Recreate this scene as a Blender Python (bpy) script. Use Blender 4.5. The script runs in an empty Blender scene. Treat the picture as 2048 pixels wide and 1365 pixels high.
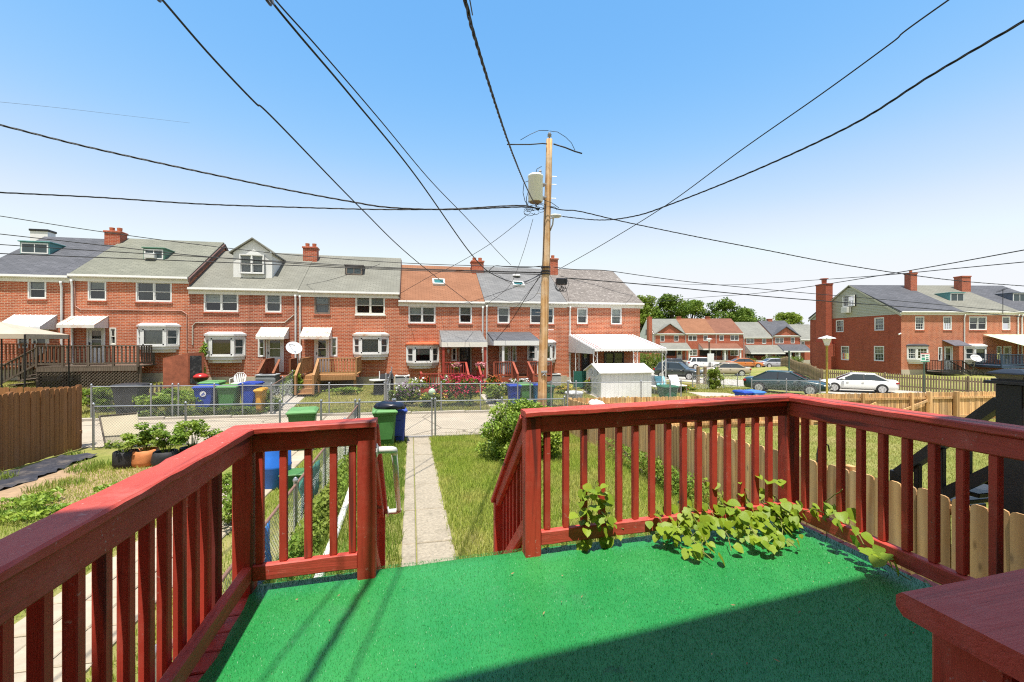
import bpy, bmesh, math, random
import numpy as np
from mathutils import Vector, Matrix
random.seed(7); rng = np.random.default_rng(7)
sc = bpy.context.scene; COL = sc.collection
R = math.radians
# ------------------------------------------------------------------ camera, sky, sun, exposure
TH = R(12.5); CT, ST = math.cos(TH), math.sin(TH); CAMZ = 3.05; FP = 910.0
cam = bpy.data.cameras.new('camera'); cam.lens = 16.0; cam.sensor_width = 36.0
cam.clip_start = 0.05; cam.clip_end = 3000
camo = bpy.data.objects.new('camera', cam); COL.objects.link(camo)
camo.location = (0, 0, CAMZ); camo.rotation_euler = (R(90), 0, -TH); sc.camera = camo
SUN_T = Vector((0.065, 0.277, -1.0)).normalized()          # the way the light travels
w = bpy.data.worlds.new('World'); sc.world = w; w.use_nodes = True
nt = w.node_tree; nt.nodes.clear()
sky = nt.nodes.new('ShaderNodeTexSky'); sky.sky_type = 'NISHITA'; sky.sun_disc = False
sky.sun_elevation = math.asin(-SUN_T.z); sky.sun_rotation = math.atan2(-SUN_T.x, -SUN_T.y)
sky.altitude = 50; sky.air_density = 1.0; sky.dust_density = 1.0; sky.ozone_density = 1.5
bg = nt.nodes.new('ShaderNodeBackground'); bg.inputs['Strength'].default_value = 0.15
wo = nt.nodes.new('ShaderNodeOutputWorld')
sep = nt.nodes.new('ShaderNodeSeparateColor'); cmb = nt.nodes.new('ShaderNodeCombineColor')     # film response: deeper blue, white horizon
nt.links.new(sky.outputs[0], sep.inputs[0])
for ch, pts in enumerate((((0,0),(.20,.10),(.29,.178),(.365,.295),(.47,.53),(.66,.82),(1,.93)), ((0,0),(.47,.485),(.73,.74),(1,.955)), ((0,0),(.84,.95),(1,1)))):
    k1 = nt.nodes.new('ShaderNodeMath'); k1.operation = 'MULTIPLY'; k1.inputs[1].default_value = .265
    fc = nt.nodes.new('ShaderNodeFloatCurve'); cv = fc.mapping.curves[0]; fc.mapping.extend = 'HORIZONTAL'
    cv.points[0].location = pts[0]; cv.points[1].location = pts[-1]
    for p_ in pts[1:-1]: cv.points.new(*p_)
    fc.mapping.update()
    k4 = nt.nodes.new('ShaderNodeMath'); k4.operation = 'DIVIDE'; k4.inputs[1].default_value = .265
    nt.links.new(sep.outputs[ch], k1.inputs[0]); nt.links.new(k1.outputs[0], fc.inputs['Value']); nt.links.new(fc.outputs[0], k4.inputs[0]); nt.links.new(k4.outputs[0], cmb.inputs[ch])
nt.links.new(cmb.outputs[0], bg.inputs[0])
nt.links.new(bg.outputs[0], wo.inputs[0])
sl = bpy.data.lights.new('sun', 'SUN'); sl.energy = 4.5; sl.angle = R(0.53); sl.color = (1.0, 0.955, 0.88)
slo = bpy.data.objects.new('sun', sl); COL.objects.link(slo)
slo.rotation_euler = SUN_T.to_track_quat('-Z', 'Y').to_euler(); slo.location = (0, -20, 60)
sc.view_settings.view_transform = 'Standard'; sc.view_settings.look = 'None'
sc.view_settings.exposure = 0.82; sc.view_settings.gamma = 1.0; sc.view_settings.use_curve_mapping = False
sc.render.engine = 'CYCLES'
sc.cycles.max_bounces = 6; sc.cycles.diffuse_bounces = 3; sc.cycles.glossy_bounces = 3
sc.cycles.transparent_max_bounces = 12; sc.cycles.caustics_reflective = False; sc.cycles.caustics_refractive = False
sc.cycles.use_denoising = False
try:
    sc.cycles.denoiser = 'OPENIMAGEDENOISE'; sc.cycles.denoising_input_passes = 'RGB_ALBEDO_NORMAL'
except Exception: pass
sc.cycles.filter_width = 1.15
sc.cycles.use_adaptive_sampling = True; sc.cycles.adaptive_threshold = 0.01

# ------------------------------------------------------------------ layout helpers (survey of the place)
def ray(px, py):
    t = (px - 1024) / FP; q = (682 - py) / FP
    return Vector((t * CT + ST, CT - t * ST, q))
def atv(px, py, V): d = ray(px, py); k = V / d.y; return Vector((d.x * k, V, CAMZ + d.z * k))
def atu(px, py, U): d = ray(px, py); k = U / d.x; return Vector((U, d.y * k, CAMZ + d.z * k))
def atz(px, py, Z): d = ray(px, py); k = (Z - CAMZ) / d.z; return Vector((d.x * k, d.y * k, Z))
def atd(px, py, D): d = ray(px, py); return Vector((d.x * D, d.y * D, CAMZ + d.z * D))
def cw(x, z): return (x * CT + z * ST, -x * ST + z * CT)      # camera-frame plan -> world plan

# ------------------------------------------------------------------ mesh building
LOC = {}
class MB:
    def __init__(s, fn=None): s.v = []; s.f = []; s.fn = fn
    def add(s, vs, fs):
        n = len(s.v); s.v += [tuple(p) for p in vs]; s.f += [tuple(i + n for i in f) for f in fs]; return s
    def box(s, x0, x1, y0, y1, z0, z1):
        return s.add([(x0,y0,z0),(x1,y0,z0),(x1,y1,z0),(x0,y1,z0),(x0,y0,z1),(x1,y0,z1),(x1,y1,z1),(x0,y1,z1)],
              [(0,3,2,1),(4,5,6,7),(0,1,5,4),(1,2,6,5),(2,3,7,6),(3,0,4,7)])
    def cbox(s, x0, x1, y0, y1, z0, z1, c=.006):
        cx, cy, cz = (x0+x1)/2, (y0+y1)/2, (z0+z1)/2; a, b, h = (x1-x0)/2, (y1-y0)/2, (z1-z0)/2
        c = min(c, a*.45, b*.45, h*.45); vs = []; ix = {}
        for sx in (-1,1):
            for sy in (-1,1):
                for sz in (-1,1):
                    for k in range(3):
                        d = [a-c, b-c, h-c]; d[k] = (a,b,h)[k]
                        ix[(sx,sy,sz,k)] = len(vs); vs.append((cx+sx*d[0], cy+sy*d[1], cz+sz*d[2]))
        fs = []
        for k in range(3):
            for sg in (-1,1):
                o = [(-1,-1),(1,-1),(1,1),(-1,1)]
                q = []
                for p,r_ in o:
                    t = [0,0,0]; t[k] = sg; t[(k+1)%3] = p; t[(k+2)%3] = r_; q.append(ix[(t[0],t[1],t[2],k)])
                fs.append(tuple(q if sg > 0 else q[::-1]))
        for k in range(3):
            i, j = (k+1)%3, (k+2)%3
            for p in (-1,1):
                for r_ in (-1,1):
                    t = [0,0,0]; t[i] = p; t[j] = r_
                    lo = t[:]; lo[k] = -1; hi = t[:]; hi[k] = 1
                    q = [ix[(*lo,i)], ix[(*hi,i)], ix[(*hi,j)], ix[(*lo,j)]]
                    fs.append(tuple(q if p*r_ < 0 else q[::-1]))
        for sx in (-1,1):
            for sy in (-1,1):
                for sz in (-1,1):
                    q = [ix[(sx,sy,sz,k)] for k in range(3)]; fs.append(tuple(q if sx*sy*sz > 0 else q[::-1]))
        return s.add(vs, fs)
    def bar(s, p, q, w, h, up=(0,0,1), c=0):
        p = Vector(p); q = Vector(q); d = (q-p); L = d.length; d.normalize(); up = Vector(up)
        sd = d.cross(up)
        if sd.length < 1e-4: sd = d.cross(Vector((1,0,0)))
        sd.normalize(); u2 = sd.cross(d).normalized()
        m = MB()
        if c: m.cbox(0, L, -w/2, w/2, -h/2, h/2, c)
        else: m.box(0, L, -w/2, w/2, -h/2, h/2)
        return s.add([p + d*a - sd*b + u2*e for a,b,e in m.v], m.f)
    def tube(s, pts, r, n=6, cap=True):
        pts = [Vector(p) for p in pts]; rs = r if isinstance(r, (list,tuple)) else [r]*len(pts)
        prev = None; vs = []
        for i, p in enumerate(pts):
            d = (pts[min(i+1,len(pts)-1)] - pts[max(i-1,0)])
            if d.length < 1e-9: d = Vector((0,0,1))
            d.normalize()
            if prev is None:
                a = Vector((0,0,1)) if abs(d.z) < .9 else Vector((1,0,0))
                x = d.cross(a).normalized()
            else:
                x = prev - d*prev.dot(d)
                if x.length < 1e-6: x = d.orthogonal()
                x.normalize()
            prev = x; y = d.cross(x)
            for k in range(n):
                an = 2*math.pi*k/n; vs.append(p + (x*math.cos(an) + y*math.sin(an))*rs[i])
        fs = []
        for i in range(len(pts)-1):
            for k in range(n):
                fs.append((i*n+k, i*n+(k+1)%n, (i+1)*n+(k+1)%n, (i+1)*n+k))
        if cap: fs.append(tuple(range(n))[::-1]); fs.append(tuple((len(pts)-1)*n+k for k in range(n)))
        return s.add(vs, fs)
    def lathe(s, prof, c, n=16, ax='z'):
        vs = []
        for r_, h in prof:
            for k in range(n):
                a = 2*math.pi*k/n; x, y = r_*math.cos(a), r_*math.sin(a)
                o = (x,y,h) if ax == 'z' else ((h,x,y) if ax == 'x' else (y,h,x))
                vs.append((c[0]+o[0], c[1]+o[1], c[2]+o[2]))
        fs = [(i*n+k, i*n+(k+1)%n, (i+1)*n+(k+1)%n, (i+1)*n+k) for i in range(len(prof)-1) for k in range(n)]
        fs.append(tuple(range(n))[::-1]); fs.append(tuple((len(prof)-1)*n+k for k in range(n)))
        return s.add(vs, fs)
    def prism(s, poly, a0, a1, ax='y'):
        n = len(poly)
        def mk(p, a): return (a,p[0],p[1]) if ax == 'x' else ((p[0],a,p[1]) if ax == 'y' else (p[0],p[1],a))
        vs = [mk(p,a0) for p in poly] + [mk(p,a1) for p in poly]
        return s.add(vs, [tuple(range(n)), tuple(range(2*n-1,n-1,-1))] + [(i,(i+1)%n+0,(i+1)%n+n,i+n)[::-1] for i in range(n)])
    def hexa(s, b, t):          # four bottom, four top corners
        return s.add(list(b)+list(t), [(3,2,1,0),(4,5,6,7),(0,1,5,4),(1,2,6,5),(2,3,7,6),(3,0,4,7)])
    def rough(s, x0, x1, y0, y1, z0, z1, c=.007, j=.0022, step=.09, seed=0):
        """chamfered timber whose edges wander a little; long axis found by itself"""
        rr = random.Random(seed or int((x0+y0*7+z0*13)*1000)); d = [x1-x0, y1-y0, z1-z0]; ax_ = d.index(max(d)); o = [(ax_+1)%3, (ax_+2)%3]; lo = [x0,y0,z0]; hi = [x1,y1,z1]
        n = max(2, int(d[ax_]/step)); rings = []; a0, a1, b0, b1 = lo[o[0]], hi[o[0]], lo[o[1]], hi[o[1]]
        for k in range(n+1):
            t = lo[ax_] + d[ax_]*k/n; q = []
            cs = [c*rr.uniform(.6,1.5) for _ in range(4)]; e = [rr.uniform(-j,j)*.6 for _ in range(4)]
            if rr.random() < .06: cs[rr.randrange(4)] *= 2.2
            for a, b in ((a0+e[0]+cs[0],b0),(a1+e[1]-cs[1],b0),(a1+e[1],b0+cs[1]),(a1+e[1],b1-cs[2]),(a1+e[1]-cs[2],b1),(a0+e[0]+cs[3],b1),(a0+e[0],b1-cs[3]),(a0+e[0],b0+cs[0])):
                p = [0,0,0]; p[ax_] = t; p[o[0]] = a; p[o[1]] = b; q.append(tuple(p))
            rings.append(q)
        return s.loft(rings)
    def quad(s, *p): return s.add(p, [tuple(range(len(p)))])
    def loft(s, rings, closed=True, caps=True):
        n = len(rings[0]); vs = [p for r_ in rings for p in r_]; m = n if closed else n-1
        fs = [(i*n+k, i*n+(k+1)%n, (i+1)*n+(k+1)%n, (i+1)*n+k) for i in range(len(rings)-1) for k in range(m)]
        if caps and closed: fs.append(tuple(range(n))[::-1]); fs.append(tuple((len(rings)-1)*n+k for k in range(n)))
        return s.add(vs, fs)
    def mesh(s, name, mat, off=(0,0,0), smooth=False):
        me = bpy.data.meshes.new(name); fn = s.fn
        vs = [fn(p) for p in s.v] if fn else s.v
        me.from_pydata([(p[0]-off[0], p[1]-off[1], p[2]-off[2]) for p in vs], [], s.f); me.update()
        bm = bmesh.new(); bm.from_mesh(me); bmesh.ops.recalc_face_normals(bm, faces=bm.faces); bm.to_mesh(me); bm.free()
        if mat: me.materials.append(mat)
        if smooth: me.polygons.foreach_set('use_smooth', [True]*len(me.polygons))
        return me
    def build(s, name, mat, parent=None, smooth=False):
        off = LOC.get(parent.name, (0,0,0)) if parent else (0,0,0)
        o = bpy.data.objects.new(name, s.mesh(name, mat, off, smooth)); COL.objects.link(o)
        if parent: o.parent = parent
        LOC[o.name] = off
        return o
def tag(o, label=None, cat=None, group=None, kind=None):
    if label: o['label'] = label
    if cat: o['category'] = cat
    if group: o['group'] = group
    if kind: o['kind'] = kind
    return o
def thing(name, label, cat, loc=(0,0,0), group=None, rz=0, local=False):
    o = bpy.data.objects.new(name, None); COL.objects.link(o); o.empty_display_size = .1
    o.location = loc; o.rotation_euler = (0,0,rz); LOC[o.name] = (0,0,0) if local else tuple(loc)
    return tag(o, label, cat, group)
def piece(name, me, parent, loc, rz=0, scale=None, rot=None):
    o = bpy.data.objects.new(name, me); COL.objects.link(o); o.parent = parent
    f = LOC.get(parent.name, (0,0,0)); o.location = (loc[0]-f[0], loc[1]-f[1], loc[2]-f[2])
    o.rotation_euler = rot if rot else (0,0,rz)
    if scale: o.scale = scale
    LOC[o.name] = f
    return o
def copy_tree(o, parent=None):
    c = o.copy(); COL.objects.link(c); c.parent = parent
    for ch in list(o.children): copy_tree(ch, c)
    return c
def np_mesh(name, verts, faces_n, mat, attr=None, smooth=False):
    """verts (N,3) array; faces_n (M,k) index array"""
    me = bpy.data.meshes.new(name); M_, k = faces_n.shape
    me.vertices.add(len(verts)); me.vertices.foreach_set('co', verts.astype(np.float32).ravel())
    me.loops.add(M_*k); me.loops.foreach_set('vertex_index', faces_n.astype(np.int32).ravel())
    me.polygons.add(M_); me.polygons.foreach_set('loop_start', np.arange(0, M_*k, k, dtype=np.int32))
    me.polygons.foreach_set('loop_total', np.full(M_, k, dtype=np.int32))
    if smooth: me.polygons.foreach_set('use_smooth', np.ones(M_, dtype=bool))
    me.update(calc_edges=True)
    if attr is not None:
        a = me.attributes.new('rnd', 'FLOAT', 'POINT'); a.data.foreach_set('value', attr.astype(np.float32))
    if mat: me.materials.append(mat)
    return me
def link(name, me, parent=None):
    o = bpy.data.objects.new(name, me); COL.objects.link(o)
    if parent: o.parent = parent
    LOC[o.name] = LOC.get(parent.name, (0,0,0)) if parent else (0,0,0)
    return o

# ------------------------------------------------------------------ materials
class NT:
    def __init__(s, name):
        s.m = bpy.data.materials.new(name); s.m.use_nodes = True; s.t = s.m.node_tree; s.t.nodes.clear()
        s.out = s.n('OutputMaterial'); s.b = s.n('BsdfPrincipled'); s.l(s.b.outputs[0], s.out.inputs[0])
    def n(s, ty, **kw):
        nd = s.t.nodes.new('ShaderNode' + ty)
        for k, v in kw.items():
            if k in nd.inputs: nd.inputs[k].default_value = v
            else: setattr(nd, k, v)
        return nd
    def l(s, a, b): s.t.links.new(a, b)
    def mix(s, f, a, b, bt='MIX'):
        nd = s.n('Mix', data_type='RGBA', blend_type=bt)
        for i, x in ((0, f), (6, a), (7, b)):
            if hasattr(x, 'links'): s.l(x, nd.inputs[i])
            else: nd.inputs[i].default_value = x if i == 0 else (*x[:3], 1)
        return nd.outputs[2]
    def math(s, op, a, b=0.5):
        nd = s.n('Math', operation=op)
        for i, x in ((0, a), (1, b)):
            if hasattr(x, 'links'): s.l(x, nd.inputs[i])
            else: nd.inputs[i].default_value = x
        return nd.outputs[0]
    def ramp(s, f, a, b):
        nd = s.n('MapRange'); s.l(f, nd.inputs[0]); nd.inputs[1].default_value = a; nd.inputs[2].default_value = b
        return nd.outputs[0]
    def coord(s, stretch=(1,1,1), rand=True, world=False):
        if world: v = s.n('NewGeometry').outputs['Position']
        else: v = s.n('TexCoord').outputs['Object']
        if rand:
            oi = s.n('ObjectInfo'); r_ = s.math('MULTIPLY', oi.outputs['Random'], 37.0)
            ad = s.n('VectorMath', operation='ADD'); s.l(v, ad.inputs[0]); s.l(r_, ad.inputs[1]); v = ad.outputs[0]
        if stretch != (1,1,1):
            mp = s.n('VectorMath', operation='MULTIPLY'); s.l(v, mp.inputs[0]); mp.inputs[1].default_value = stretch; v = mp.outputs[0]
        return v
    def noise(s, v, scale, detail=4, rough=.6, dist=0):
        nd = s.n('TexNoise', Scale=scale, Detail=detail, Roughness=rough, Distortion=dist); s.l(v, nd.inputs['Vector']); return nd.outputs[0]
    def bump(s, h, st=.3, d=.01, prev=None):
        nd = s.n('Bump', Strength=st, Distance=d); s.l(h, nd.inputs['Height'])
        if prev: s.l(prev, nd.inputs['Normal'])
        s.l(nd.outputs[0], s.b.inputs['Normal']); return nd.outputs[0]
    def base(s, c, rough=.6, metal=0, spec=.5):
        if hasattr(c, 'links'): s.l(c, s.b.inputs['Base Color'])
        else: s.b.inputs['Base Color'].default_value = (*c[:3], 1)
        s.b.inputs['Roughness'].default_value = rough; s.b.inputs['Metallic'].default_value = metal
        s.b.inputs['Specular IOR Level'].default_value = spec
        return s.m
def mul(c, k): return tuple(min(1, x*k) for x in c)
MATS = {}
def M(name, col, rough=.6, var=.2, scale=3, bump=0, bscale=60, metal=0, spec=.4, orand=0, stretch=(1,1,1), dirt=None, dscale=2, damt=.5, world=False, translucent=0):
    if name in MATS: return MATS[name]
    s = NT(name); v = s.coord(stretch, not world, world)
    n1 = s.noise(v, scale, 5, .65)
    c = s.mix(s.ramp(n1, .3, .7), mul(col, 1-var), mul(col, 1+var))
    if dirt:
        d = s.ramp(s.noise(v, dscale, 6, .7), .52, .7); c = s.mix(s.math('MULTIPLY', d, damt), c, dirt)
    if orand:
        oi = s.n('ObjectInfo'); f = s.math('MULTIPLY_ADD', oi.outputs['Random'], 2*orand); f.node.inputs[2].default_value = 1-orand
        hs = s.n('HueSaturation'); s.l(c, hs.inputs['Color']); s.l(f, hs.inputs['Value']); c = hs.outputs[0]
    if bump: s.bump(s.noise(v, bscale, 4), bump, .01)
    MATS[name] = s.base(c, rough, metal, spec)
    if translucent:
        tr = s.n('BsdfTranslucent'); (s.l(c, tr.inputs[0])); mx = s.n('MixShader'); mx.inputs[0].default_value = translucent
        s.l(s.b.outputs[0], mx.inputs[1]); s.l(tr.outputs[0], mx.inputs[2]); s.l(mx.outputs[0], s.out.inputs[0])
    return MATS[name]
def brick_mat(name, c1, c2, mortar, bw=.225, rh=.079, ms=.011, dirt=.18):
    if name in MATS: return MATS[name]
    s = NT(name); tc = s.n('TexCoord'); sp = s.n('SeparateXYZ'); s.l(tc.outputs['Object'], sp.inputs[0])
    cb = s.n('CombineXYZ'); s.l(s.math('ADD', sp.outputs[0], sp.outputs[1]), cb.inputs[0]); s.l(sp.outputs[2], cb.inputs[1])
    br = s.n('TexBrick', Scale=1.0); br.inputs['Mortar Size'].default_value = ms; br.inputs['Mortar Smooth'].default_value = .2
    br.inputs['Brick Width'].default_value = bw; br.inputs['Row Height'].default_value = rh; br.inputs['Bias'].default_value = -.1
    br.inputs['Color1'].default_value = (*c1,1); br.inputs['Color2'].default_value = (*c2,1); br.inputs['Mortar'].default_value = (*mortar,1)
    s.l(cb.outputs[0], br.inputs['Vector'])
    # a second, offset lookup darkens single bricks here and there
    n1 = s.noise(tc.outputs['Object'], .8, 5, .7); n2 = s.noise(cb.outputs[0], 7, 2, .5)
    c = s.mix(s.math('MULTIPLY', s.ramp(n1, .35, .75), dirt), br.outputs[0], mul(c2, .45))
    c = s.mix(s.math('MULTIPLY', s.ramp(n2, .55, .8), .45), c, mul(c2, .4))
    mpv = s.n('VectorMath', operation='MULTIPLY'); s.l(tc.outputs['Object'], mpv.inputs[0]); mpv.inputs[1].default_value = (2.2,2.2,.22)
    c = s.mix(s.math('MULTIPLY', s.ramp(s.noise(mpv.outputs[0], 1.0, 5, .65), .52, .72), dirt*1.3), c, mul(c2, .38))
    c = s.mix(s.math('MULTIPLY', s.ramp(s.noise(tc.outputs['Object'], .33, 3, .5), .5, .65), .25), c, mul(c1, 1.25))
    s.bump(s.math('SUBTRACT', 1.0, br.outputs[1]), .6, .012)
    MATS[name] = s.base(c, .85, 0, .2); return MATS[name]
def shingle_mat(name, c, c2, patch=None, pamt=.6):
    if name in MATS: return MATS[name]
    s = NT(name); tc = s.n('TexCoord')
    sp = s.n('SeparateXYZ'); s.l(tc.outputs['Object'], sp.inputs[0]); cb = s.n('CombineXYZ')
    s.l(sp.outputs[0], cb.inputs[0]); s.l(s.math('MULTIPLY', sp.outputs[1], 1.17), cb.inputs[1])
    br = s.n('TexBrick', Scale=1.0); br.inputs['Mortar Size'].default_value = .012; br.inputs['Mortar Smooth'].default_value = .6
    br.inputs['Brick Width'].default_value = .32; br.inputs['Row Height'].default_value = .14; br.inputs['Bias'].default_value = 0
    br.inputs['Color1'].default_value = (*c,1); br.inputs['Color2'].default_value = (*c2,1); br.inputs['Mortar'].default_value = (*mul(c,.5),1)
    s.l(cb.outputs[0], br.inputs['Vector'])
    n1 = s.noise(tc.outputs['Object'], .55, 6, .7); n2 = s.noise(cb.outputs[0], 5, 3, .6)
    col = s.mix(s.math('MULTIPLY', s.ramp(n1, .35, .7), .5), br.outputs[0], mul(c, .55))
    if patch: col = s.mix(s.math('MULTIPLY', s.ramp(n2, .55, .66), pamt), col, patch)
    s.bump(br.outputs[1], -.4, .01)
    MATS[name] = s.base(col, .9, 0, .2); return MATS[name]
def wood_mat(name, c, c2, rough=.7, along=2, gscale=14, orand=.25, knots=True, bump=.35, dirt=None):
    """raw or stained timber: grain runs along one local axis"""
    if name in MATS: return MATS[name]
    s = NT(name); st = [1,1,1]; st[along] = .07; v = s.coord(tuple(st)); v0 = s.coord()
    n1 = s.noise(v, gscale, 6, .65, .6); n2 = s.noise(v0, 1.3, 3, .6)
    n3 = s.noise(v, gscale*.22, 3, .6, 1.5); wv = s.n('TexWave', Scale=gscale*.35, Distortion=14.0, Detail=3.0); wv.inputs['Detail Scale'].default_value = .6; s.l(v, wv.inputs['Vector'])
    g = s.math('ADD', s.math('ADD', s.math('MULTIPLY', n1, .45), s.math('MULTIPLY', wv.outputs[1], .22)), s.math('MULTIPLY', n3, .35))
    col = s.mix(s.ramp(g, .3, .75), c2, c)
    if knots:
        st2 = [7,7,7]; st2[along] = 2.6
        vo = s.n('TexVoronoi', Scale=1.0); s.l(s.coord(tuple(st2)), vo.inputs['Vector'])
        col = s.mix(s.math('MULTIPLY', s.ramp(vo.outputs[0], .16, .05), .75), col, mul(c2, .4))
    if dirt: col = s.mix(s.math('MULTIPLY', s.ramp(n2, .45, .7), .6), col, dirt)
    oi = s.n('ObjectInfo'); f = s.math('MULTIPLY_ADD', oi.outputs['Random'], 2*orand); f.node.inputs[2].default_value = 1-orand
    hs = s.n('HueSaturation'); s.l(col, hs.inputs['Color']); s.l(f, hs.inputs['Value'])
    s.bump(g, bump, .004); MATS[name] = s.base(hs.outputs[0], rough, 0, .3); return MATS[name]
def paint_wood(name, c, along):
    """deck paint over weathered timber: grain cracks, scuffs, worn specks"""
    if name in MATS: return MATS[name]
    s = NT(name); st = [1,1,1]; st[along] = .06; v = s.coord(tuple(st)); v0 = s.coord()
    g = s.noise(v, 26, 6, .7, .4); big = s.noise(v0, 2.2, 5, .6); fine = s.noise(v0, 55, 3, .6)
    col = s.mix(s.ramp(big, .3, .7), mul(c, .84), mul(c, 1.16))
    col = s.mix(s.math('MULTIPLY', s.ramp(g, .47, .3), .7), col, mul(c, .4))
    fade = s.ramp(s.noise(v0, 5.5, 5, .7), .52, .72); col = s.mix(s.math('MULTIPLY', fade, .5), col, (c[0]*1.2, c[1]*2.4, c[2]*3.0))
    spk = s.math('MULTIPLY', s.ramp(fine, .64, .70), s.ramp(s.noise(v0, 3.3, 4, .6), .50, .62))
    col = s.mix(s.math('MULTIPLY', spk, .7), col, (.55,.40,.34))
    crack = s.ramp(s.noise(v, 9, 3, .5, .2), .385, .35)
    col = s.mix(s.math('MULTIPLY', crack, .7), col, (.05,.02,.02))
    b1 = s.bump(g, .85, .005); s.bump(crack, -.5, .004, b1)
    MATS[name] = s.base(col, .58, 0, .4); return MATS[name]
def blade_mat(name, c, c2, dry, trans=.35, nscale=.9, rough=.6):
    if name in MATS: return MATS[name]
    s = NT(name); at = s.n('Attribute', attribute_name='rnd'); r_ = at.outputs['Fac']
    v = s.coord(world=True, rand=False); n1 = s.noise(v, nscale, 4, .65)
    col = s.mix(r_, c, c2); col = s.mix(s.math('MULTIPLY', s.ramp(n1, .42, .68), .7), col, dry)
    s.base(col, rough, 0, .25)
    tr = s.n('BsdfTranslucent'); s.l(col, tr.inputs[0]); mx = s.n('MixShader'); mx.inputs[0].default_value = trans
    s.l(s.b.outputs[0], mx.inputs[1]); s.l(tr.outputs[0], mx.inputs[2]); s.l(mx.outputs[0], s.out.inputs[0])
    MATS[name] = s.m; return s.m
def glass_mat():
    s = NT('window_glass'); tr = s.n('BsdfTransparent'); tr.inputs[0].default_value = (.72,.78,.78,1)
    gl = s.n('BsdfGlossy', Roughness=.03); fr = s.n('Fresnel', IOR=1.5); mx = s.n('MixShader')
    f = s.math('ADD', fr.outputs[0], .04); s.l(f, mx.inputs[0]); s.l(tr.outputs[0], mx.inputs[1]); s.l(gl.outputs[0], mx.inputs[2])
    s.l(mx.outputs[0], s.out.inputs[0]); return s.m
GLASS = glass_mat()
WHITE = M('white_paint', (.66,.66,.64), .5, .06, 2, dirt=(.5,.47,.42), damt=.25)
WHITE2 = M('white_metal', (.68,.68,.68), .4, .05, 2, dirt=(.5,.48,.45), dscale=1.2, damt=.3)
CREAM = M('cream_trim', (.66,.64,.57), .6, .08, 2)
ALUM = M('galvanised_steel', (.36,.37,.38), .42, .15, 30, metal=.75)
RUST = M('rusty_pipe', (.20,.11,.08), .8, .3, 14, bump=.3)
BLACK = M('black_paint', (.012,.012,.014), .35, .2, 5)
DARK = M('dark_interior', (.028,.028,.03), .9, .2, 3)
BLIND = M('window_blind', (.52,.51,.46), .8, .08, 3)
CURT = M('grey_curtain', (.22,.22,.22), .9, .3, 2, stretch=(6,1,.3))
BRICK = brick_mat('red_brick', (.49,.122,.052), (.31,.066,.030), (.55,.37,.26), ms=.012)
BRICKB = brick_mat('orange_red_brick', (.53,.138,.056), (.35,.080,.034), (.57,.38,.28), ms=.012, dirt=.3)
BRICKC = brick_mat('brown_red_brick', (.43,.104,.048), (.25,.054,.027), (.52,.35,.26), ms=.012, dirt=.35)
BRICK2 = brick_mat('dark_red_brick', (.44,.094,.044), (.28,.055,.028), (.45,.27,.19), ms=.010)
BRICK3 = brick_mat('gable_brick', (.36,.070,.034), (.25,.045,.024), (.34,.16,.11), ms=.009)
CONC = M('concrete', (.38,.34,.28), .9, .12, 1.5, bump=.25, bscale=80, dirt=(.26,.24,.2), dscale=.9, damt=.5)
FOUND = M('foundation_concrete', (.42,.37,.29), .9, .15, 2, bump=.2)
# ------------------------------------------------------------------ terrain
UK = [-600,-25,-10,0,6,14,20,28,36,44,60,90,600]
VK = [-600,-8,5.3,14.2,19.2,26.6,34,45,60,72,80,110,600]
def A_(u): return .06 - .012*max(-25, min(28, u))
def B_(u): return float(np.interp(u, [-25,-14,-6,0,6,14,20,28,36,44,60], [1.35,1.05,.72,.58,.50,.35,-.1,-.4,-.3,.05,.1]))
def row(fn): return [fn(u) for u in UK]
def it(xs, ys): return [float(np.interp(u, xs, ys)) for u in UK]
HT = [row(lambda u:.7), row(lambda u:.7), row(lambda u:.36), row(A_), row(A_), row(B_),
      it([-25,-10,0,6,14,20,28,36,44,60],[1.6,1.1,.7,.5,.2,-.4,-.6,-.1,.15,.1]),
      it([-25,0,14,20,28,36,44,60],[1.6,.8,0,-.7,-1.0,-.8,.1,.1]),
      it([-25,0,14,60],[1.6,.5,-1.0,-1.25]), it([-25,0,14,60],[1.6,.5,-.8,-1.15]),
      it([-25,0,14,60],[1.6,.5,-.6,-.75]), it([-25,60],[2,.6]), it([-25,60],[2,1.2])]
HT = np.array(HT)
def h(u, v):
    i = max(0, min(len(UK)-2, int(np.searchsorted(UK, u)-1))); j = max(0, min(len(VK)-2, int(np.searchsorted(VK, v)-1)))
    a = (u-UK[i])/(UK[i+1]-UK[i]); b = (v-VK[j])/(VK[j+1]-VK[j])
    return float((HT[j,i]*(1-a)+HT[j,i+1]*a)*(1-b) + (HT[j+1,i]*(1-a)+HT[j+1,i+1]*a)*b)
def hv(u, v):      # vectorised
    i = np.clip(np.searchsorted(UK, u)-1, 0, len(UK)-2); j = np.clip(np.searchsorted(VK, v)-1, 0, len(VK)-2)
    UA, VA = np.array(UK), np.array(VK); a = (u-UA[i])/(UA[i+1]-UA[i]); b = (v-VA[j])/(VA[j+1]-VA[j])
    return (HT[j,i]*(1-a)+HT[j,i+1]*a)*(1-b) + (HT[j+1,i]*(1-a)+HT[j+1,i+1]*a)*b
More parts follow.
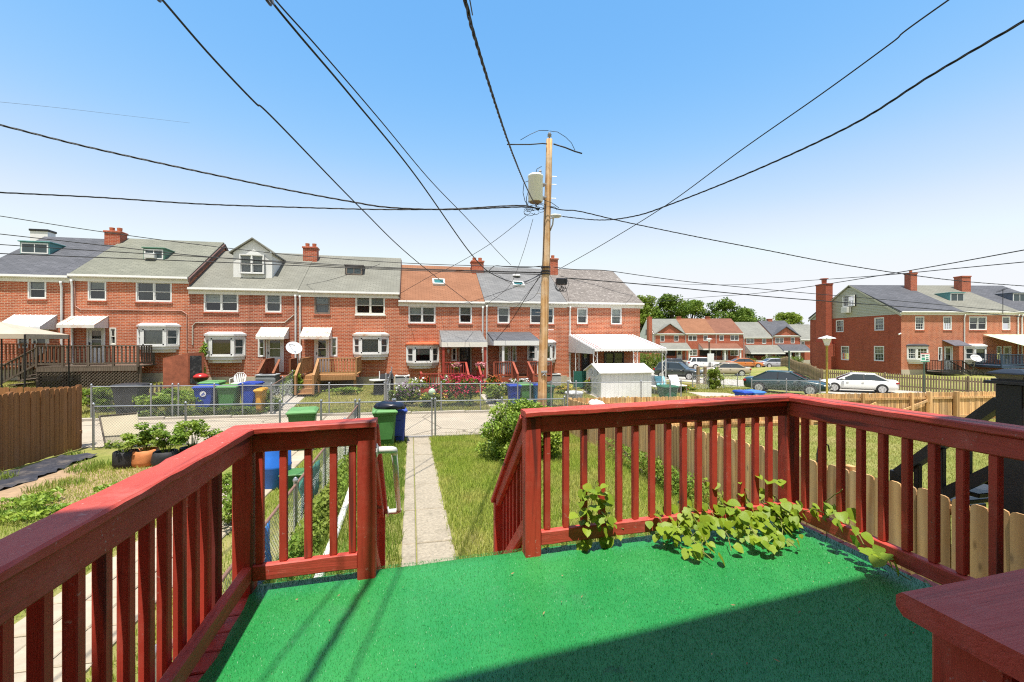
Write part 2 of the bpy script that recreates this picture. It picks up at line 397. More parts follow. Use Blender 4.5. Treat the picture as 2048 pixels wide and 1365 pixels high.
def ground_mat():
    s = NT('lawn_soil'); v = s.coord(world=True, rand=False)
    n1 = s.noise(v, .45, 5, .65); n2 = s.noise(v, 3.2, 5, .7); n3 = s.noise(v, 40, 4, .7)
    c = s.mix(s.ramp(n2, .35, .68), (.17,.20,.045), (.27,.27,.075))
    c = s.mix(s.math('MULTIPLY', s.ramp(n1, .46, .66), .75), c, (.36,.29,.13))
    c = s.mix(s.math('MULTIPLY', s.ramp(n3, .5, .75), .5), c, (.05,.06,.015))
    s.bump(s.noise(v, 22, 5, .7), .8, .05); return s.base(c, .95, 0, .1)
GROUND = ground_mat()
xs = sorted(set(UK + list(np.arange(-24,62,1.0)))); ys = sorted(set(VK + list(np.arange(-7,82,1.0))))
g = np.array([(x, y) for y in ys for x in xs]); gz = hv(g[:,0], g[:,1])
nx = len(xs); idx = np.array([(j*nx+i, j*nx+i+1, (j+1)*nx+i+1, (j+1)*nx+i) for j in range(len(ys)-1) for i in range(nx-1)])
tag(link('ground', np_mesh('ground', np.column_stack([g, gz]), idx, GROUND, smooth=True)), 'grassy ground of the yards and verges', 'ground', kind='structure')
def sheet(name, pts_l, pts_r, mat, lift=.015, nw=4, parent=None, step=.8):
    """a paved strip between two plan polylines, draped on the terrain"""
    L, Rr = [], []
    for i in range(len(pts_l)-1):
        a, b, c, d = Vector(pts_l[i]), Vector(pts_l[i+1]), Vector(pts_r[i]), Vector(pts_r[i+1])
        n = max(1, int(max((b-a).length, (d-c).length)/step))
        for k in range(n): L.append(a.lerp(b, k/n)); Rr.append(c.lerp(d, k/n))
    L.append(Vector(pts_l[-1])); Rr.append(Vector(pts_r[-1]))
    m = MB(); n1 = nw+1
    vs = [(p.x, p.y, h(p.x,p.y)+lift) for a, b in zip(L, Rr) for p in [a.lerp(b, k/nw) for k in range(n1)]]
    m.add(vs, [(i*n1+k, i*n1+k+1, (i+1)*n1+k+1, (i+1)*n1+k) for i in range(len(L)-1) for k in range(nw)])
    return m.build(name, mat, parent)
def alley_mat():
    s = NT('alley_concrete'); v = s.coord(world=True, rand=False)
    n1 = s.noise(v, .7, 6, .7); n2 = s.noise(v, 60, 4, .7); vo = s.n('TexVoronoi', feature='DISTANCE_TO_EDGE', Scale=.33); s.l(s.coord((1,1,1), False, True), vo.inputs['Vector'])
    c = s.mix(s.ramp(n1, .35, .7), (.41,.35,.265), (.31,.265,.20)); c = s.mix(s.math('MULTIPLY', s.ramp(n2, .5, .8), .5), c, (.22,.19,.14))
    c = s.mix(s.math('MULTIPLY', s.ramp(vo.outputs[0], .012, .004), .8), c, (.12,.10,.07)); s.bump(n2, .3, .01)
    return s.base(c, .9, 0, .2)
ALLEY = alley_mat()
tag(sheet('alley', [(-40,14.45),(26,14.45)], [(-40,18.95),(26,18.95)], ALLEY, .02, 6), 'pale concrete alley between the back yards', 'alley', kind='structure')
# kerb along the far side, in lengths
kb = thing('kerb', 'low concrete kerb along the far alley edge', 'kerb'); kb['kind'] = 'structure'
for i in range(16):
    u0 = -22+i*2.2; MB().cbox(u0+.01, u0+2.19, 18.96, 19.1, h(u0,19)-.1, h(u0+1.1,19)+.11, .015).build('kerb_stone', CONC, kb)
# our garden walk: separate cast slabs with a narrow edging strip
WALK = M('walk_slab', (.31,.265,.195), .92, .28, 24, bump=.7, bscale=110, dirt=(.17,.145,.10), dscale=1.4, damt=.6)
wk = thing('walkway', 'worn concrete walkway leading from the deck steps to the gate', 'walkway'); wk['kind'] = 'structure'
def slab(parent, u0, u1, v0, v1, mat, lift=.03, tilt=0, name='slab'):
    m = MB(); c = .012; e = [(u0,v0),(u1,v0),(u1,v1),(u0,v1)]
    b = [(u, v, h(u,v)-.12) for u, v in e]
    t0 = [(u, v, h(u,v)+lift-c) for u, v in e]
    e2 = [(u0+c,v0+c),(u1-c,v0+c),(u1-c,v1-c),(u0+c,v1-c)]
    t = [(u, v, h(u,v)+lift+tilt*(k in (1,2))) for k, (u, v) in enumerate(e2)]
    m.add(b+t0+t, [(0,1,5,4),(1,2,6,5),(2,3,7,6),(3,0,4,7),(4,5,9,8),(5,6,10,9),(6,7,11,10),(7,4,8,11),(8,9,10,11)])
    return m.build(name, mat, parent)
vv = 3.6
while vv < 14.2:
    L_ = random.choice([1.25,1.35,1.5]); v1 = min(vv+L_, 14.4)
    slab(wk, .075, .55+random.uniform(-.02,.03), vv+.013, v1-.013, WALK, .03+random.uniform(-.006,.008), random.uniform(-.006,.006))
    slab(wk, -.12, .06, vv+.008, v1-.008, WALK, .026+random.uniform(-.004,.004), name='edging_strip'); vv = v1
# neighbour's path beside the deck: paving blocks
nw_ = thing('paved_path', 'pale paving block path below the left railing', 'path'); nw_['kind'] = 'structure'
PAVE = M('paving_block', (.38,.32,.235), .9, .14, 5, bump=.4, bscale=70, orand=.12, dirt=(.3,.26,.19), damt=.4)
vv = 1.6
while vv < 13.6:
    for k in range(3):
        u0 = -3.65 + k*.37; slab(nw_, u0+.006, u0+.364, vv+.006+.0*(k%2), vv+.55, PAVE, .03+random.uniform(-.006,.006), random.uniform(-.005,.005), 'paving_slab')
    vv += .56
# bare, dusty soil bed in the left yard
SOIL = M('bare_soil', (.32,.215,.125), .95, .25, 6, bump=.7, bscale=30, world=True, dirt=(.2,.15,.07), damt=.6)
def blob_sheet(name, c, rx, ry, mat, lift, label, seed, n=28):
    r_ = random.Random(seed); m = MB(); ring = []
    k0 = [r_.uniform(.75,1.15) for _ in range(n)]
    for q in (1.0,.66,.33):
        for k in range(n):
            a = 2*math.pi*k/n; u = c[0]+math.cos(a)*rx*k0[k]*q; v = c[1]+math.sin(a)*ry*k0[k]*q
            ring.append((u, v, h(u,v)+lift*(1.15-q*.5)))
    ring.append((c[0],c[1],h(*c)+lift))
    fs = [(q*n+k, q*n+(k+1)%n, (q+1)*n+(k+1)%n, (q+1)*n+k) for q in range(2) for k in range(n)] + [(2*n+k, 2*n+(k+1)%n, 3*n) for k in range(n)]
    return tag(m.add(ring, fs).build(name, mat), label, 'soil', kind='structure')
blob_sheet('soil_bed', (-7.4,10.2), 2.6, 2.3, SOIL, .02, 'bare dusty soil around the grow bags', 3)
blob_sheet('soil_bed', (-6.4,6.6), 1.8, .8, SOIL, .016, 'bare strip of soil in the left lawn', 5)
blob_sheet('soil_bed', (22,33), 1.6, .7, SOIL, .02, 'bare brown patch in the far corner lawn', 6)
# far garden walks
for (u0,u1,v0,v1,lab) in [(-5.75,-4.85,19.3,25.0,'concrete walk to the timber steps across the alley'),(3.45,4.3,19.3,23.2,'concrete walk beside the flower garden across the alley'),
                      (9.3,10.6,19.3,24.0,'concrete walk beside the white shed'),(15.6,18.2,19.3,23.5,'pale concrete pad behind the white shed')]:
    f = thing('garden_walk', lab, 'walkway'); f['kind'] = 'structure'; q = v0
    while q < v1: slab(f, u0, u1, q+.01, min(q+1.2, v1)-.01, CONC, .03); q += 1.2
# streets beyond the alley
ROAD = M('street_concrete', (.38,.345,.29), .9, .1, .6, bump=.2, bscale=30, world=True, dirt=(.3,.28,.25), dscale=.4, damt=.5)
def strip(name, cl, wd, mat, label, lift=.03):
    cl = [Vector(cw(*p)) for p in cl]; l, r_ = [], []
    for i, p in enumerate(cl):
        d = (cl[min(i+1,len(cl)-1)]-cl[max(i-1,0)]).normalized(); n = Vector((-d.y,d.x)); l.append(p+n*wd/2); r_.append(p-n*wd/2)
    return tag(sheet(name, l, r_, mat, lift, 6), label, 'street', kind='structure')
strip('street', [(44,19),(34,22),(26.5,26),(21,33),(18,42),(16,52),(9,60),(-4,66),(-40,70)], 6.5, ROAD, 'pale street bending past the parked cars')
strip('street', [(14.5,57),(24,61),(40,66),(80,68)], 7, ROAD, 'street running in front of the far terrace', .045)
strip('pavement', [(20,74.5),(30,75.5),(48,76),(90,76)], 1.6, CONC, 'footpath in front of the far terrace', .04)
strip('pavement', [(41,26.5),(33,27.6),(29.5,29.5)], 1.3, CONC, 'pale footpath inside the picket fence', .04)
# ------------------------------------------------------------------ terraced houses
def ring_box(m, x0, x1, z0, z1, y0, y1, t):
    m.box(x0, x0+t, y0, y1, z0, z1); m.box(x1-t, x1, y0, y1, z0, z1)
    m.box(x0+t, x1-t, y0, y1, z0, z0+t); m.box(x0+t, x1-t, y0, y1, z1-t, z1)
def window(root, x0, x1, z0, z1, n=1, frame=WHITE, blind=.5, y=0.0, bm=None, grid=False, sill=True, bars=True):
    """sash window let into a wall at local y (wall faces -y)"""
    m = MB(); t = .06; ring_box(m, x0, x1, z0, z1, y-.015, y+.09, t)
    wn = m.build('window', frame, root); wd = (x1-x0-t*2)/n
    for k in range(n):
        a = x0+t+k*wd; b = a+wd; zm = (z0+z1)/2
        if k: MB().box(a-.03, a+.03, y-.012, y+.085, z0+t, z1-t).build('mullion', frame, wn); a += .03
        if k < n-1: b -= .03
        mm = MB(); ring_box(mm, a, b, zm-.02, z1-t, y+.02, y+.05, .035); ring_box(mm, a, b, z0+t, zm+.015, y+.045, y+.075, .035)
        if grid:
            for q in (1/3, 2/3): mm.box(a+(b-a)*q-.008, a+(b-a)*q+.008, y+.03, y+.06, z0+t, z1-t)
            for q in (.25,.75): mm.box(a, b, y+.03, y+.06, z0+(z1-z0)*q-.008, z0+(z1-z0)*q+.008)
        mm.build('sash', frame, wn)
        MB().quad((a+.03,y+.035,zm),(b-.03,y+.035,zm),(b-.03,y+.035,z1-t-.03),(a+.03,y+.035,z1-t-.03)).build('pane', GLASS, wn)
        MB().quad((a+.03,y+.06,z0+t+.03),(b-.03,y+.06,z0+t+.03),(b-.03,y+.06,zm),(a+.03,y+.06,zm)).build('pane', GLASS, wn)
        if blind: MB().box(a, b, y+.10, y+.11, z1-t-(z1-z0-2*t)*blind, z1-t).build('blind', bm or BLIND, wn)
    MB().quad((x0,y+.2,z0),(x1,y+.2,z0),(x1,y+.2,z1),(x0,y+.2,z1)).build('curtain_or_dark', CURT if blind and random.random() < .6 else DARK, wn)  # grey curtain on some, elsewhere a dark sheet painted as the unlit room
    if sill: MB().cbox(x0-.04, x1+.04, y-.05, y+.02, z0-.08, z0-.003, .01).build('sill', BRICK2 if frame is not CREAM else frame, wn)
    return wn
def wall_holes(root, x0, x1, z0, z1, holes, mat, y=0.0, name='wall', depth=.22):
    xs_ = sorted(set([x0,x1]+[q for o in holes for q in o[:2] if x0 < q < x1])); zs_ = sorted(set([z0,z1]+[q for o in holes for q in o[2:4] if z0 < q < z1]))
    m = MB()
    for i in range(len(xs_)-1):
        for j in range(len(zs_)-1):
            cx, cz = (xs_[i]+xs_[i+1])/2, (zs_[j]+zs_[j+1])/2
            if any(o[0] < cx < o[1] and o[2] < cz < o[3] for o in holes): continue
            m.quad((xs_[i],y,zs_[j]),(xs_[i+1],y,zs_[j]),(xs_[i+1],y,zs_[j+1]),(xs_[i],y,zs_[j+1]))
    for a, b, c, d in [o[:4] for o in holes]:
        e = y+depth; m.quad((a,y,c),(a,e,c),(a,e,d),(a,y,d)); m.quad((b,y,c),(b,y,d),(b,e,d),(b,e,c)); m.quad((a,y,d),(a,e,d),(b,e,d),(b,y,d)); m.quad((a,y,c),(b,y,c),(b,e,c),(a,e,c))
    me = m.mesh(name, mat); o = bpy.data.objects.new(name, me); COL.objects.link(o); o.parent = root; LOC[o.name] = (0,0,0)
    return o
def bay(root, x0, x1, z0, z1, roofm=WHITE2, proj=.5, blind=.0, frame=WHITE, bm=None, grid=False):
    """canted bay window: sill skirt, three lights, moulded head"""
    s_ = .38; hd = (z1-z0)
    def tr(e): return [(x0-e,0),(x0+s_-e*.6,-proj-e),(x1-s_+e*.6,-proj-e),(x1+e,0)]
    base = tr(0)
    b = MB(); b.prism([(p[0]+.0,p[1]) for p in base], z0+hd*.10, z0+hd*.20, 'z'); b.prism(tr(.05), z0+hd*.20, z0+hd*.245, 'z')
    b.prism([(x0+.12,0),(x0+s_+.1,-proj+.1),(x1-s_-.1,-proj+.1),(x1-.12,0)], z0, z0+hd*.10, 'z')
    b.prism(tr(.04), z0+hd*.80, z0+hd*.88, 'z')
    bw = b.build('bay_window', frame, root)
    rf = MB(); t0 = tr(.1); rf.prism(t0, z0+hd*.88, z0+hd*.94, 'z')
    rf.hexa([(*p, z0+hd*.94) for p in tr(.08)], [(x0+.15,0,z1+.02),(x0+s_,-.22,z1),(x1-s_,-.22,z1),(x1-.15,0,z1+.02)])
    rf.build('bay_roof', roofm, bw)
    za, zb = z0+hd*.245, z0+hd*.80; P = [Vector((p[0],p[1],0)) for p in base]
    for p in P: MB().box(p.x-.05, p.x+.05, p.y-.02 if p.y < -.1 else p.y-.06, p.y+.05 if p.y < -.1 else p.y, za, zb).build('corner_post', frame, bw)
    for i in range(3):
        a, b_ = P[i], P[i+1]; d = (b_-a).normalized(); n = Vector((d.y,-d.x,0)); a2, b2 = a+d*.05, b_-d*.05
        inn = -n if n.y < 0 or i != 1 else n
        inn = Vector((0,1,0)) if i == 1 else (Vector((d.y,-d.x,0)) if Vector((d.y,-d.x,0)).y > 0 else Vector((-d.y,d.x,0)))
        fr = MB(); zz = (za+zb)/2
        fr.bar(a2+Vector((0,0,za+.035)), b2+Vector((0,0,za+.035)), .06, .07); fr.bar(a2+Vector((0,0,zb-.035)), b2+Vector((0,0,zb-.035)), .06, .07)
        if i != 1: fr.bar(a2+Vector((0,0,zz)), b2+Vector((0,0,zz)), .05, .05)
        for q in (a2+d*.03, b2-d*.03): fr.bar(q+Vector((0,0,za)), q+Vector((0,0,zb)), .06, .06, (0,1,0))
        if grid:
            for q in (.33,.67):
                c_ = a2.lerp(b2,q); fr.bar(c_+Vector((0,0,za)), c_+Vector((0,0,zb)), .02, .02, (0,1,0))
            for q in (.3,.7): fr.bar(a2+Vector((0,0,za+(zb-za)*q)), b2+Vector((0,0,za+(zb-za)*q)), .02, .02)
        fr.build('sash', frame, bw)
        MB().quad(*[p_+Vector((0,0,z_)) for p_, z_ in ((a2,za),(b2,za),(b2,zb),(a2,zb))]).build('pane', GLASS if i == 1 else M('dark_glass', (.05,.07,.075), .06, .1), bw)
        if blind and i == 1:
            a3, b3 = a2+inn*.09, b2+inn*.09
            MB().quad(*[p_+Vector((0,0,z_)) for p_, z_ in ((a3,zb-(zb-za)*blind),(b3,zb-(zb-za)*blind),(b3,zb),(a3,zb))]).build('blind', bm or BLIND, bw)
    MB().quad((x0-.02,-.02,za),(x1+.02,-.02,za),(x1+.02,-.02,zb),(x0-.02,-.02,zb)).build('curtain_or_dark', DARK, bw)  # dark sheet across the bay opening: room gloom put into its colour
    return bw
def door(root, x0, x1, z0, z1, mat=WHITE, glass=(.45,.93), side=None, y=0.0, dark=False):
    fr = MB(); t = .07; fr.box(x0, x0+t, y-.03, y+.1, z0, z1); fr.box(x1-t, x1, y-.03, y+.1, z0, z1); fr.box(x0+t, x1-t, y-.03, y+.1, z1-t, z1)
    d = fr.build('door', mat, root); a, b = x0+t, x1-t; za = z0+(z1-z0)*glass[0]; zb = z0+(z1-z0)*glass[1]
    lf = MB(); lf.box(a+.005, a+.12, y+.02, y+.06, z0, z1-t-.005); lf.box(b-.12, b-.005, y+.02, y+.06, z0, z1-t-.005)
    lf.box(a+.12, b-.12, y+.02, y+.06, z0, za); lf.box(a+.12, b-.12, y+.02, y+.06, zb, z1-t-.005); lf.box(a+.12, b-.12, y+.025, y+.055, (za+zb)/2-.02, (za+zb)/2+.02)
    lf.build('door_leaf', BLACK if dark else mat, d)
    MB().quad((a+.12,y+.04,za),(b-.12,y+.04,za),(b-.12,y+.04,zb),(a+.12,y+.04,zb)).build('pane', GLASS, d)
    MB().box(a+.03, a+.06, y-.02, y+.02, z0+.95, z0+1.08).build('handle', BLACK, d)
    MB().quad((x0,y+.2,z0),(x1,y+.2,z0),(x1,y+.2,z1),(x0,y+.2,z1)).build('curtain_or_dark', CURT, d)
    if side:
        ring = MB(); ring_box(ring, side[0], side[1], z0+.75, z1, y-.02, y+.08, .05)
        for q in (.33,.66): ring.box(side[0]+.05, side[1]-.05, y+.01, y+.05, z0+.75+(z1-z0-.75)*q-.015, z0+.75+(z1-z0-.75)*q+.015)
        s2 = ring.build('side_window', mat, root)
        MB().quad(*[(p, y+.03, q) for p, q in ((side[0]+.05,z0+.8),(side[1]-.05,z0+.8),(side[1]-.05,z1-.05),(side[0]+.05,z1-.05))]).build('pane', GLASS, s2)
        MB().quad(*[(p, y+.2, q) for p, q in ((side[0],z0+.75),(side[1],z0+.75),(side[1],z1),(side[0],z1))]).build('curtain_or_dark', CURT, s2)
    return d
AWNR = M('rusted_awning', (.62,.58,.52), .5, .1, 2, dirt=(.42,.17,.06), dscale=1.6, damt=.9)
def awning(root, x0, x1, zt, zb, proj=1.0, mat=WHITE2, sides=True):
    m = MB(); m.hexa([(x0,-proj,zb),(x1,-proj,zb),(x1,0,zt-.03),(x0,0,zt-.03)], [(x0,-proj-.02,zb+.03),(x1,-proj-.02,zb+.03),(x1,0,zt),(x0,0,zt)])
    a = m.build('awning', mat, root)
    n = max(3, int((x1-x0)/.2))
    rb = MB()
    for k in range(n+1):
        x = x0+(x1-x0)*k/n; rb.bar((x,-proj-.02,zb+.04),(x,-.0,zt+.012), .03, .025)
    rb.build('awning_rib', mat, a)
    MB().box(x0, x1, -proj-.045, -proj-.022, zb-.12, zb+.03).build('valance', mat, a)
    if sides:
        for x in (x0, x1-.02): MB().prism([(-proj,zb-.10),(0,zb-.10),(0,zt-.035),(-proj,zb-.002)], x, x+.02, 'x').build('awning_side', WHITE, a)
    return a
def dormer_box(root, x0, x1, zb, zt, yf, slope, ye, ze, mat, framem=WHITE, ac=False):
    """little shed dormer: front with a window, flat top dying into the roof"""
    yb = ye + (zt-ze)/slope + .02
    d = MB().prism([(yf,zb-.1),(yf,zt),(yb,zt),(yb,zt-.05),(yf+.05,zb-.1)], x0, x1, 'x').build('dormer', mat, root)
    MB().cbox(x0-.06, x1+.06, yf-.08, yb+.05, zt+.002, zt+.06, .01).build('dormer_roof', mat, d)
    m = MB(); ring_box(m, x0+.05, x1-.05, zb+.02, zt-.05, yf-.03, yf+.0, .06); m.box((x0+x1)/2-.02, (x0+x1)/2+.02, yf-.028, yf-.003, zb+.08, zt-.11); m.build('dormer_frame', framem, d)
    MB().quad(*[(p, yf-.012, q) for p, q in ((x0+.1,zb+.08),(x1-.1,zb+.08),(x1-.1,zt-.1),(x0+.1,zt-.1))]).build('pane', M('dark_glass', (.05,.07,.075), .06, .1), d)
    if ac: MB().cbox(x0+.15, x0+.65, yf-.28, yf-.02, zb+.02, zb+.3, .02).build('air_conditioner', M('ac_grille', (.5,.5,.47), .6, .2, 40), d)
    return d
def chimney(root, x0, x1, y0, y1, z0, z1, mat=BRICK2, pots=2, cap=None):
    c = MB().box(x0, x1, y0, y1, z0, z1).build('chimney', mat, root)
    MB().cbox(x0-.05, x1+.05, y0-.05, y1+.05, z1+.002, z1+.12, .02).build('chimney_cap', cap or mat, c)
    for k in range(pots):
        x = x0+(x1-x0)*(k+.5)/pots; MB().lathe([(.11,z1+.12),(.13,z1+.35),(.10,z1+.36)], (x,(y0+y1)/2,0), 10).build('chimney_pot', M('clay_pot', (.42,.13,.06), .8), c)
    MB().box(x0-.12, x1+.12, y0-.14, y1+.14, z0+.02, z0+.06).build('flashing', ALUM, c) if False else None
    return c
def downspout(root, x, z0, z1, mat=WHITE):
    return MB().tube([(x,-.16,z1-.02),(x,-.15,z1-.12),(x,-.09,z1-.32),(x,-.08,z0+.25),(x,-.10,z0+.12),(x,-.3,z0+.05)], .05, 8).build('downspout', mat, root, True)
def house_shell(name, label, loc, wd, eave, base, roofm, holes, wallm=BRICK, rz=0, depth=9.0, rise=2.7, group=None, front_gable=None, over=.14, end_l=0.0, end_r=0.0, gutter=True):
    """local frame: x along the front, y into the house, z = height above loc.z"""
    rt = thing(name, label, 'house', loc, group, rz, True)
    hs_ = [o for o in holes]
    wall_holes(rt, 0, wd, base-.6, eave, hs_, wallm)
    for x in (0, wd): MB().quad((x,0,base-.6),(x,depth,base-.6),(x,depth,eave),(x,depth/2,eave+rise),(x,0,eave)).build('party_wall', wallm, rt)
    MB().quad((0,depth,base-.6),(wd,depth,base-.6),(wd,depth,eave),(0,depth,eave)).build('rear_wall', wallm, rt)
    MB().box(.0, wd, -.03, -.002, base-.6, base+.38).build('foundation', FOUND, rt)
    sl_ = rise/(depth/2); ye = -over; ze = eave - over*sl_ + .12; th = .09; zr = eave+rise+.12
    rf = MB(); a, b = -end_l, wd+end_r
    rf.prism([(ye,ze),(depth/2,zr),(depth+over,ze),(depth+over,ze-th),(depth/2,zr-th),(ye,ze-th)], a, b, 'x')
    rf.build('roof', roofm, rt)
    MB().box(a, b, ye+.01, .0, ze-th-.05, ze-th-.002).build('soffit', WHITE, rt)
    MB().box(a, b, -.05, -.002, ze-th-.24, ze-th-.055).build('fascia', CREAM, rt)
    if gutter:
        MB().prism([(ye-.1,ze-.0),(ye-.11,ze-.10),(ye-.06,ze-.14),(ye+.01,ze-.14),(ye+.01,ze-.11),(ye-.05,ze-.10),(ye-.08,ze-.0)], a, b, 'x').build('gutter', WHITE, rt)
    rt['_s'] = sl_; rt['_ye'] = ye; rt['_ze'] = ze
    return rt
FV = 26.6                                       # the front row stands at v = 26.6
RG = shingle_mat('charcoal_shingles', (.085,.088,.098), (.12,.122,.135))
RGREEN = shingle_mat('grey_green_shingles', (.175,.178,.14), (.215,.215,.17), (.11,.11,.09), .5)
RGREY = shingle_mat('grey_shingles', (.185,.182,.15), (.22,.216,.18))
RORANGE = shingle_mat('rust_brown_shingles', (.245,.112,.060), (.285,.135,.075))
RSLATE = shingle_mat('blue_grey_shingles', (.165,.165,.165), (.215,.213,.21), (.11,.11,.112), .5)
RMIX = shingle_mat('mottled_shingles', (.165,.145,.13), (.23,.205,.185), (.36,.33,.30), .55)
TEAL = M('teal_metal', (.10,.26,.25), .5, .2, 4)
def unit(px0, px1, eave_py, base, label, roofm, wins, wallm=BRICK, end_r=0.0, end_l=0.0, bays=(), doors=(), extra=None):
    a, b = atv(px0, 600, FV), atv(px1, 600, FV); mid = atv((px0+px1)/2, eave_py, FV-.1); u0 = a.x; wd = b.x-a.x
    rise = 2.7; over = .10; slope = rise/4.5; ze_abs = mid.z; eave = ze_abs + over*slope - .12
    X = lambda px, v=FV: atv(px, 600, v).x - u0
    Zf = lambda px, py, v=FV: atv(px, py, v).z
    holes = []; todo = []
    for wn in wins:
        p0, p1, q0, q1 = wn[:4]; pc = (p0+p1)/2; r_ = (X(p0), X(p1), Zf(pc,q1), Zf(pc,q0)); holes.append(r_); todo.append((r_, wn[4]))
    dd = []
    for dr in doors:
        p0, p1, q0, q1 = dr[:4]; pc = (p0+p1)/2; r_ = (X(p0), X(p1), Zf(pc,q1), Zf(pc,q0)); holes.append(r_); sd = None
        if dr[4].get('side'): sd = (X(dr[4]['side'][0]), X(dr[4]['side'][1])); holes.append((sd[0],sd[1],r_[2]+.75,r_[3]))
        dd.append((r_, sd, dr[4]))
    rt = house_shell('row_house', label, (u0, FV, 0), wd, eave, base, roofm, holes, wallm, rise=rise, over=over, end_l=end_l, end_r=end_r, group='brick terrace across the alley')
    for r_, kw in todo: window(rt, *r_, **kw)
    for r_, sd, kw in dd: door(rt, *r_, mat=kw.get('mat', WHITE), side=sd, dark=kw.get('dark', False))
    for by in bays:
        p0, p1, q0, q1 = by[:4]; vv_ = FV-.4; bay(rt, X(p0,vv_), X(p1,vv_), Zf((p0+p1)/2,q1,vv_), Zf((p0+p1)/2,q0,vv_), **by[4])
    return rt, X, Zf, eave
def on_roof(rt, eave, x, py, px):        # z and y of a pixel on the front roof slope of a front-row unit
    d = ray(px, py); s_ = rt['_s']; ye = FV+rt['_ye']; ze = rt['_ze']
    k = (ze - s_*ye - CAMZ)/(d.z - s_*d.y); return d.x*k - rt.location.x, d.y*k - FV, CAMZ+d.z*k
D = dict
# unit 1 (left edge of the picture)
r1, X, Z_, e1 = unit(-60, 140, 549, 1.3, 'brick house at the far left with dark charcoal roof', RG,
    [(56,93,559,598,D(blind=.45))], doors=[(64,99,655,726,D(side=(36,58)))], end_l=.0)
awning(r1, X(30), X(114), Z_(70,630), Z_(70,654,25.6), 1.0)
dx0, dy, dz = on_roof(r1, e1, 0, 508, 70); dormer_box(r1, dx0-.65, dx0+.65, dz, dz+.62, dy, r1['_s'], r1['_ye'], r1['_ze'], TEAL)
chimney(r1, X(46,30.2)-.42, X(46,30.2)+.42, 4.7, 5.3, e1+1.9, e1+3.15, WHITE2, 0, BLACK)
downspout(r1, X(126), 1.2, e1-.2)
# unit 2
r2, X, Z_, e2 = unit(140, 378, 551, 1.05, 'brick house with grey green roof and dark timber deck in front', RGREEN,
    [(176,213,561,601,D(blind=.4)), (272,344,563,604,D(n=2, blind=.9, bm=CURT)), (219,233,655,690,D(blind=0, frame=CREAM, sill=False))], wallm=BRICKB, doors=[(174,211,656,728,D())],
    bays=[(268,350,646,705,D(blind=.95))])
awning(r2, X(145), X(217), Z_(180,632), Z_(180,651,25.6), 1.0, AWNR)
dx0, dy, dz = on_roof(r2, e2, 0, 519, 308); dormer_box(r2, dx0-.5, dx0+.5, dz, dz+.6, dy, r2['_s'], r2['_ye'], r2['_ze'], M('green_metal', (.09,.2,.14), .5), ac=True)
chimney(r2, X(226,30.3)-.42, X(226,30.3)+.34, 3.7, 4.4, e2+1.5, e2+2.95)
downspout(r2, X(147), 1.0, e2-.2)
MB().tube([(X(150),-.03,Z_(150,560)),(X(152),-.03,Z_(152,612)),(X(162),-.03,Z_(162,619)),(X(365),-.03,Z_(365,622)),(X(374),-.03,Z_(374,628)),(X(375),-.03,Z_(375,700))], .028, 6).build('conduit_pipe', M('painted_conduit', (.38,.2,.15), .5), r2)
# unit 3
r3, X, Z_, e3 = unit(378, 597, 577, .78, 'brick house with white gabled dormer on its grey roof', RGREY,
    [(408,477,585,624,D(n=2, blind=.5)), (531,563,586,625,D(blind=.45)), (516,530,676,714,D(blind=0, sill=False))], wallm=BRICKC, doors=[(532,568,676,744,D())],
    bays=[(405,484,664,726,D(blind=1.0, bm=M('wooden_blind', (.30,.16,.07), .6, .3, 4, stretch=(8,1,.3))))])
awning(r3, X(523), X(578), Z_(550,655), Z_(550,674,25.7), .9, AWNR)
downspout(r3, X(592), .75, e3-.2)
MB().tube([(X(386),-.03,Z_(386,690)),(X(386),-.03,Z_(386,652)),(X(392),-.03,Z_(392,645)),(X(570),-.03,Z_(570,645)),(X(588),-.03,Z_(588,630))], .03, 6).build('conduit_pipe', M('grey_conduit', (.4,.36,.3), .5), r3)
chimney(r3, X(622,30.4)-.4, X(622,30.4)+.4, 3.5, 4.1, e3+1.5, e3+3.0)
# gabled dormer
dx0, dy, dz = on_roof(r3, e3, 0, 555, 506)
gd = MB().box(dx0-.98, dx0+.98, dy, dy+.12, dz-.1, dz+1.35).build('gable_dormer', WHITE, r3)
MB().prism([(dx0-1.0,dz+1.35),(dx0+1.0,dz+1.35),(dx0,dz+2.1)], dy, dy+.12, 'y').build('dormer_gable', WHITE, gd)
for sx in (-1,1):
    yb = dy+(1.35)/r3['_s']; MB().prism([(dy+.12,dz-.1),(dy+.12,dz+1.35),(yb,dz+1.35)], dx0+sx*.98-.03, dx0+sx*.98+.03, 'x').build('dormer_cheek', WHITE, gd)
    MB().hexa([(dx0,dy-.15,dz+2.12),(dx0,dy+3.4,dz+2.12),(dx0+sx*1.15,dy+3.0,dz+1.28),(dx0+sx*1.15,dy-.15,dz+1.28)], [(dx0,dy-.15,dz+2.2),(dx0,dy+3.4,dz+2.2),(dx0+sx*1.15,dy+3.0,dz+1.36),(dx0+sx*1.15,dy-.15,dz+1.36)]).build('dormer_roof', RGREY, gd)
window(gd, dx0-.62, dx0+.62, dz+.18, dz+1.25, n=2, y=dy-.215, blind=.5, sill=False)
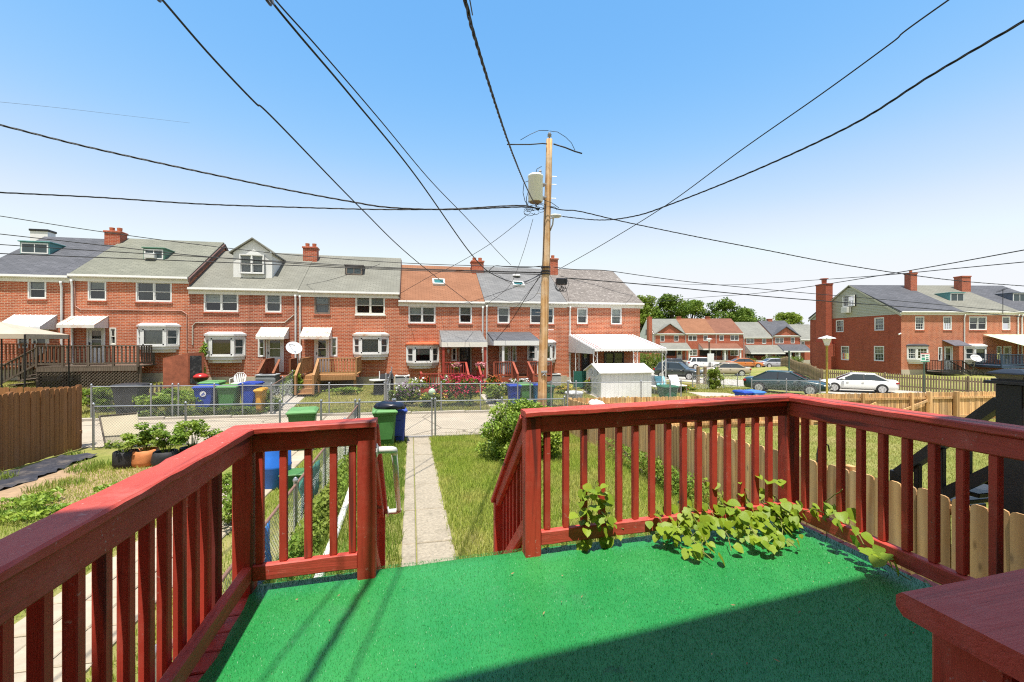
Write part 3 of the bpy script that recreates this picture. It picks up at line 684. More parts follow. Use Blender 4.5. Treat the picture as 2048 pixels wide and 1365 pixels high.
# unit 4
r4, X, Z_, e4 = unit(597, 797, 583, .68, 'brick house with plain grey roof and timber porch steps', RGREY,
    [(629,660,590,628,D(blind=.45, frame=M('brown_frame',(.18,.14,.11),.6))), (711,770,592,629,D(n=2, blind=.55, frame=CREAM)), (661,675,674,713,D(blind=.8, sill=False, bm=M('pale_curtain',(.6,.6,.56),.9)))], doors=[(629,659,676,744,D())],
    bays=[(706,775,665,720,D(blind=.9, roofm=AWNR))], end_r=.06)
awning(r4, X(608), X(664), Z_(635,655), Z_(635,674,25.7), .9, AWNR)
downspout(r4, X(601), .65, e4-.2)
dx0, dy, dz = on_roof(r4, e4, 0, 550, 708); dormer_box(r4, dx0-.5, dx0+.5, dz, dz+.55, dy, r4['_s'], r4['_ye'], r4['_ze'], M('brown_metal', (.05,.04,.035), .6), M('brown_frame',(.1,.1,.1),.6))
# unit 5
r5, X, Z_, e5 = unit(797, 969, 602, .58, 'brick house with rust brown roof behind the flower garden', RORANGE,
    [(817,871,612,647,D(n=2, blind=.5)), (918,944,612,647,D(blind=.5)), (903,914,694,722,D(blind=0, sill=False))], wallm=BRICKB, doors=[(917,943,690,745,D(mat=M('beige_frame',(.4,.36,.28),.6), dark=True))], bays=[(814,877,684,737,D(roofm=M('orange_paint',(.46,.12,.05),.6), blind=.5))])
dx0, dy, dz = on_roof(r5, e5, 0, 571, 878)
def skylight(rt, x, y, z, wd=.75, ht=.55):
    s_ = rt['_s']; n = Vector((0,-s_,1)).normalized(); up = Vector((0,1,s_)).normalized(); o = Vector((x,y,z))
    def P_(a, b, c): return o + Vector((a,0,0)) + up*b + n*c
    k = MB(); t = .09
    for a0,a1,b0,b1 in ((-wd/2,-wd/2+t,0,ht+.2),(wd/2-t,wd/2,0,ht+.2),(-wd/2+t,wd/2-t,0,t),(-wd/2+t,wd/2-t,ht+.2-t,ht+.2)):
        k.hexa([P_(a0,b0,-.02),P_(a1,b0,-.02),P_(a1,b1,-.02),P_(a0,b1,-.02)],[P_(a0,b0,.14),P_(a1,b0,.14),P_(a1,b1,.14),P_(a0,b1,.14)])
    q = k.build('skylight', WHITE, rt)
    MB().hexa([P_(-wd/2+t,t,.0),P_(wd/2-t,t,.0),P_(wd/2-t,ht+.2-t,.0),P_(-wd/2+t,ht+.2-t,.0)],[P_(-wd/2+t,t,.1),P_(wd/2-t,t,.1),P_(wd/2-t,ht+.2-t,.1),P_(-wd/2+t,ht+.2-t,.1)]).build('pane', M('teal_glass', (.03,.12,.11), .05), q)
skylight(r5, dx0, dy, dz)
chimney(r5, X(954,30.6)-.4, X(954,30.6)+.38, 3.5, 4.2, e5+1.6, e5+3.0)
downspout(r5, X(965), .55, e5-.2)
# unit 6
r6, X, Z_, e6 = unit(969, 1133, 603, .55, 'brick house with blue grey roof partly behind the utility pole', RSLATE,
    [(995,1019,614,647,D(blind=.5)), (1060,1108,615,648,D(n=2, blind=.5, bm=M('blue_blind',(.12,.25,.38),.7))), (1024,1033,692,724,D(blind=0, sill=False))], wallm=BRICKB, doors=[(998,1022,691,745,D())], bays=[(1059,1114,680,731,D(blind=.5))])
dx0, dy, dz = on_roof(r6, e6, 0, 574, 1038); skylight(r6, dx0, dy, dz, .75, .45)
tn = MB().lathe([(.28,0),(.28,.08),(.2,.16),(.05,.2)], (on_roof(r6,e6,0,553,1033)[0], on_roof(r6,e6,0,553,1033)[1], on_roof(r6,e6,0,553,1033)[2]), 12).build('roof_vent', WHITE, r6)
chimney(r6, X(1102,30.8)-.28, X(1102,30.8)+.28, 3.5, 4.1, e6+1.7, e6+3.3, BRICK2, 1)
downspout(r6, X(973), .5, e6-.2)
# unit 7
r7, X, Z_, e7 = unit(1133, 1280, 605, .45, 'end brick house with mottled roof and wide white patio awning', RMIX,
    [(1154,1175,616,648,D(blind=.55)), (1222,1243,616,649,D(blind=.9)), (1208,1248,704,732,D(n=2, blind=0, frame=M('dark_frame',(.06,.05,.05),.6), sill=False))], doors=[(1162,1180,704,748,D(mat=M('maroon_frame',(.10,.03,.03),.6), dark=True))], end_r=.2)
downspout(r7, X(1139), .45, e7-.2)
# stepped party gables that stand above the lower roofs
for rt, px, ea, eb in ((r2, 378, e2, e3), (r4, 797, e4, e5)):
    x = rt['_s']; u = atv(px,600,FV).x - rt.location.x
    MB().prism([(-.12,ea+.0),(4.5,ea+2.72),(9.12,ea+.0),(9.12,ea-.2),(4.5,ea+2.5),(-.12,ea-.2)], u+.01, u+.09, 'x').build('rake_board', M('dark_rake', (.10,.05,.04), .7), rt)
# unit 7's patio awning: a big pitched sheet on lattice posts
def pa(px, py, v): return atv(px, py, v)
va = 22.6
pt = thing('patio_awning', 'wide white patio awning with red edge stripes on lattice posts', 'awning', (pa(1143,700,FV).x, FV, 0))
TL, TR = pa(1143,669,FV-.05), pa(1273,668,FV-.05); BL, BR = pa(1183,697,va), pa(1324,696,va)
TL.x = BL.x = (TL.x+BL.x)/2; zt = (TL.z+TR.z)/2; zb = (BL.z+BR.z)/2; xr = (TR.x+BR.x)/2; xl = TL.x
AW = M('awning_sheet', (.80,.80,.80), .35, .04, .8, dirt=(.55,.54,.52), dscale=.5, damt=.35)
AWS = M('awning_stripe', (.36,.10,.07), .5)
nP = 5; pw = (xr-xl)/nP
for k in range(nP):
    x0, x1 = xl+k*pw, xl+(k+1)*pw
    MB().hexa([(x0+.0015,va,zb-.04),(x1-.0015,va,zb-.04),(x1-.0015,FV-.06,zt-.04),(x0+.0015,FV-.06,zt-.04)],[(x0+.0015,va,zb),(x1-.0015,va,zb),(x1-.0015,FV-.06,zt),(x0+.0015,FV-.06,zt)]).build('awning_panel', AW, pt)
for x, s_ in ((xl,1),(xr,-1)):
    for q in (.12,.30):
        xx = x+s_*q; MB().hexa([(xx,va-.01,zb+.004),(xx+s_*.07,va-.01,zb+.004),(xx+s_*.07,FV-.07,zt+.004),(xx,FV-.07,zt+.004)],[(xx,va-.01,zb+.01),(xx+s_*.07,va-.01,zb+.01),(xx+s_*.07,FV-.07,zt+.01),(xx,FV-.07,zt+.01)]).build('edge_stripe', AWS, pt)
    MB().prism([(va,zb-.3),(FV-.06,zb-.3),(FV-.06,zt-.045),(va,zb-.045)], x-s_*.03, x-s_*.005, 'x').build('awning_side', WHITE, pt)
sc_ = MB(); nS = 26; sc_.box(xl, xr, va-.05, va-.02, zb-.13, zb-.005)
for k in range(nS):
    x0 = xl+(xr-xl)*k/nS; x1 = xl+(xr-xl)*(k+1)/nS; sc_.prism([(x0,zb-.132),(x1,zb-.132),(x1-.06,zb-.155),((x0+x1)/2,zb-.17),(x0+.06,zb-.155)], va-.05, va-.02, 'y')
sc_.build('scalloped_valance', WHITE, pt)
for x, v in ((xl+.1,va+.1),((xl+xr)/2+.3,va+.1),(xr-.1,va+.1),(xl+.1,FV-1.2)):
    z0 = h(x,v); m = MB()
    for q in (-.11,.11): m.box(x+q-.02, x+q+.02, v-.02, v+.02, z0, zb-.04)
    nn = 9
    for k in range(nn):
        za_, zb_ = z0+(zb-z0)*k/nn, z0+(zb-z0)*(k+1)/nn; m.bar((x-.1*(-1)**k,v,za_),(x+.1*(-1)**k,v,zb_), .02, .015)
    m.build('lattice_post', WHITE, pt)
# ------------------------------------------------------------------ porches, decks and steps of the terrace across the alley
def railing(root, p0, p1, z0, z1=None, hgt=.9, mat=None, sp=.13, bw=.04, posts=(1,1), pw=.09):
    """straight run between two plan points; z0/z1 = floor height at the ends"""
    z1 = z0 if z1 is None else z1; a = Vector((*p0, z0)); b = Vector((*p1, z1)); L = (b-a).length; up = Vector((0,0,1))
    MB().bar(a+up*(hgt-.02), b+up*(hgt-.02), .11, .04).build('handrail', mat, root)
    MB().bar(a+up*.12, b+up*.12, .045, .08).build('bottom_rail', mat, root)
    for on, p in zip(posts, (a, b)):
        if on: MB().box(p.x-pw/2, p.x+pw/2, p.y-pw/2, p.y+pw/2, p.z-.05, p.z+hgt-.042).build('post', mat, root)
    n = max(2, int(L/sp)); hb = hgt-.04-.16-.001
    me = MB().box(-bw/2, bw/2, -bw/2, bw/2, 0, hb).mesh('baluster', mat)
    for k in range(1, n):
        p = a.lerp(b, k/n); piece('baluster', me, root, (p.x, p.y, p.z+.1605))
def steps(root, x0, x1, vt, zt, zb, n, mat, run=.27):
    for k in range(n):
        z = zt-(zt-zb)*(k+1)/(n+1); v1 = vt-k*run
        MB().box(x0, x1, v1-run-.02, v1, z-.045, z).build('step', mat, root)
        MB().box(x0+.02, x1-.02, v1-.03, v1-.005, z, z+(zt-zb)/(n+1)-.05).build('riser', mat, root)
GREYW = wood_mat('weathered_grey_wood', (.16,.125,.095), (.075,.055,.04), .85, 2, 10, .15, False)
TANW = wood_mat('tan_stained_wood', (.40,.22,.095), (.28,.14,.055), .7, 2, 8, .1, False)
BRNW = wood_mat('red_brown_wood', (.24,.085,.035), (.16,.055,.025), .7, 2, 8, .1, False)
REDW = M('porch_red_paint', (.30,.045,.028), .5, .15, 4)
def ax(px, v): return atv(px, 600, v).x
# unit 2 / unit 1: dark weathered deck with lattice skirt
v0 = 24.9; xa, xb = ax(72, v0), ax(275, v0)
dk = thing('timber_deck', 'dark weathered timber deck with lattice skirt in front of the terrace', 'deck', (xa, v0, 0))
nb = 11
for k in range(nb): y0 = v0+(FV-.05-v0)*k/nb; MB().box(xa, xb, y0+.005, y0+(FV-.05-v0)/nb-.005, 1.82, 1.88).build('deck_board', GREYW, dk)
xm = [xa+(xb-xa)*k/4 for k in range(5)]
for k in range(4): railing(dk, (xm[k], v0+.05), (xm[k+1], v0+.05), 1.88, None, .97, GREYW, .145, .05, (1, k == 3))
railing(dk, (xb, v0+.15), (xb, FV-.3), 1.88, None, .97, GREYW, .2, .05, (0,1))
for k in range(5): MB().box(xm[k]-.07, xm[k]+.07, v0+.1, v0+.24, .5, 1.82).build('support_post', GREYW, dk)
MB().box(xa, xb, v0, v0+.05, 1.64, 1.815).build('rim_board', GREYW, dk)
lt = MB(); zl0, zl1 = h(xa, v0)-.05, 1.63
n = int((xb-xa)/.14)
for k in range(-8, n):
    for sg in (0, 1):
        x0 = xa+k*.14; x1 = x0+(zl1-zl0); c0, c1 = max(x0, xa), min(x1, xb)
        if c1-c0 < .02: continue
        za_, zb_ = zl0+(c0-x0), zl0+(c1-x0)
        if sg: za_, zb_ = zl0+zl1-za_, zl0+zl1-zb_
        lt.bar((c0,v0+.02+sg*.012,za_),(c1,v0+.02+sg*.012,zb_), .01, .035)
tag(lt.build('lattice', GREYW, dk), kind='stuff')
for k in range(5):          # stairs down the left
    x = xa-.28*(k+1); MB().box(x, x+.3, v0+.1, v0+1.2, 1.88-.2*(k+1)-.05, 1.88-.2*(k+1)).build('step', GREYW, dk)
for y in (v0+.05, v0+1.2): railing(dk, (xa-1.45, y), (xa, y), .95, 1.88, .9, GREYW, .15, .05, (1,0))
v0b = 25.9
dk1 = thing('timber_deck', 'brown timber deck rail at the far left house door', 'deck', (ax(0,v0b), v0b, 0))
railing(dk1, (ax(-60,v0b), v0b), (ax(119,v0b), v0b), 1.98, None, .95, BRNW, .15, .05)
MB().box(ax(-60,v0b), ax(119,v0b), v0b, FV-.05, 1.9, 1.97).build('deck_floor', GREYW, dk1)
# unit 3: small brown stoop with rails
v0 = 24.9; x0, x1 = ax(529,v0), ax(580,v0); zf = 1.25
st3 = thing('stoop', 'small red brown stoop with steep rails below the dormer house door', 'porch', (x0, v0, .7))
for k in range(7): MB().box(x0, x1, v0+k*.24, v0+k*.24+.23, zf-.06, zf).build('deck_board', BRNW, st3)
for x in (x0, x1): railing(st3, (x, v0), (x, FV-.15), zf, None, .9, BRNW, .14, .05)
for x in (x0, (x0+x1)/2+.1): railing(st3, (x, v0-1.1), (x, v0), zf-.62, zf, .88, BRNW, .16, .05, (1,0))
steps(st3, x0, (x0+x1)/2+.1, v0, zf, h(x0, v0-1), 3, BRNW)
for x in (x0+.05, x1-.05): MB().box(x-.05, x+.05, v0+.05, v0+.15, .4, zf-.061).build('support_post', BRNW, st3)
# unit 4: tan deck and stairs
v0 = 23.9; xl4, xs4, x1 = ax(603,v0), ax(637,v0), ax(712,v0); zf = 1.36
st4 = thing('timber_deck', 'tan timber porch deck with open stairs to its left', 'deck', (xs4, v0, .7))
for k in range(18): MB().box(xl4, x1, v0+k*.146, v0+k*.146+.138, zf-.05, zf).build('deck_board', TANW, st4)
railing(st4, (xs4, v0), (x1, v0), zf, None, .85, TANW, .13, .045); railing(st4, (x1, v0), (x1, FV-.15), zf, None, .85, TANW, .16, .045, (0,1))
railing(st4, (xl4, v0), (xl4, FV-.3), zf, None, .85, TANW, .16, .045)
MB().box(xs4, x1, v0-.04, v0-.002, zf-.25, zf-.051).build('rim_board', TANW, st4)
steps(st4, xl4+.05, xs4-.05, v0, zf, h(xl4, v0-1.2), 4, TANW)
for x in (xl4, xs4): railing(st4, (x, v0-1.2), (x, v0), zf-.75, zf, .85, TANW, .3, .045, (1,0))
for x in (xl4, xs4, x1-.06): MB().box(x-.06, x+.06, v0+.06, v0+.18, .4, zf-.051).build('support_post', TANW, st4)
# unit 5: roofed porch, red rails and red sitting platform
def porch_roof(root, x0, x1, zt, zb, proj, mat, fas=WHITE, y=0, ceil=CREAM):
    p = MB().hexa([(x0,y-proj,zb),(x1,y-proj,zb),(x1,y,zt-.08),(x0,y,zt-.08)],[(x0,y-proj,zb+.09),(x1,y-proj,zb+.09),(x1,y,zt),(x0,y,zt)]).build('porch_roof', mat, root)
    MB().box(x0-.02, x1+.02, y-proj-.03, y-proj-.001, zb-.16, zb+.1).build('porch_fascia', fas, p)
    for x in (x0, x1-.03): MB().prism([(y-proj,zb-.16),(y-.001,zb-.16),(y-.001,zt-.085),(y-proj,zb-.005)], x, x+.03, 'x').build('porch_cheek', fas, p)
    return p
vp = 24.3
p5 = thing('porch', 'grey roofed porch with red rails beside the orange topped bay', 'porch', (ax(890,vp), vp, .5))
x0, x1 = ax(884,vp), ax(974,vp); zt, zb = atv(928,661,FV).z, atv(928,688,vp).z; zf = 1.08
w0 = LOC[p5.name]; pr = porch_roof(p5, x0, x1, zt, zb, FV-vp-.03, RSLATE, CREAM, FV-.03)
for k in range(16): MB().box(x0, x1, vp+k*.143, vp+k*.143+.135, zf-.05, zf).build('deck_board', REDW, p5)
xg0, xg1 = ax(932,vp), ax(956,vp)
for x in (x0+.08, x1-.08): MB().box(x-.06, x+.06, vp+.02, vp+.14, zf, zb-.161).build('column', REDW, p5)
railing(p5, (x0+.08, vp+.08), (xg0, vp+.08), zf, None, .85, REDW, .13, .045); railing(p5, (xg1, vp+.08), (x1-.08, vp+.08), zf, None, .85, REDW, .13, .045)
steps(p5, xg0+.05, xg1-.05, vp, zf, h(xg0,22.8)+.02, 4, REDW, .28)
for x in (xg0, xg1): railing(p5, (x, vp-1.15), (x, vp+.05), zf-.6, zf, .85, REDW, .16, .045, (1,0))
for k, (px, py) in enumerate(((897,702),(964,702))):
    c = atv(px, py, FV-.06); MB().cbox(c.x-.06, c.x+.06, FV-.14, FV-.02, c.z-.14, c.z+.1, .02).build('wall_lantern', WHITE, p5)
vq = 22.4; xq0, xq1 = ax(843,vq), ax(932,vq); zq = .62
pf = thing('sitting_platform', 'low red railed platform behind the flower bed', 'deck', (xq0, vq, .4))
for k in range(10): MB().box(xq0, xq1, vq+k*.17, vq+k*.17+.16, zq-.05, zq).build('deck_board', REDW, pf)
railing(pf, (xq0, vq+.05), (xq1, vq+.05), zq, None, .85, REDW, .12, .045); railing(pf, (xq0, vq+.1), (xq0, vq+1.6), zq, None, .85, REDW, .14, .045, (0,1))
MB().box(xq0, xq1, vq-.03, vq-.002, .25, zq).build('rim_board', REDW, pf)
# unit 6: porch with one white column and red brown stairs
vp6 = 24.2
p6 = thing('porch', 'porch with dark roof, white column and red stairs near the pole', 'porch', (ax(990,vp6), vp6, .5))
x0, x1 = ax(988,vp6), ax(1082,vp6); zt, zb = atv(1020,664,FV).z, atv(1020,685,vp6).z
porch_roof(p6, x0, x1, zt, zb, FV-vp6-.03, RG, WHITE, FV-.03)
MB().box(ax(1007,vp6)-.06, ax(1007,vp6)+.06, vp6+.05, vp6+.17, 1.08, zb-.161).build('column', WHITE, p6)
MB().box(x1-.2, x1-.08, vp6+.05, vp6+.17, 1.08, zb-.161).build('column', WHITE, p6)
for k in range(16): MB().box(x0, x1+.6, vp6+k*.147, vp6+k*.147+.139, 1.03, 1.08).build('deck_board', BRNW, p6)
REDB = M('red_brown_paint', (.27,.065,.035), .55, .15, 4)
railing(p6, (x0, vp6+.05), (ax(1024,vp6), vp6+.05), 1.08, None, .85, REDB, .12, .045)
xh0, xh1 = ax(1026,vp6), ax(1056,vp6); railing(p6, (xh1, vp6+.05), (x1+.6, vp6+.05), 1.08, None, .85, REDB, .12, .045)
steps(p6, xh0, xh1, vp6, 1.08, h(xh0,23)+.02, 4, REDB, .28)
for x in (xh0, xh1): railing(p6, (x, vp6-1.15), (x, vp6), .5, 1.08, .85, REDB, .2, .045, (1,0))
MB().box(x0, x1+.6, vp6-.03, vp6-.002, .82, 1.05).build('rim_board', REDB, p6)
# ------------------------------------------------------------------ the right-hand terrace, end gable towards us
SIDING = M('sage_siding', (.36,.36,.27), .6, .06, 3)
RRZ = -TH+R(2); RC = (34.2, 40.0); rc = cw(*RC); s2, c2 = math.sin(R(2)), math.cos(R(2))
def rx(px, off=0.0):          # local x on the front of the right terrace
    t = (px-1024)/FP; return (t*(RC[1]+off) - RC[0])/(c2 - t*s2)
def rz_(px, py): x = rx(px); return CAMZ + (682-py)/FP*(RC[1]+x*s2)
def rd(px): t = (px-1024)/FP; return (RC[0]-t*RC[1])/(t*c2+s2)     # depth along the gable wall
def rdz(px, py): d = rd(px); return CAMZ + (682-py)/FP*(RC[1]+d*c2)
DP = 11.6; RB = .15; RISE = 2.95; EV = 5.62
def rloc(x): return (rc[0]+x*math.cos(RRZ), rc[1]+x*math.sin(RRZ), 0)
def runit(xa, xb, label, roofm, wins, bays, doors_, wallm=BRICK):
    hs = [(rx(a)-xa, rx(b)-xa, rz_((a+b)/2,d), rz_((a+b)/2,c)) for a,b,c,d,_ in wins]
    ds = [(rx(a)-xa, rx(b)-xa, rz_((a+b)/2,d), rz_((a+b)/2,c)) for a,b,c,d,_ in doors_]
    rt = house_shell('row_house', label, rloc(xa), xb-xa, EV, RB, roofm, hs+ds, wallm, RRZ, DP, RISE, 'brick terrace on the right', over=.14, end_l=.12 if xa == 0 else 0)
    for r_, q in zip(hs, wins): window(rt, *r_, **q[4])
    for r_, q in zip(ds, doors_): door(rt, *r_, **q[4])
    for a,b,c,d,kw in bays: bay(rt, rx(a,-.4)-xa, rx(b,-.4)-xa, rz_((a+b)/2,d), rz_((a+b)/2,c), **kw)
    return rt
xA, xB, xC = rx(1924), rx(2037), rx(2037)+5.2
h1 = runit(0, xA, 'right end brick house with sage gable and tall chimney', RG, [(1830,1848,633,660,D(grid=True,blind=.5)),(1886,1903,633,660,D(grid=True,blind=.5)),(1876,1884,694,722,D(blind=.4,sill=False))],
    [(1822,1861,688,727,D(roofm=M('dark_bay_roof',(.05,.05,.055),.6), grid=True))], [(1888,1905,693,742,D())])
h2 = runit(xA, xB, 'right middle brick house with pale green awning', RGREY, [(1938,1973,633,660,D(n=2,blind=.4)),(2004,2020,633,660,D(blind=.4)),(1993,2003,692,720,D(blind=.3,sill=False))],
    [(1938,1977,688,728,D(blind=.4))], [(2006,2022,692,740,D())])
h3 = runit(xB, xC, 'brick house at the right edge with dark grey roof', RG, [(2060,2090,633,660,D(n=2,blind=.4))], [], [])
# gable wall of the end house: bricks with openings, siding above
side = []
for a,b,c,d in ((1672,1687,640,664),(1749,1768,635,661),(1682,1698,692,720),(1748,1768,692,722)): side.append((-rd(a), -rd(b), rdz((a+b)/2,d), rdz((a+b)/2,c)))
for o in [o for o in h1.children if o.name.startswith('party_wall')]:
    bpy.data.objects.remove(o)
gw = wall_holes(h1, -DP, 0, RB-.6, EV-.2, [(s_[0],s_[1],s_[2],s_[3]) for s_ in side], BRICK3, 0, 'gable_wall'); gw.rotation_euler.z = -R(90)
for s_ in side: window(h1, *s_, grid=True, blind=.6).rotation_euler.z = -R(90)
zz = EV-.2; k = 0
while zz < EV+RISE-.15:       # lapped siding boards up the gable
    fr_ = max(0, (zz-EV)/RISE); a, b = fr_*DP/2, DP-fr_*DP/2; z1 = min(zz+.15, EV+RISE); f1 = max(0, (z1-EV)/RISE)
    a1, b1 = f1*DP/2, DP-f1*DP/2
    MB().hexa([(-.045,a,zz),(.0,a,zz),(.0,b,zz),(-.045,b,zz)],[(-.012,a1,z1),(.0,a1,z1),(.0,b1,z1),(-.012,b1,z1)]).build('siding_board', SIDING, h1); zz += .15
MB().quad((xA,0,0),(xA,DP,0),(xA,DP,EV),(xA,DP/2,EV+RISE),(xA,0,EV)).build('party_wall', BRICK3, h1)
window(h1, -rd(1690), -rd(1713), rdz(1701,613), rdz(1701,591), n=2, grid=True, blind=0, y=-.26, sill=False).rotation_euler.z = -R(90)
da = rd(1697); MB().cbox(-.5, -.06, da-.4, da+.4, rdz(1697,626), rdz(1697,615), .02).build('air_conditioner', M('ac_grille', (.5,.5,.47), .6, .2, 40), h1)
dc = rd(1655); ch = MB().box(-.75, -.0, dc-.75, dc+.75, RB-.6, rdz(1655,571)).build('chimney', BRICK3, h1)
MB().box(-1.0, -.01, dc-1.1, dc-.751, RB-.6, rdz(1655,688)).build('chimney_base', BRICK3, ch)
MB().box(-1.0, -.751, dc-.75, dc+1.0, RB-.6, rdz(1655,684)).build('chimney_base', BRICK3, ch)
MB().cbox(-.8, .05, dc-.8, dc+.8, rdz(1655,571)+.002, rdz(1655,568), .02).build('chimney_cap', BRICK3, ch)
MB().lathe([(.22,0),(.25,.5),(.4,.52),(.4,.58)], (-.38,dc,rdz(1655,568)), 10).build('chimney_pot', BRICK2, ch)
MB().prism([(-.15,EV-.42),(DP/2,EV+RISE+.02),(DP+.15,EV-.42),(DP+.15,EV-.2),(DP/2,EV+RISE+.12),(-.15,EV-.2)], -.14, -.121, 'x').build('rake_board', SIDING, h1)
MB().tube([(-.02,0,EV-1.9),(-.25,-.02,EV-2.0)], .06, 8).build('floodlight', WHITE, h1)
chimney(h1, xA-.55, xA+.1, 4.4, 5.1, EV+1.9, EV+4.0, BRICK2, 1)
chimney(h2, xB-xA-.75, xB-xA+.15, 4.2, 5.0, EV+1.9, EV+3.7, BRICK2, 0)
for rt, x, m in ((h2, rx(1962)-xA, TEAL), (h3, 2.6, M('slate_metal', (.12,.14,.17), .5))):
    yy = 2.1; z = EV+yy*RISE/(DP/2); dormer_box(rt, x-.7, x+.7, z, z+.85, yy, RISE/(DP/2), rt['_ye'], rt['_ze'], m)
downspout(h2, .12, RB, EV-.2); downspout(h2, xB-xA-.15, RB, EV-.2); downspout(h3, .2, RB, EV-.2)
x0, x1 = rx(1884), rx(1918); zt, zb = rz_(1900,680), rz_(1900,692)
MB().hexa([(x0,-1.1,zb),(x1,-1.1,zb),(x1,0,zt-.05),(x0,0,zt-.05)],[(x0,-1.1,zb+.06),(x1,-1.1,zb+.06),(x1,0,zt),(x0,0,zt)]).build('awning', M('slate_awning', (.10,.10,.12), .5), h1)
# pale awning of the middle house
x0, x1 = rx(1965)-xA, rx(2060)-xA
aw = thing('retractable_awning', 'pale green striped awning over the right house patio', 'awning', h2.location, None, RRZ, True)
for k in range(12):
    a, b = x0+(x1-x0)*k/12, x0+(x1-x0)*(k+1)/12; zt_, zb_ = rz_(2000,669), rz_(2020,697)
    MB().hexa([(a+1.0,-3.2,zb_),(b+1.0,-3.2,zb_),(b,-.05,zt_-.03),(a,-.05,zt_-.03)],[(a+1.0,-3.2,zb_+.02),(b+1.0,-3.2,zb_+.02),(b,-.05,zt_),(a,-.05,zt_)]).build('awning_strip', M('awning_cream', (.66,.66,.52), .7) if k % 2 else M('awning_green', (.48,.52,.36), .7), aw)
# black iron stoop of the end house, blue porch rail of the next
IRON = M('black_iron', (.015,.015,.018), .45)
sp_ = thing('iron_stoop', 'black iron railed stoop and steps at the right end house', 'porch', h1.location, None, RRZ, True)
x0, x1 = rx(1880,-1.4), rx(1922,-1.4); zf = rz_(1900,742)
MB().box(x0, x1, -1.5, -.05, zf-.18, zf).build('landing', BLACK, sp_)
railing(sp_, (x0,-1.45), (x1,-1.45), zf, None, 1.0, IRON, .13, .025, (1,1), .06); railing(sp_, (x0,-1.4), (x0,-.1), zf, None, 1.0, IRON, .13, .025, (0,1), .06)
for y in (-1.45, -.3): railing(sp_, (x1,y), (x1+1.9,y), zf, zf-1.0, .95, IRON, .14, .025, (0,1), .06)
for k in range(5): MB().box(x1+.3*k+.02, x1+.3*k+.32, -1.4, -.35, zf-.2*(k+1)-.05, zf-.2*(k+1)).build('step', BLACK, sp_)
bp = thing('blue_porch', 'dark blue railed porch at the right edge', 'porch', h2.location, None, RRZ, True)
BLUEP = M('navy_paint', (.025,.05,.09), .5); xq = rx(1998,-2.5)-xA
railing(bp, (xq,-2.6), (xq+5,-2.6), 1.0, None, .95, BLUEP, .12, .04); MB().box(xq, xq+5, -2.6, -.05, .8, .99).build('deck_floor', BLUEP, bp); railing(bp, (xq,-2.5), (xq,-.2), 1.0, None, .95, BLUEP, .12, .04, (0,1))
ds = thing('satellite_dish', 'grey satellite dish beside the right house bay', 'dish', h2.location, None, RRZ, True)
def dish(root, c, r_, az=0, el=.5, mat=None):
    prof = [(r_*q, .22*r_*q*q) for q in (.02,.3,.55,.8,1.0)]
    m = MB(); n = 20; d = Vector((math.sin(az)*math.cos(el), -math.cos(az)*math.cos(el), math.sin(el))); x = d.orthogonal().normalized(); y = d.cross(x)
    rings = [[Vector(c)+(x*math.cos(2*math.pi*k/n)+y*math.sin(2*math.pi*k/n)*1.1)*a+d*b for k in range(n)] for a, b in prof]
    m.loft(rings, True, False); m.loft([[p-d*.012 for p in r2_] for r2_ in rings], True, False)
    m.build('reflector', mat, root, True)
    f = Vector(c)+d*r_*.95; MB().tube([Vector(c)-y*r_*1.0, f], .014, 6).build('feed_arm', ALUM, root); MB().tube([f, f-d*.1], .035, 8).build('feed_horn', mat, root)
DISH = M('dish_grey', (.55,.55,.55), .5, .05)
dish(ds, (rx(1930)-xA, -.9, rz_(1930,716)), .35, -.4, .6, DISH); MB().tube([(rx(1930)-xA,-.9,rz_(1930,716)),(rx(1930)-xA,-.6,.3)], .03, 6).build('mast', ALUM, ds)
an = thing('tv_antenna', 'thin rooftop television antenna mast on the right terrace', 'antenna', h2.location, None, RRZ, True)
xn = rx(1998)-xA; m = MB().tube([(xn,-.3,EV-.2),(xn,-.3,EV+2.0)], .025, 6); m.tube([(xn-.6,-.3,EV+1.7),(xn+.5,-.3,EV+2.1)], .015, 4)
for k in range(5): m.tube([(xn-.5+k*.22,-.6,EV+1.75+k*.08),(xn-.5+k*.22,.0,EV+1.75+k*.08)], .01, 4)
m.build('mast', IRON, an)
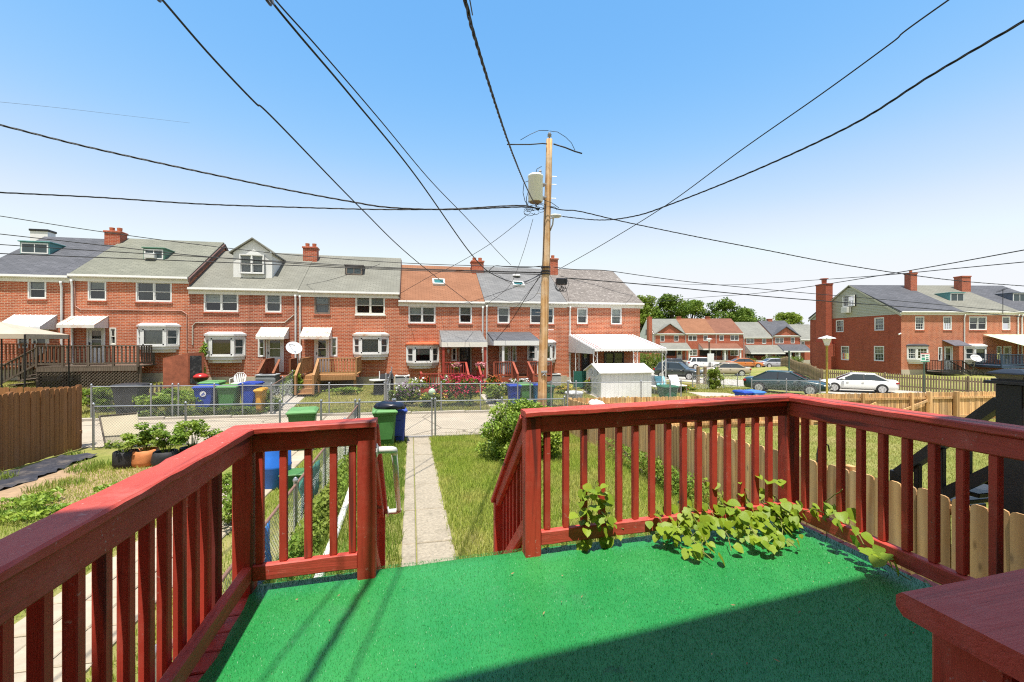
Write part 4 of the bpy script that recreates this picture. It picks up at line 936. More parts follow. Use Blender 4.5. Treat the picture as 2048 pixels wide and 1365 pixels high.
# ------------------------------------------------------------------ far terrace beyond the street
MZ = 85.0; mx0 = (1308-1024)/FP*MZ
def qx(px): return (px-1024)/FP*MZ - mx0
def qz(py): return CAMZ + (682-py)/FP*MZ
def cr(a): return 1250 + a/4.707
def cy(a): return 540 + a/4.707
RBRN = shingle_mat('brown_shingles', (.19,.085,.055), (.24,.11,.07)); RFG = shingle_mat('pale_grey_shingles', (.20,.20,.175), (.24,.24,.21))
fu = [ # crop x0,x1, eave crop y, roof, gable?, windows (crop coords), porch (x0,x1,ytop,ybot,roof), label
 (275,565,600,RFG,1,[(330,372,615,672,1),(460,503,615,672,1)],(325,580,685,742,RFG,(565,)),'far brick house with pale siding gable end and grey roof'),
 (565,850,597,RORANGE,0,[(595,677,615,668,2),(738,778,615,668,1),(595,680,745,808,2)],None,'far brick house with rust orange roof beyond the street'),
 (850,1112,597,RBRN,0,[(888,930,612,666,1),(992,1072,612,666,2),(990,1072,740,806,2)],(690,1050,690,738,RBRN,(757,893,1035)),'far brick house with dark brown roof and wide porch'),
 (1112,1382,632,RFG,0,[(1140,1215,640,692,2),(1290,1328,640,694,1),(1140,1210,782,830,2)],(1127,1440,705,775,RFG,(1275,)),'far brick house with light grey roof behind the clipped hedge'),
 (1382,1645,618,RG,1,[(1412,1492,638,690,2),(1560,1597,636,690,1),(1412,1480,778,825,2)],(1430,1690,700,758,RG,(1495,1575)),'far brick house with dark blue grey roof and front gable'),
 (1645,1890,655,RFG,0,[(1660,1690,672,720,1)],None,'far grey roofed house partly hidden by the end gable')]
for i, (a, b, ey, rm, gb, wn, po, lab) in enumerate(fu):
    xa, xb = qx(cr(a)), qx(cr(b)); ev = qz(cy(ey)); hs = [(qx(cr(q[0]))-xa, qx(cr(q[1]))-xa, qz(cy(q[3])), qz(cy(q[2])), q[4]) for q in wn]
    lc = cw(mx0+xa, MZ)
    rt = house_shell('row_house', lab, (lc[0], lc[1], 0), xb-xa, ev, -.85, rm, [q[:4] for q in hs], BRICK2, -TH, 9.5, 2.9, 'brick terrace beyond the street', gutter=True)
    for q in hs: window(rt, *q[:4], n=q[4], blind=random.choice([0,.3,.5]), grid=True, sill=False)
    for o in [o for o in rt.children if o.name.split('.')[0] == 'rear_wall']: bpy.data.objects.remove(o)
    W_ = xb-xa
    if gb:
        g0, g1 = .15, W_-.15; gp = qz(cy(512 if i == 0 else 540)); ge = ev-.1
        gm = MB().prism([(g0,ge),(g1,ge),((g0+g1)/2,gp)], -.06, .25, 'y').build('front_gable', BRICK2, rt)
        for s_, x in ((1,g0-.25),(-1,g1+.25)):
            xm_ = (g0+g1)/2; zl = ge-.12; MB().hexa([(x,-.3,zl),(x,6,zl),(xm_,6,gp+.08),(xm_,-.3,gp+.08)],[(x,-.3,zl+.12),(x,6,zl+.12),(xm_,6,gp+.2),(xm_,-.3,gp+.2)]).build('gable_roof', rm, gm)
    if i == 0:
        SDW = M('pale_siding', (.62,.63,.62), .6, .05)
        MB().prism([(0,ev-2.2),(9.5,ev-2.2),(9.5,ev-.1),(4.75,ev+2.8),(0,ev-.1)], -.08, -.01, 'x').build('siding_gable', SDW, rt)
        MB().box(-.1,-.085,4.4,5.2,ev-.2,ev+.9).build('gable_vent', BLACK, rt)
        chimney(rt, -.75, -.085, 1.0, 2.2, -1.2, qz(cy(445)), BRICK2, 1)
    elif i in (1, 2, 4): chimney(rt, .2 if i != 4 else W_*.35, .9 if i != 4 else W_*.35+.8, 4.4, 5.1, ev+2.0, ev+3.25, BRICK2, 0)
    if po:
        pa_, pb_ = qx(cr(po[0]))-xa, qx(cr(po[1]))-xa; pz, pzb = qz(cy(po[2])), qz(cy(po[3]))-.1
        porch_roof(rt, pa_, pb_, pz, pzb, 2.2, po[4], WHITE, -.03)
        for c in po[5]: x = qx(cr(c))-xa; MB().box(x-.12, x+.12, -2.1, -1.86, -.9, pzb-.165).build('column', WHITE, rt)
        MB().box(pa_, pb_, -2.2, -.04, -1.3, -.45).build('porch_floor', CONC, rt)
        x = pa_+(pb_-pa_)*.62; door(rt, x, x+1.0, -.45, 1.65, y=-.225)
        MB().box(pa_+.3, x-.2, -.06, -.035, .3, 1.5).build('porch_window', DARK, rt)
    downspout(rt, .1, -.8, ev-.2)
# ------------------------------------------------------------------ our own house behind the deck (its eaves shade the near half of it)
for k, (ua, lab) in enumerate(((-1.6,'brick house right behind the deck'),(-7.0,'brick house behind the left yard'),(3.8,'brick house behind the right yard'))):
    rt = house_shell('row_house', lab, (ua+5.4, -.45+.09*(ua+5.4), 0), 5.4, 8.42, .6, RGREY, [], BRICK, R(180)+math.atan(.09), 9, 2.7, 'houses behind the camera', over=.45)
# ------------------------------------------------------------------ our red deck
DZ = 1.61; UL, UR, VF, VB = -.93, 2.76, 2.88, -.36
def shear(p): return (p[0], p[1], p[2] + .024*(p[0]+.89))
def dz(u): return DZ + .024*(u+.89)
RX = paint_wood('red_paint_x', (.46,.060,.038), 0); RY = paint_wood('red_paint_y', (.46,.060,.038), 1); RZp = paint_wood('red_paint_z', (.46,.050,.028), 2)
dk = thing('deck', 'dark red painted timber deck with railings and steps in the foreground', 'deck', (0, 2.0, DZ))
def dbox(name, u0, u1, v0, v1, z0, z1, mat, c=.006, parent=None):
    m = MB(shear); (m.rough if name in ('rail_cap','top_rail','bottom_rail') else m.cbox)(u0, u1, v0, v1, DZ+z0, DZ+z1, c); return m.build(name, mat, parent or dk)
nb = 23
for k in range(nb):
    v = VB + (VF+.065-VB)*k/nb; j = random.uniform(-.012,.012)
    dbox('deck_board', UL-.1+j, UR+.1+j, v+.004, v+(VF+.065-VB)/nb-.004, -.04, -.004+random.uniform(-.0015,.0015), RX, .005)
dbox('rim_joist', UL-.05, UR+.05, VF+.02, VF+.06, -.25, -.042, RX); dbox('rim_joist', UL-.05, UL-.01, VB, VF+.018, -.25, -.042, RY); dbox('rim_joist', UR+.01, UR+.05, VB, VF+.018, -.25, -.042, RY)
for u in (UL+.1, -.26, .77, UR-.1):
    for v in (.4, VF-.1): dbox('support_post', u-.05, u+.05, v-.05, v+.05, -1.5, -.252, RZp)
def post(u, v, top=.908, bot=-.2, s_=.052): return dbox('post', u-s_, u+s_, v-s_, v+s_, bot, top, RZp, .007)
for u, v in ((UL,VF),(-.26,VF),(.77,VF),(UR,VF),(UR,.9),(UL,.9),(UL,VB+.05),(UR,VB+.05)): post(u, v)
ct0, ct1 = .911, .950
dbox('rail_cap', UL-.075, UL+.07, VB, VF-.078, ct0, ct1, RY, .007)
dbox('rail_cap', UL-.075, -.26+.058, VF-.076, VF+.07, ct0, ct1, RX, .007)
dbox('rail_cap', .77-.058, UR+.075, VF-.076, VF+.07, ct0, ct1, RX, .007)
dbox('rail_cap', UR-.07, UR+.075, VB, VF-.078, ct0, ct1, RY, .007)
tr0, tr1 = .805, .9085; br0, br1 = .075, .165
def run_x(u0, u1, us):
    dbox('top_rail', u0+.0535, u1-.0535, VF-.045, VF-.005, tr0, tr1, RX); dbox('bottom_rail', u0+.0535, u1-.0535, VF-.05, VF+.0, br0, br1, RX)
    for u in us: dbox('baluster', u-.02, u+.02, VF-.034, VF+.006, br1+.001, tr0-.001, RZp, .004)
run_x(UL, -.26, [ax(p, VF) for p in (522,569,618,668)]+[-.26-.082])
run_x(.77, UR, [ax(p, VF) for p in (1092.5,1130,1166,1201.5,1235.6,1268,1301,1333,1364,1394,1424,1452,1480,1507.5,1534.5)])
def run_y(u, sgn, v0, v1, vs):
    a, b = sorted((u+sgn*.005, u+sgn*.045)); a2, b2 = sorted((u, u+sgn*.05)); c_, d_ = sorted((u-sgn*.062, u-sgn*.022)) if sgn > 0 else sorted((u-sgn*.006, u+sgn*.034))
    dbox('top_rail', a, b, v0+.0535, v1-.0535, tr0, tr1, RY); dbox('bottom_rail', a2, b2, v0+.0535, v1-.0535, br0, br1, RY)
    for v in vs: dbox('baluster', c_, d_, v-.02, v+.02, br1+.001 if sgn < 0 else -.16, tr0-.001 if sgn < 0 else ct0-.003, RZp, .004)
run_y(UL, 1, .9, VF, [2.60-.126*k for k in range(13)]); run_y(UL, 1, VB+.05, .9, [.78-.126*k for k in range(8)])
def au(px, U): return atu(px, 700, U).y
run_y(UR, -1, .9, VF, [au(p, UR) for p in (1613.6,1647.7,1685,1725.6,1770,1818,1872,1929,1996,2075)]); run_y(UR, -1, VB+.05, .9, [.78-.14*k for k in range(7)])
# short return rail by the house door, nearest the camera
for (u0,u1,v0,v1,m_) in ((.85,1.62,.40,.648,RX),(.852,.992,VB,.398,RY)):
    dbox('rail_cap', u0, u1, v0, v1, ct0, ct1+.002, m_, .009)
dbox('rail_cap', 1.622, UR-.072, .40, .648, ct0, ct1, RX, .009)
post(.955, .575, s_=.055); dbox('top_rail', 1.012, UR-.06, .56, .60, tr0, tr1, RX); dbox('bottom_rail', 1.012, UR-.06, .555, .605, br0, br1, RX)
dbox('top_rail', .94, .98, VB, .518, tr0, tr1, RY); dbox('bottom_rail', .935, .985, VB, .518, br0, br1, RY)
for k in range(10): dbox('baluster', 1.11+k*.155, 1.15+k*.155, .56, .60, br1+.001, tr0-.001, RZp, .004)
for k in range(5): dbox('baluster', .94, .98, .36-k*.14, .40-k*.14, br1+.001, tr0-.001, RZp, .004)
# steps down to the walk with sloping rails
ns, rs, rn = 5, .205, .24
for k in range(ns):
    z = -rs*(k+1); v = VF+.1+rn*k
    MB().cbox(-.22, .73, v, v+rn+.03, DZ+z-.045, DZ+z, .006).build('step', RX, dk)
for u in (-.25, .745):
    MB().prism([(VF+.07,DZ-.06),(VF+.07+rn*ns,DZ-.06-rs*ns),(VF+.07+rn*ns,DZ-.33-rs*ns),(VF+.07,DZ-.33)], u, u+.035, 'x').build('stringer', RY, dk)
for u, s_ in ((-.26,1),(.77,-1)):
    p0 = Vector((u, VF+.055, dz(u)+.90)); p1 = Vector((u, VF+1.13, dz(u)+.90-1.13*.80))
    zb = h(u, p1.y); MB().cbox(u-.045, u+.045, p1.y-.05, p1.y+.04, zb-.1, p1.z-.035, .006).build('post', RZp, dk)
    MB().bar(p0, p1+Vector((0,.06,-.048)), .13, .036, c=.006).build('rail_cap', RY, dk)
    a = Vector((u+s_*.02, VF+.056, dz(u)+.80)); b = Vector((u+s_*.02, p1.y-.055, dz(u)+.80-(p1.y-.111-VF)*.80))
    MB().bar(a, b, .038, .085, c=.005).build('top_rail', RY, dk); MB().bar(a-Vector((0,0,.62)), b-Vector((0,0,.62)), .038, .085, c=.005).build('bottom_rail', RY, dk)
    for k in range(1, 8):
        q = a.lerp(b, k/8); MB().cbox(q.x-.019-s_*.039, q.x+.019-s_*.039, q.y-.019, q.y+.019, q.z-.66, q.z+.035, .004).build('baluster', RZp, dk)
# white pipe grab rail on the left gate post
PVC = M('white_pvc', (.72,.72,.68), .3, .05, 4, dirt=(.5,.48,.4), damt=.2)
def arc(p, q, r_, via): return [p, p.lerp(via,.45), p.lerp(via,.8).lerp(q.lerp(via,.8),.5), q.lerp(via,.45), q]
ut = -.26+.053; gz0 = dz(-.26)+.76; gz1 = 1.60; vg1 = VF+1.12
gr = thing('grab_rail', 'white plastic pipe grab rail fixed beside the deck steps', 'handrail', (ut, VF, gz0))
P0 = Vector((ut, VF+.0, gz0)); K0 = Vector((ut+.105, VF+.0, gz0)); K1 = Vector((ut+.105, vg1, gz1)); P1 = Vector((ut+.012, vg1, gz1)); dn = (K1-K0).normalized()
MB().tube([P0+Vector((.004,0,0)), P0+Vector((.05,0,0)), K0-Vector((.035,0,0)), K0-Vector((.012,-.004,.003)), K0+dn*.012+Vector((-.002,0,0)), K0+dn*.05], .022, 12).build('elbow', PVC, gr, True)
MB().tube([K0+dn*.045, K1-dn*.045], .019, 12).build('pipe', PVC, gr, True)
MB().tube([K1-dn*.05, K1-dn*.012, K1-Vector((.012,0,0)), K1-Vector((.035,0,0)), P1], .022, 12).build('elbow', PVC, gr, True)
for p in (P0, P1): MB().lathe([(.042,0),(.042,.006),(.024,.012)], p+Vector((.001,0,0)), 16, 'x').build('flange', PVC, gr)
# ------------------------------------------------------------------ green turf carpet with real pile
def carpet_mat():
    s = NT('green_turf'); at = s.n('Attribute', attribute_name='rnd'); v = s.coord(world=True, rand=False)
    n1 = s.noise(v, 1.6, 5, .65); n2 = s.noise(v, 14, 4, .7)
    c = s.mix(at.outputs['Fac'], (.006,.138,.030), (.022,.24,.052)); c = s.mix(s.math('MULTIPLY', s.ramp(n1, .4, .65), .6), c, (.035,.25,.06))
    c = s.mix(s.math('MULTIPLY', s.ramp(n2, .55, .75), .3), c, (.04,.23,.06))
    st_ = s.noise(s.coord((1,.12,1), False, True), 9, 4, .6); c = s.mix(s.math('MULTIPLY', s.ramp(st_, .5, .75), .35), c, (.045,.27,.075))
    wr = s.ramp(s.noise(v, .9, 6, .75), .54, .72); c = s.mix(s.math('MULTIPLY', wr, .3), c, (.04,.20,.07))
    ps = s.ramp(s.noise(v, 2.6, 5, .7), .60, .74); c = s.mix(s.math('MULTIPLY', ps, .45), c, (.06,.20,.085))
    dk_ = s.ramp(s.noise(v, 6.5, 5, .75), .64, .72); c = s.mix(s.math('MULTIPLY', dk_, .6), c, (.012,.07,.022))
    hi = s.ramp(at.outputs['Fac'], .965, .985); c = s.mix(s.math('MULTIPLY', hi, .6), c, (.28,.42,.24))
    s.base(c, .42, 0, .45); return s.m
TURF = carpet_mat()
cu0, cu1, cv0, cv1 = UL+.055, UR+.03, VB+.02, VF+.115
nu, nv = 48, 44
gu, gv = np.meshgrid(np.linspace(cu0, cu1, nu), np.linspace(cv0, cv1, nv))
def cwave(u, v): return .004*np.sin(u*2.1+1.3*np.sin(v*1.7)) + .0025*np.sin(v*5.1+u*1.3) + .002*np.sin(u*7+v*2)
def cz(u, v):
    e = np.clip((v-(VF+.075))/.04, 0, 1); return DZ + .024*(u+.89) + .010 + cwave(u, v)*.5 - .035*e**2
jit = np.where(gv == cv0, 0, 0); gx = gu.copy(); gx[:,0] += .012*np.sin(gv[:,0]*6)+.006*np.sin(gv[:,0]*17)
gyy = gv.copy(); gyy[-1,:] += .006*np.sin(gu[-1,:]*5)
top = np.column_stack([gx.ravel(), gyy.ravel(), cz(gx, gyy).ravel()])
fi = np.array([(j*nu+i, j*nu+i+1, (j+1)*nu+i+1, (j+1)*nu+i) for j in range(nv-1) for i in range(nu-1)])
cp = thing('turf_carpet', 'bright green artificial turf carpet covering the deck floor', 'carpet', (0,0,0))
link('backing', np_mesh('backing', top, fi, TURF, np.full(len(top), .5)), cp)
fr = top.reshape(nv, nu, 3)
ed = MB()
for i in range(nu-1): ed.quad(fr[-1,i], fr[-1,i+1], fr[-1,i+1]-np.array((0,.004,.05)), fr[-1,i]-np.array((0,.004,.05)))
for j in range(nv-1): ed.quad(fr[j,0], fr[j+1,0], fr[j+1,0]-np.array((0,0,.011)), fr[j,0]-np.array((0,0,.011)))
ed.build('carpet_edge', TURF, cp)
def pile(n, u0, u1, v0, v1, zf, lo, hi, wd, mat, lean=.6, clump=0, bend=0.0, ubias=None, mask=None):
    u = rng.uniform(u0, u1, n); v = rng.uniform(v0, v1, n)
    if mask is not None: k = mask(u, v); u, v = u[k], v[k]; n = len(u)
    z = zf(u, v); L = rng.uniform(lo, hi, n); a = rng.uniform(0, 2*np.pi, n); ln = rng.uniform(.1, lean, n)
    if ubias is not None: a = ubias + rng.normal(0, .9, n)
    fa = rng.uniform(0, 2*np.pi, n); dx, dy = np.cos(fa)*wd*.5, np.sin(fa)*wd*.5
    b0 = np.column_stack([u-dx, v-dy, z-.001]); b1 = np.column_stack([u+dx, v+dy, z-.001])
    r_ = rng.uniform(0, 1, n)
    if bend:
        mx, my = u+np.cos(a)*L*ln*.3, v+np.sin(a)*L*ln*.3; mz = z+L*.6
        m0 = np.column_stack([mx-dx*.8, my-dy*.8, mz]); m1 = np.column_stack([mx+dx*.8, my+dy*.8, mz])
        t = np.column_stack([u+np.cos(a)*L*ln, v+np.sin(a)*L*ln, z+L*np.sqrt(np.maximum(.1, 1-(ln*.8)**2))])
        V = np.concatenate([b0,b1,m1,m0,t]); i = np.arange(n)
        F = np.concatenate([np.column_stack([i,i+n,i+2*n]), np.column_stack([i,i+2*n,i+3*n]), np.column_stack([i+3*n,i+2*n,i+4*n])])
        return np_mesh('blades', V, F, mat, np.tile(r_,5))
    t = np.column_stack([u+np.cos(a)*L*ln, v+np.sin(a)*L*ln, z+L*np.sqrt(np.maximum(.1, 1-ln**2))])
    V = np.concatenate([b0,b1,t]); i = np.arange(n); return np_mesh('blades', V, np.column_stack([i,i+n,i+2*n]), mat, np.tile(r_,3))
tag(link('pile', pile(170000, cu0+.005, cu1, .55, cv1, cz, .006, .012, .0022, TURF, .995, ubias=1.9), cp), kind='stuff')
LIT = M('dry_litter', (.30,.20,.10), .9, .4, 20)
lm = MB()
for k in range(70):
    u, v = random.uniform(-.7,2.6), random.uniform(1.2,2.85); z = float(cz(np.array(u),np.array(v)))+.014; a = random.uniform(0,6.3); L = random.uniform(.004,.016); w_ = random.uniform(.0015,.004)
    c, s_ = math.cos(a), math.sin(a); lm.add([(u-c*L,v-s_*L,z),(u-s_*w_,v+c*w_,z+.004),(u+c*L,v+s_*L,z+.003),(u+s_*w_,v-c*w_,z)], [(0,1,2,3)])
tag(lm.build('leaf_litter', LIT), 'scattered dry leaf bits on the green carpet', 'litter', kind='stuff')
# ------------------------------------------------------------------ vines creeping over the rail
def leaf_mat(name, c, trans=.3, rough=.42):
    if name in MATS: return MATS[name]
    s = NT(name); oi = s.n('ObjectInfo'); v = s.coord(); n1 = s.noise(v, 18, 4, .6)
    col = s.mix(s.ramp(n1, .3, .7), mul(c,.8), mul(c,1.2)); col = s.mix(s.math('MULTIPLY', oi.outputs['Random'], .55), col, (c[0]*1.7, c[1]*1.35, c[2]*.9))
    vn = s.n('TexWave', Scale=9.0, Distortion=1.0); s.l(s.coord((1,1,0)), vn.inputs['Vector']); s.bump(vn.outputs[1], .25, .003)
    s.base(col, rough, 0, .4); tr = s.n('BsdfTranslucent'); s.l(col, tr.inputs[0]); mx = s.n('MixShader'); mx.inputs[0].default_value = trans
    s.l(s.b.outputs[0], mx.inputs[1]); s.l(tr.outputs[0], mx.inputs[2]); s.l(mx.outputs[0], s.out.inputs[0]); MATS[name] = s.m; return s.m
VLEAF = leaf_mat('vine_leaf', (.21,.32,.028), .38); VSTEM = M('vine_stem', (.16,.17,.04), .7)
def heart_leaf(seed, lobed=False):
    r_ = random.Random(seed); out = [(0,0),(.16,.07),(.36,.05),(.5,-.12),(.53,-.34),(.44,-.58),(.27,-.8),(.09,-.96),(0,-1.05)]
    if lobed: out = [(0,0),(.1,.04),(.34,.02),(.46,-.16),(.38,-.36),(.5,-.62),(.3,-.72),(.13,-.86),(0,-1.05)]
    m = MB(); vs = []; fold = r_.uniform(.12,.3); curl = r_.uniform(.1,.3)
    for x, y in out: vs.append((0, y*.95, -curl*(y*y)*.35))
    for sg in (-1, 1):
        for x, y in out: vs.append((sg*x, y, fold*x + r_.uniform(-.025,.025) - curl*(y*y)*.35 - .12*x*x))
    n = len(out)
    for k in range(n-1):
        for s_ in (0, 1):
            o = n*(1+s_); q = (k, k+1, o+k+1, o+k); m.f.append(q if s_ else q[::-1])
    m.v = vs; me = bpy.data.meshes.new('leaf'); me.from_pydata(m.v, [], m.f); me.update(); me.materials.append(VLEAF)
    me.polygons.foreach_set('use_smooth', [True]*len(me.polygons)); return me
HL = [heart_leaf(k, k % 4 == 3) for k in range(6)]
def put_leaf(root, p, size, r_, face=None):
    yaw = r_.uniform(-1.3,1.3) if face is None else face + r_.uniform(-.9,.9)
    tilt = r_.uniform(.1,1.25); size *= r_.choice([.6,.85,1,1,1.15]); o = piece('leaf', r_.choice(HL), root, p, rot=(tilt, r_.uniform(-.35,.35), yaw), scale=(size, size, size)); return o
def stem(root, pts, r_=.003):
    pts = [Vector(p) for p in pts]; out = []
    for i in range(len(pts)-1):
        for k in range(5):
            t = k/5; q = pts[i].lerp(pts[i+1], t); out.append(q+Vector((random.uniform(-1,1),random.uniform(-1,1),random.uniform(-.3,1)))*.008)
    out.append(pts[-1]); return MB().tube(out, r_, 5).build('stem', VSTEM, root)
r_ = random.Random(21)
vn = thing('vine', 'heart leaved vine sprawling over the bottom rail onto the green carpet', 'vine', (2.1, 2.7, dz(2.1)))
paths = []
for k in range(20):
    u = 1.72+.95*k/19+r_.uniform(-.04,.04); e = (u+r_.uniform(-.3,.12), r_.choice([2.75,2.68,2.6,2.5,2.42])); zt = r_.uniform(.09,.2)
    pts = [(u, VF+.1, dz(u)-.15), (u, VF+.03, dz(u)+.19), (u-.03, VF-.08, dz(u)+zt), ((u+e[0])/2, (VF-.1+e[1])/2, dz(u)+zt*.55+.03), (e[0], e[1], dz(e[0])+.05)]
    stem(vn, pts); paths.append(pts)
for k in range(285):
    pts = r_.choice(paths); i = r_.choice([1,2,2,3,3]); p = Vector(pts[i]).lerp(Vector(pts[min(i+1,4)]), r_.random()) if i < 4 else Vector(pts[4])
    p += Vector((r_.uniform(-.10,.10), r_.uniform(-.06,.08), r_.uniform(0,.06))); p.z = max(p.z, dz(p.x)+.05)
    put_leaf(vn, p, r_.uniform(.038,.074), r_)
for k in range(16):
    u = r_.uniform(2.0,2.7); put_leaf(vn, Vector((u, VF-.02, dz(u)+r_.uniform(.2,.42))), r_.uniform(.04,.075), r_)
for k in range(6): u = 1.62+.05*k; put_leaf(vn, Vector((u+r_.uniform(-.03,.03), VF+r_.uniform(-.06,.06), dz(u)+r_.uniform(.03,.12))), r_.uniform(.06,.09), r_)
v2 = thing('vine', 'small creeper climbing the red balusters near the steps', 'vine', (1.2, VF, dz(1.2)))
stem(v2, [(1.2,VF+.06,dz(1.2)-.1),(1.19,VF-.01,dz(1.2)+.2),(1.17,VF-.04,dz(1.2)+.33),(1.22,VF-.03,dz(1.2)+.46)]); stem(v2, [(1.17,VF-.03,dz(1.2)+.25),(1.05,VF-.05,dz(1.1)+.24)]); stem(v2, [(1.2,VF+.0,dz(1.2)+.2),(1.4,VF-.05,dz(1.4)+.12)])
for k in range(46):
    t = r_.random(); p = Vector((1.19+r_.uniform(-.15,.13)*(1.1-t*.6), VF-.05+r_.uniform(-.05,.04), dz(1.2)+.14+.33*t)); put_leaf(v2, p, r_.uniform(.035,.075), r_)
for k in range(8): p = Vector((r_.uniform(1.1,1.5), VF-.04, dz(1.3)+r_.uniform(.03,.09))); put_leaf(v2, p, r_.uniform(.05,.09), r_)
v3 = thing('vine', 'vine strands trailing along the right rail foot', 'vine', (2.7, 2.4, dz(2.7)))
pts3 = [(UR-.02,2.78,dz(2.7)+.1),(UR-.07,2.6,dz(2.7)+.2),(UR-.06,2.35,dz(2.7)+.2),(UR-.1,2.15,dz(2.7)+.08),(UR-.1,1.95,dz(2.7)+.05)]
stem(v3, pts3); stem(v3, [(UR+.05,2.6,dz(2.7)-.1),(UR-.03,2.55,dz(2.7)+.25),(UR-.05,2.4,dz(2.7)+.4)])
for k in range(40):
    i = r_.randrange(4); p = Vector(pts3[i]).lerp(Vector(pts3[i+1]), r_.random()) + Vector((r_.uniform(-.08,.05), r_.uniform(-.05,.05), r_.uniform(-.02,.09))); p.z = max(p.z, dz(p.x)+.04); put_leaf(v3, p, r_.uniform(.04,.08), r_)
# ------------------------------------------------------------------ fences
def wire_mesh_np(P, Q, r_):
    P, Q = np.asarray(P, float), np.asarray(Q, float); d = Q-P; d /= np.linalg.norm(d, axis=1)[:,None]
    a = np.cross(d, np.array([0.123,.93,.35])); a /= np.linalg.norm(a, axis=1)[:,None]; b = np.cross(d, a); V = []
    for k in range(3):
        an = 2*np.pi*k/3; o = (a*np.cos(an)+b*np.sin(an))*r_; V += [P+o, Q+o]
    n = len(P); V = np.concatenate(V); i = np.arange(n)
    F = np.concatenate([np.column_stack([i+2*k*n, i+(2*k+1)*n, i+(2*((k+1)%3)+1)*n, i+2*((k+1)%3)*n]) for k in range(3)])
    return V, F
def chain_mesh(p0, p1, z0a, z0b, z1a, z1b, r_=.0021, cell=.066):
    """diamond wire between two plan points; bottom z0, top z1 at each end"""
    L = math.dist(p0, p1); H = ((z1a-z0a)+(z1b-z0b))/2; P, Q = [], []
    def pt(s_, t): f = s_/L; return (p0[0]+(p1[0]-p0[0])*f, p0[1]+(p1[1]-p0[1])*f, (z0a+(z0b-z0a)*f)*(1-t)+(z1a+(z1b-z1a)*f)*t)
    k = -H*.9
    while k < L:
        a, b = k, k+H*.9; ta, tb = 0, 1
        if a < 0: ta = -a/(b-a); 
        if b > L: tb = (L-a)/(b-a)
        A, B = max(a,0), min(b,L)
        if B-A > .01:
            P.append(pt(A,ta)); Q.append(pt(B,tb)); P.append(pt(A,1-ta)); Q.append(pt(B,1-tb))
        k += cell
    return wire_mesh_np(P, Q, r_)
def chain_fence(label, p0, p1, posts, hgt=1.15, name='chain_link_fence', rail=ALUM, postm=ALUM, top=None, cat='fence', gate=False, tall=()):
    rt = thing(name, label, cat, (p0[0], p0[1], h(*p0)))
    L = math.dist(p0, p1); P = lambda f: (p0[0]+(p1[0]-p0[0])*f, p0[1]+(p1[1]-p0[1])*f)
    zt = lambda f: (h(*P(f))+hgt) if top is None else top[0]+(top[1]-top[0])*f
    fs_ = sorted(set([0,1]+list(posts)))
    for f in fs_:
        u, v = P(f); e = .05+(.35 if f in tall else 0)
        o = MB().tube([(u,v,h(u,v)-.1),(u,v,zt(f)+e)], .022 if gate else .028, 8).build('post', postm, rt)
        MB().lathe([(.036,0),(.036,.02),(.02,.05),(.004,.06)], (u,v,zt(f)+e), 8).build('post_cap', ALUM, o)
    n = max(1, len(fs_)-1)
    MB().tube([(*P(k/8), zt(k/8)) for k in range(9)], .018, 8).build('top_rail', rail, rt)
    if gate: MB().tube([(*P(k/4), h(*P(k/4))+.08) for k in range(5)], .018, 8).build('bottom_rail', rail, rt)
    Vs, Fs, o = [], [], 0
    for a, b in zip(fs_[:-1], fs_[1:]):
        V, F_ = chain_mesh(P(a), P(b), h(*P(a))+.05, h(*P(b))+.05, zt(a), zt(b)); Vs.append(V); Fs.append(F_+o); o += len(V)
    V = np.concatenate(Vs) - np.array(LOC[rt.name]); tag(link('wire_mesh', np_mesh('wire_mesh', V, np.concatenate(Fs), ALUM), rt), kind='stuff')
    return rt
NV = 14.2; FVV = 19.3
def fr_(pxs, u0, u1, v): return [(ax(p, v)-u0)/(u1-u0) for p in pxs]
ul, um, ug0, ug1, ue = ax(187,NV), -1.56, ax(790,NV), ax(864,NV), ax(1129,NV)
chain_fence('chain link fence behind the grow bags in the left yard', (ul,NV), (um-.06,NV), fr_((373,563,646), ul, um, NV))
chain_fence('short chain link panel behind the green bin beside the gate', (um+.06,NV), (ug0-.06,NV), [])
chain_fence('chain link gate at the end of the walkway', (ug0,NV), (ug1,NV), [], name='chain_link_gate', cat='gate', gate=True)
chain_fence('chain link panel between the gate and the new wooden fence', (ug1+.1,NV), (ue,NV), [.5])
chain_fence('old chain link fence with rusty rail dividing the two yards', (um,3.3), (um,NV), [.12,.32,.52,.76], rail=RUST, top=(1.03,1.13))
fa, fb, fc, fd = ax(183,FVV), ax(772,FVV), ax(1137,FVV), ax(1362,FVV)
chain_fence('chain link fence across the alley in front of the bins', (fa,FVV), (fb-.06,FVV), fr_((303,346,358,430,487,545,661), fa, fb, FVV), 1.2)
chain_fence('chain link fence in front of the flower garden', (fb,FVV), (fc-.05,FVV), fr_((883,962,1037,1062,1104), fb, fc, FVV), 1.2, tall=(0,))
chain_fence('chain link fence in front of the white shed', (fc,FVV), (fd,FVV), fr_((1152,1282,1340), fc, fd, FVV), 1.2)
chain_fence('chain link fence running up to the terrace between two yards', (ax(540,FVV),FVV+.1), (ax(540,FVV)-.1,25.4), [.3,.6], 1.15, rail=RUST)
chain_fence('chain link fence beside the flower garden lawn', (fb+.02,FVV+.12), (fb+.02,24.5), [.3,.65], 1.15)
chain_fence('chain link fence in front of the dark green sedan', (ax(1503,20.5),20.5), (ax(1640,20.5),20.5), [.5], 1.1)
chain_fence('low chain link fence along the corner lawn', (16.6,24.5), (24.0,28.5), [.25,.5,.75], .9)
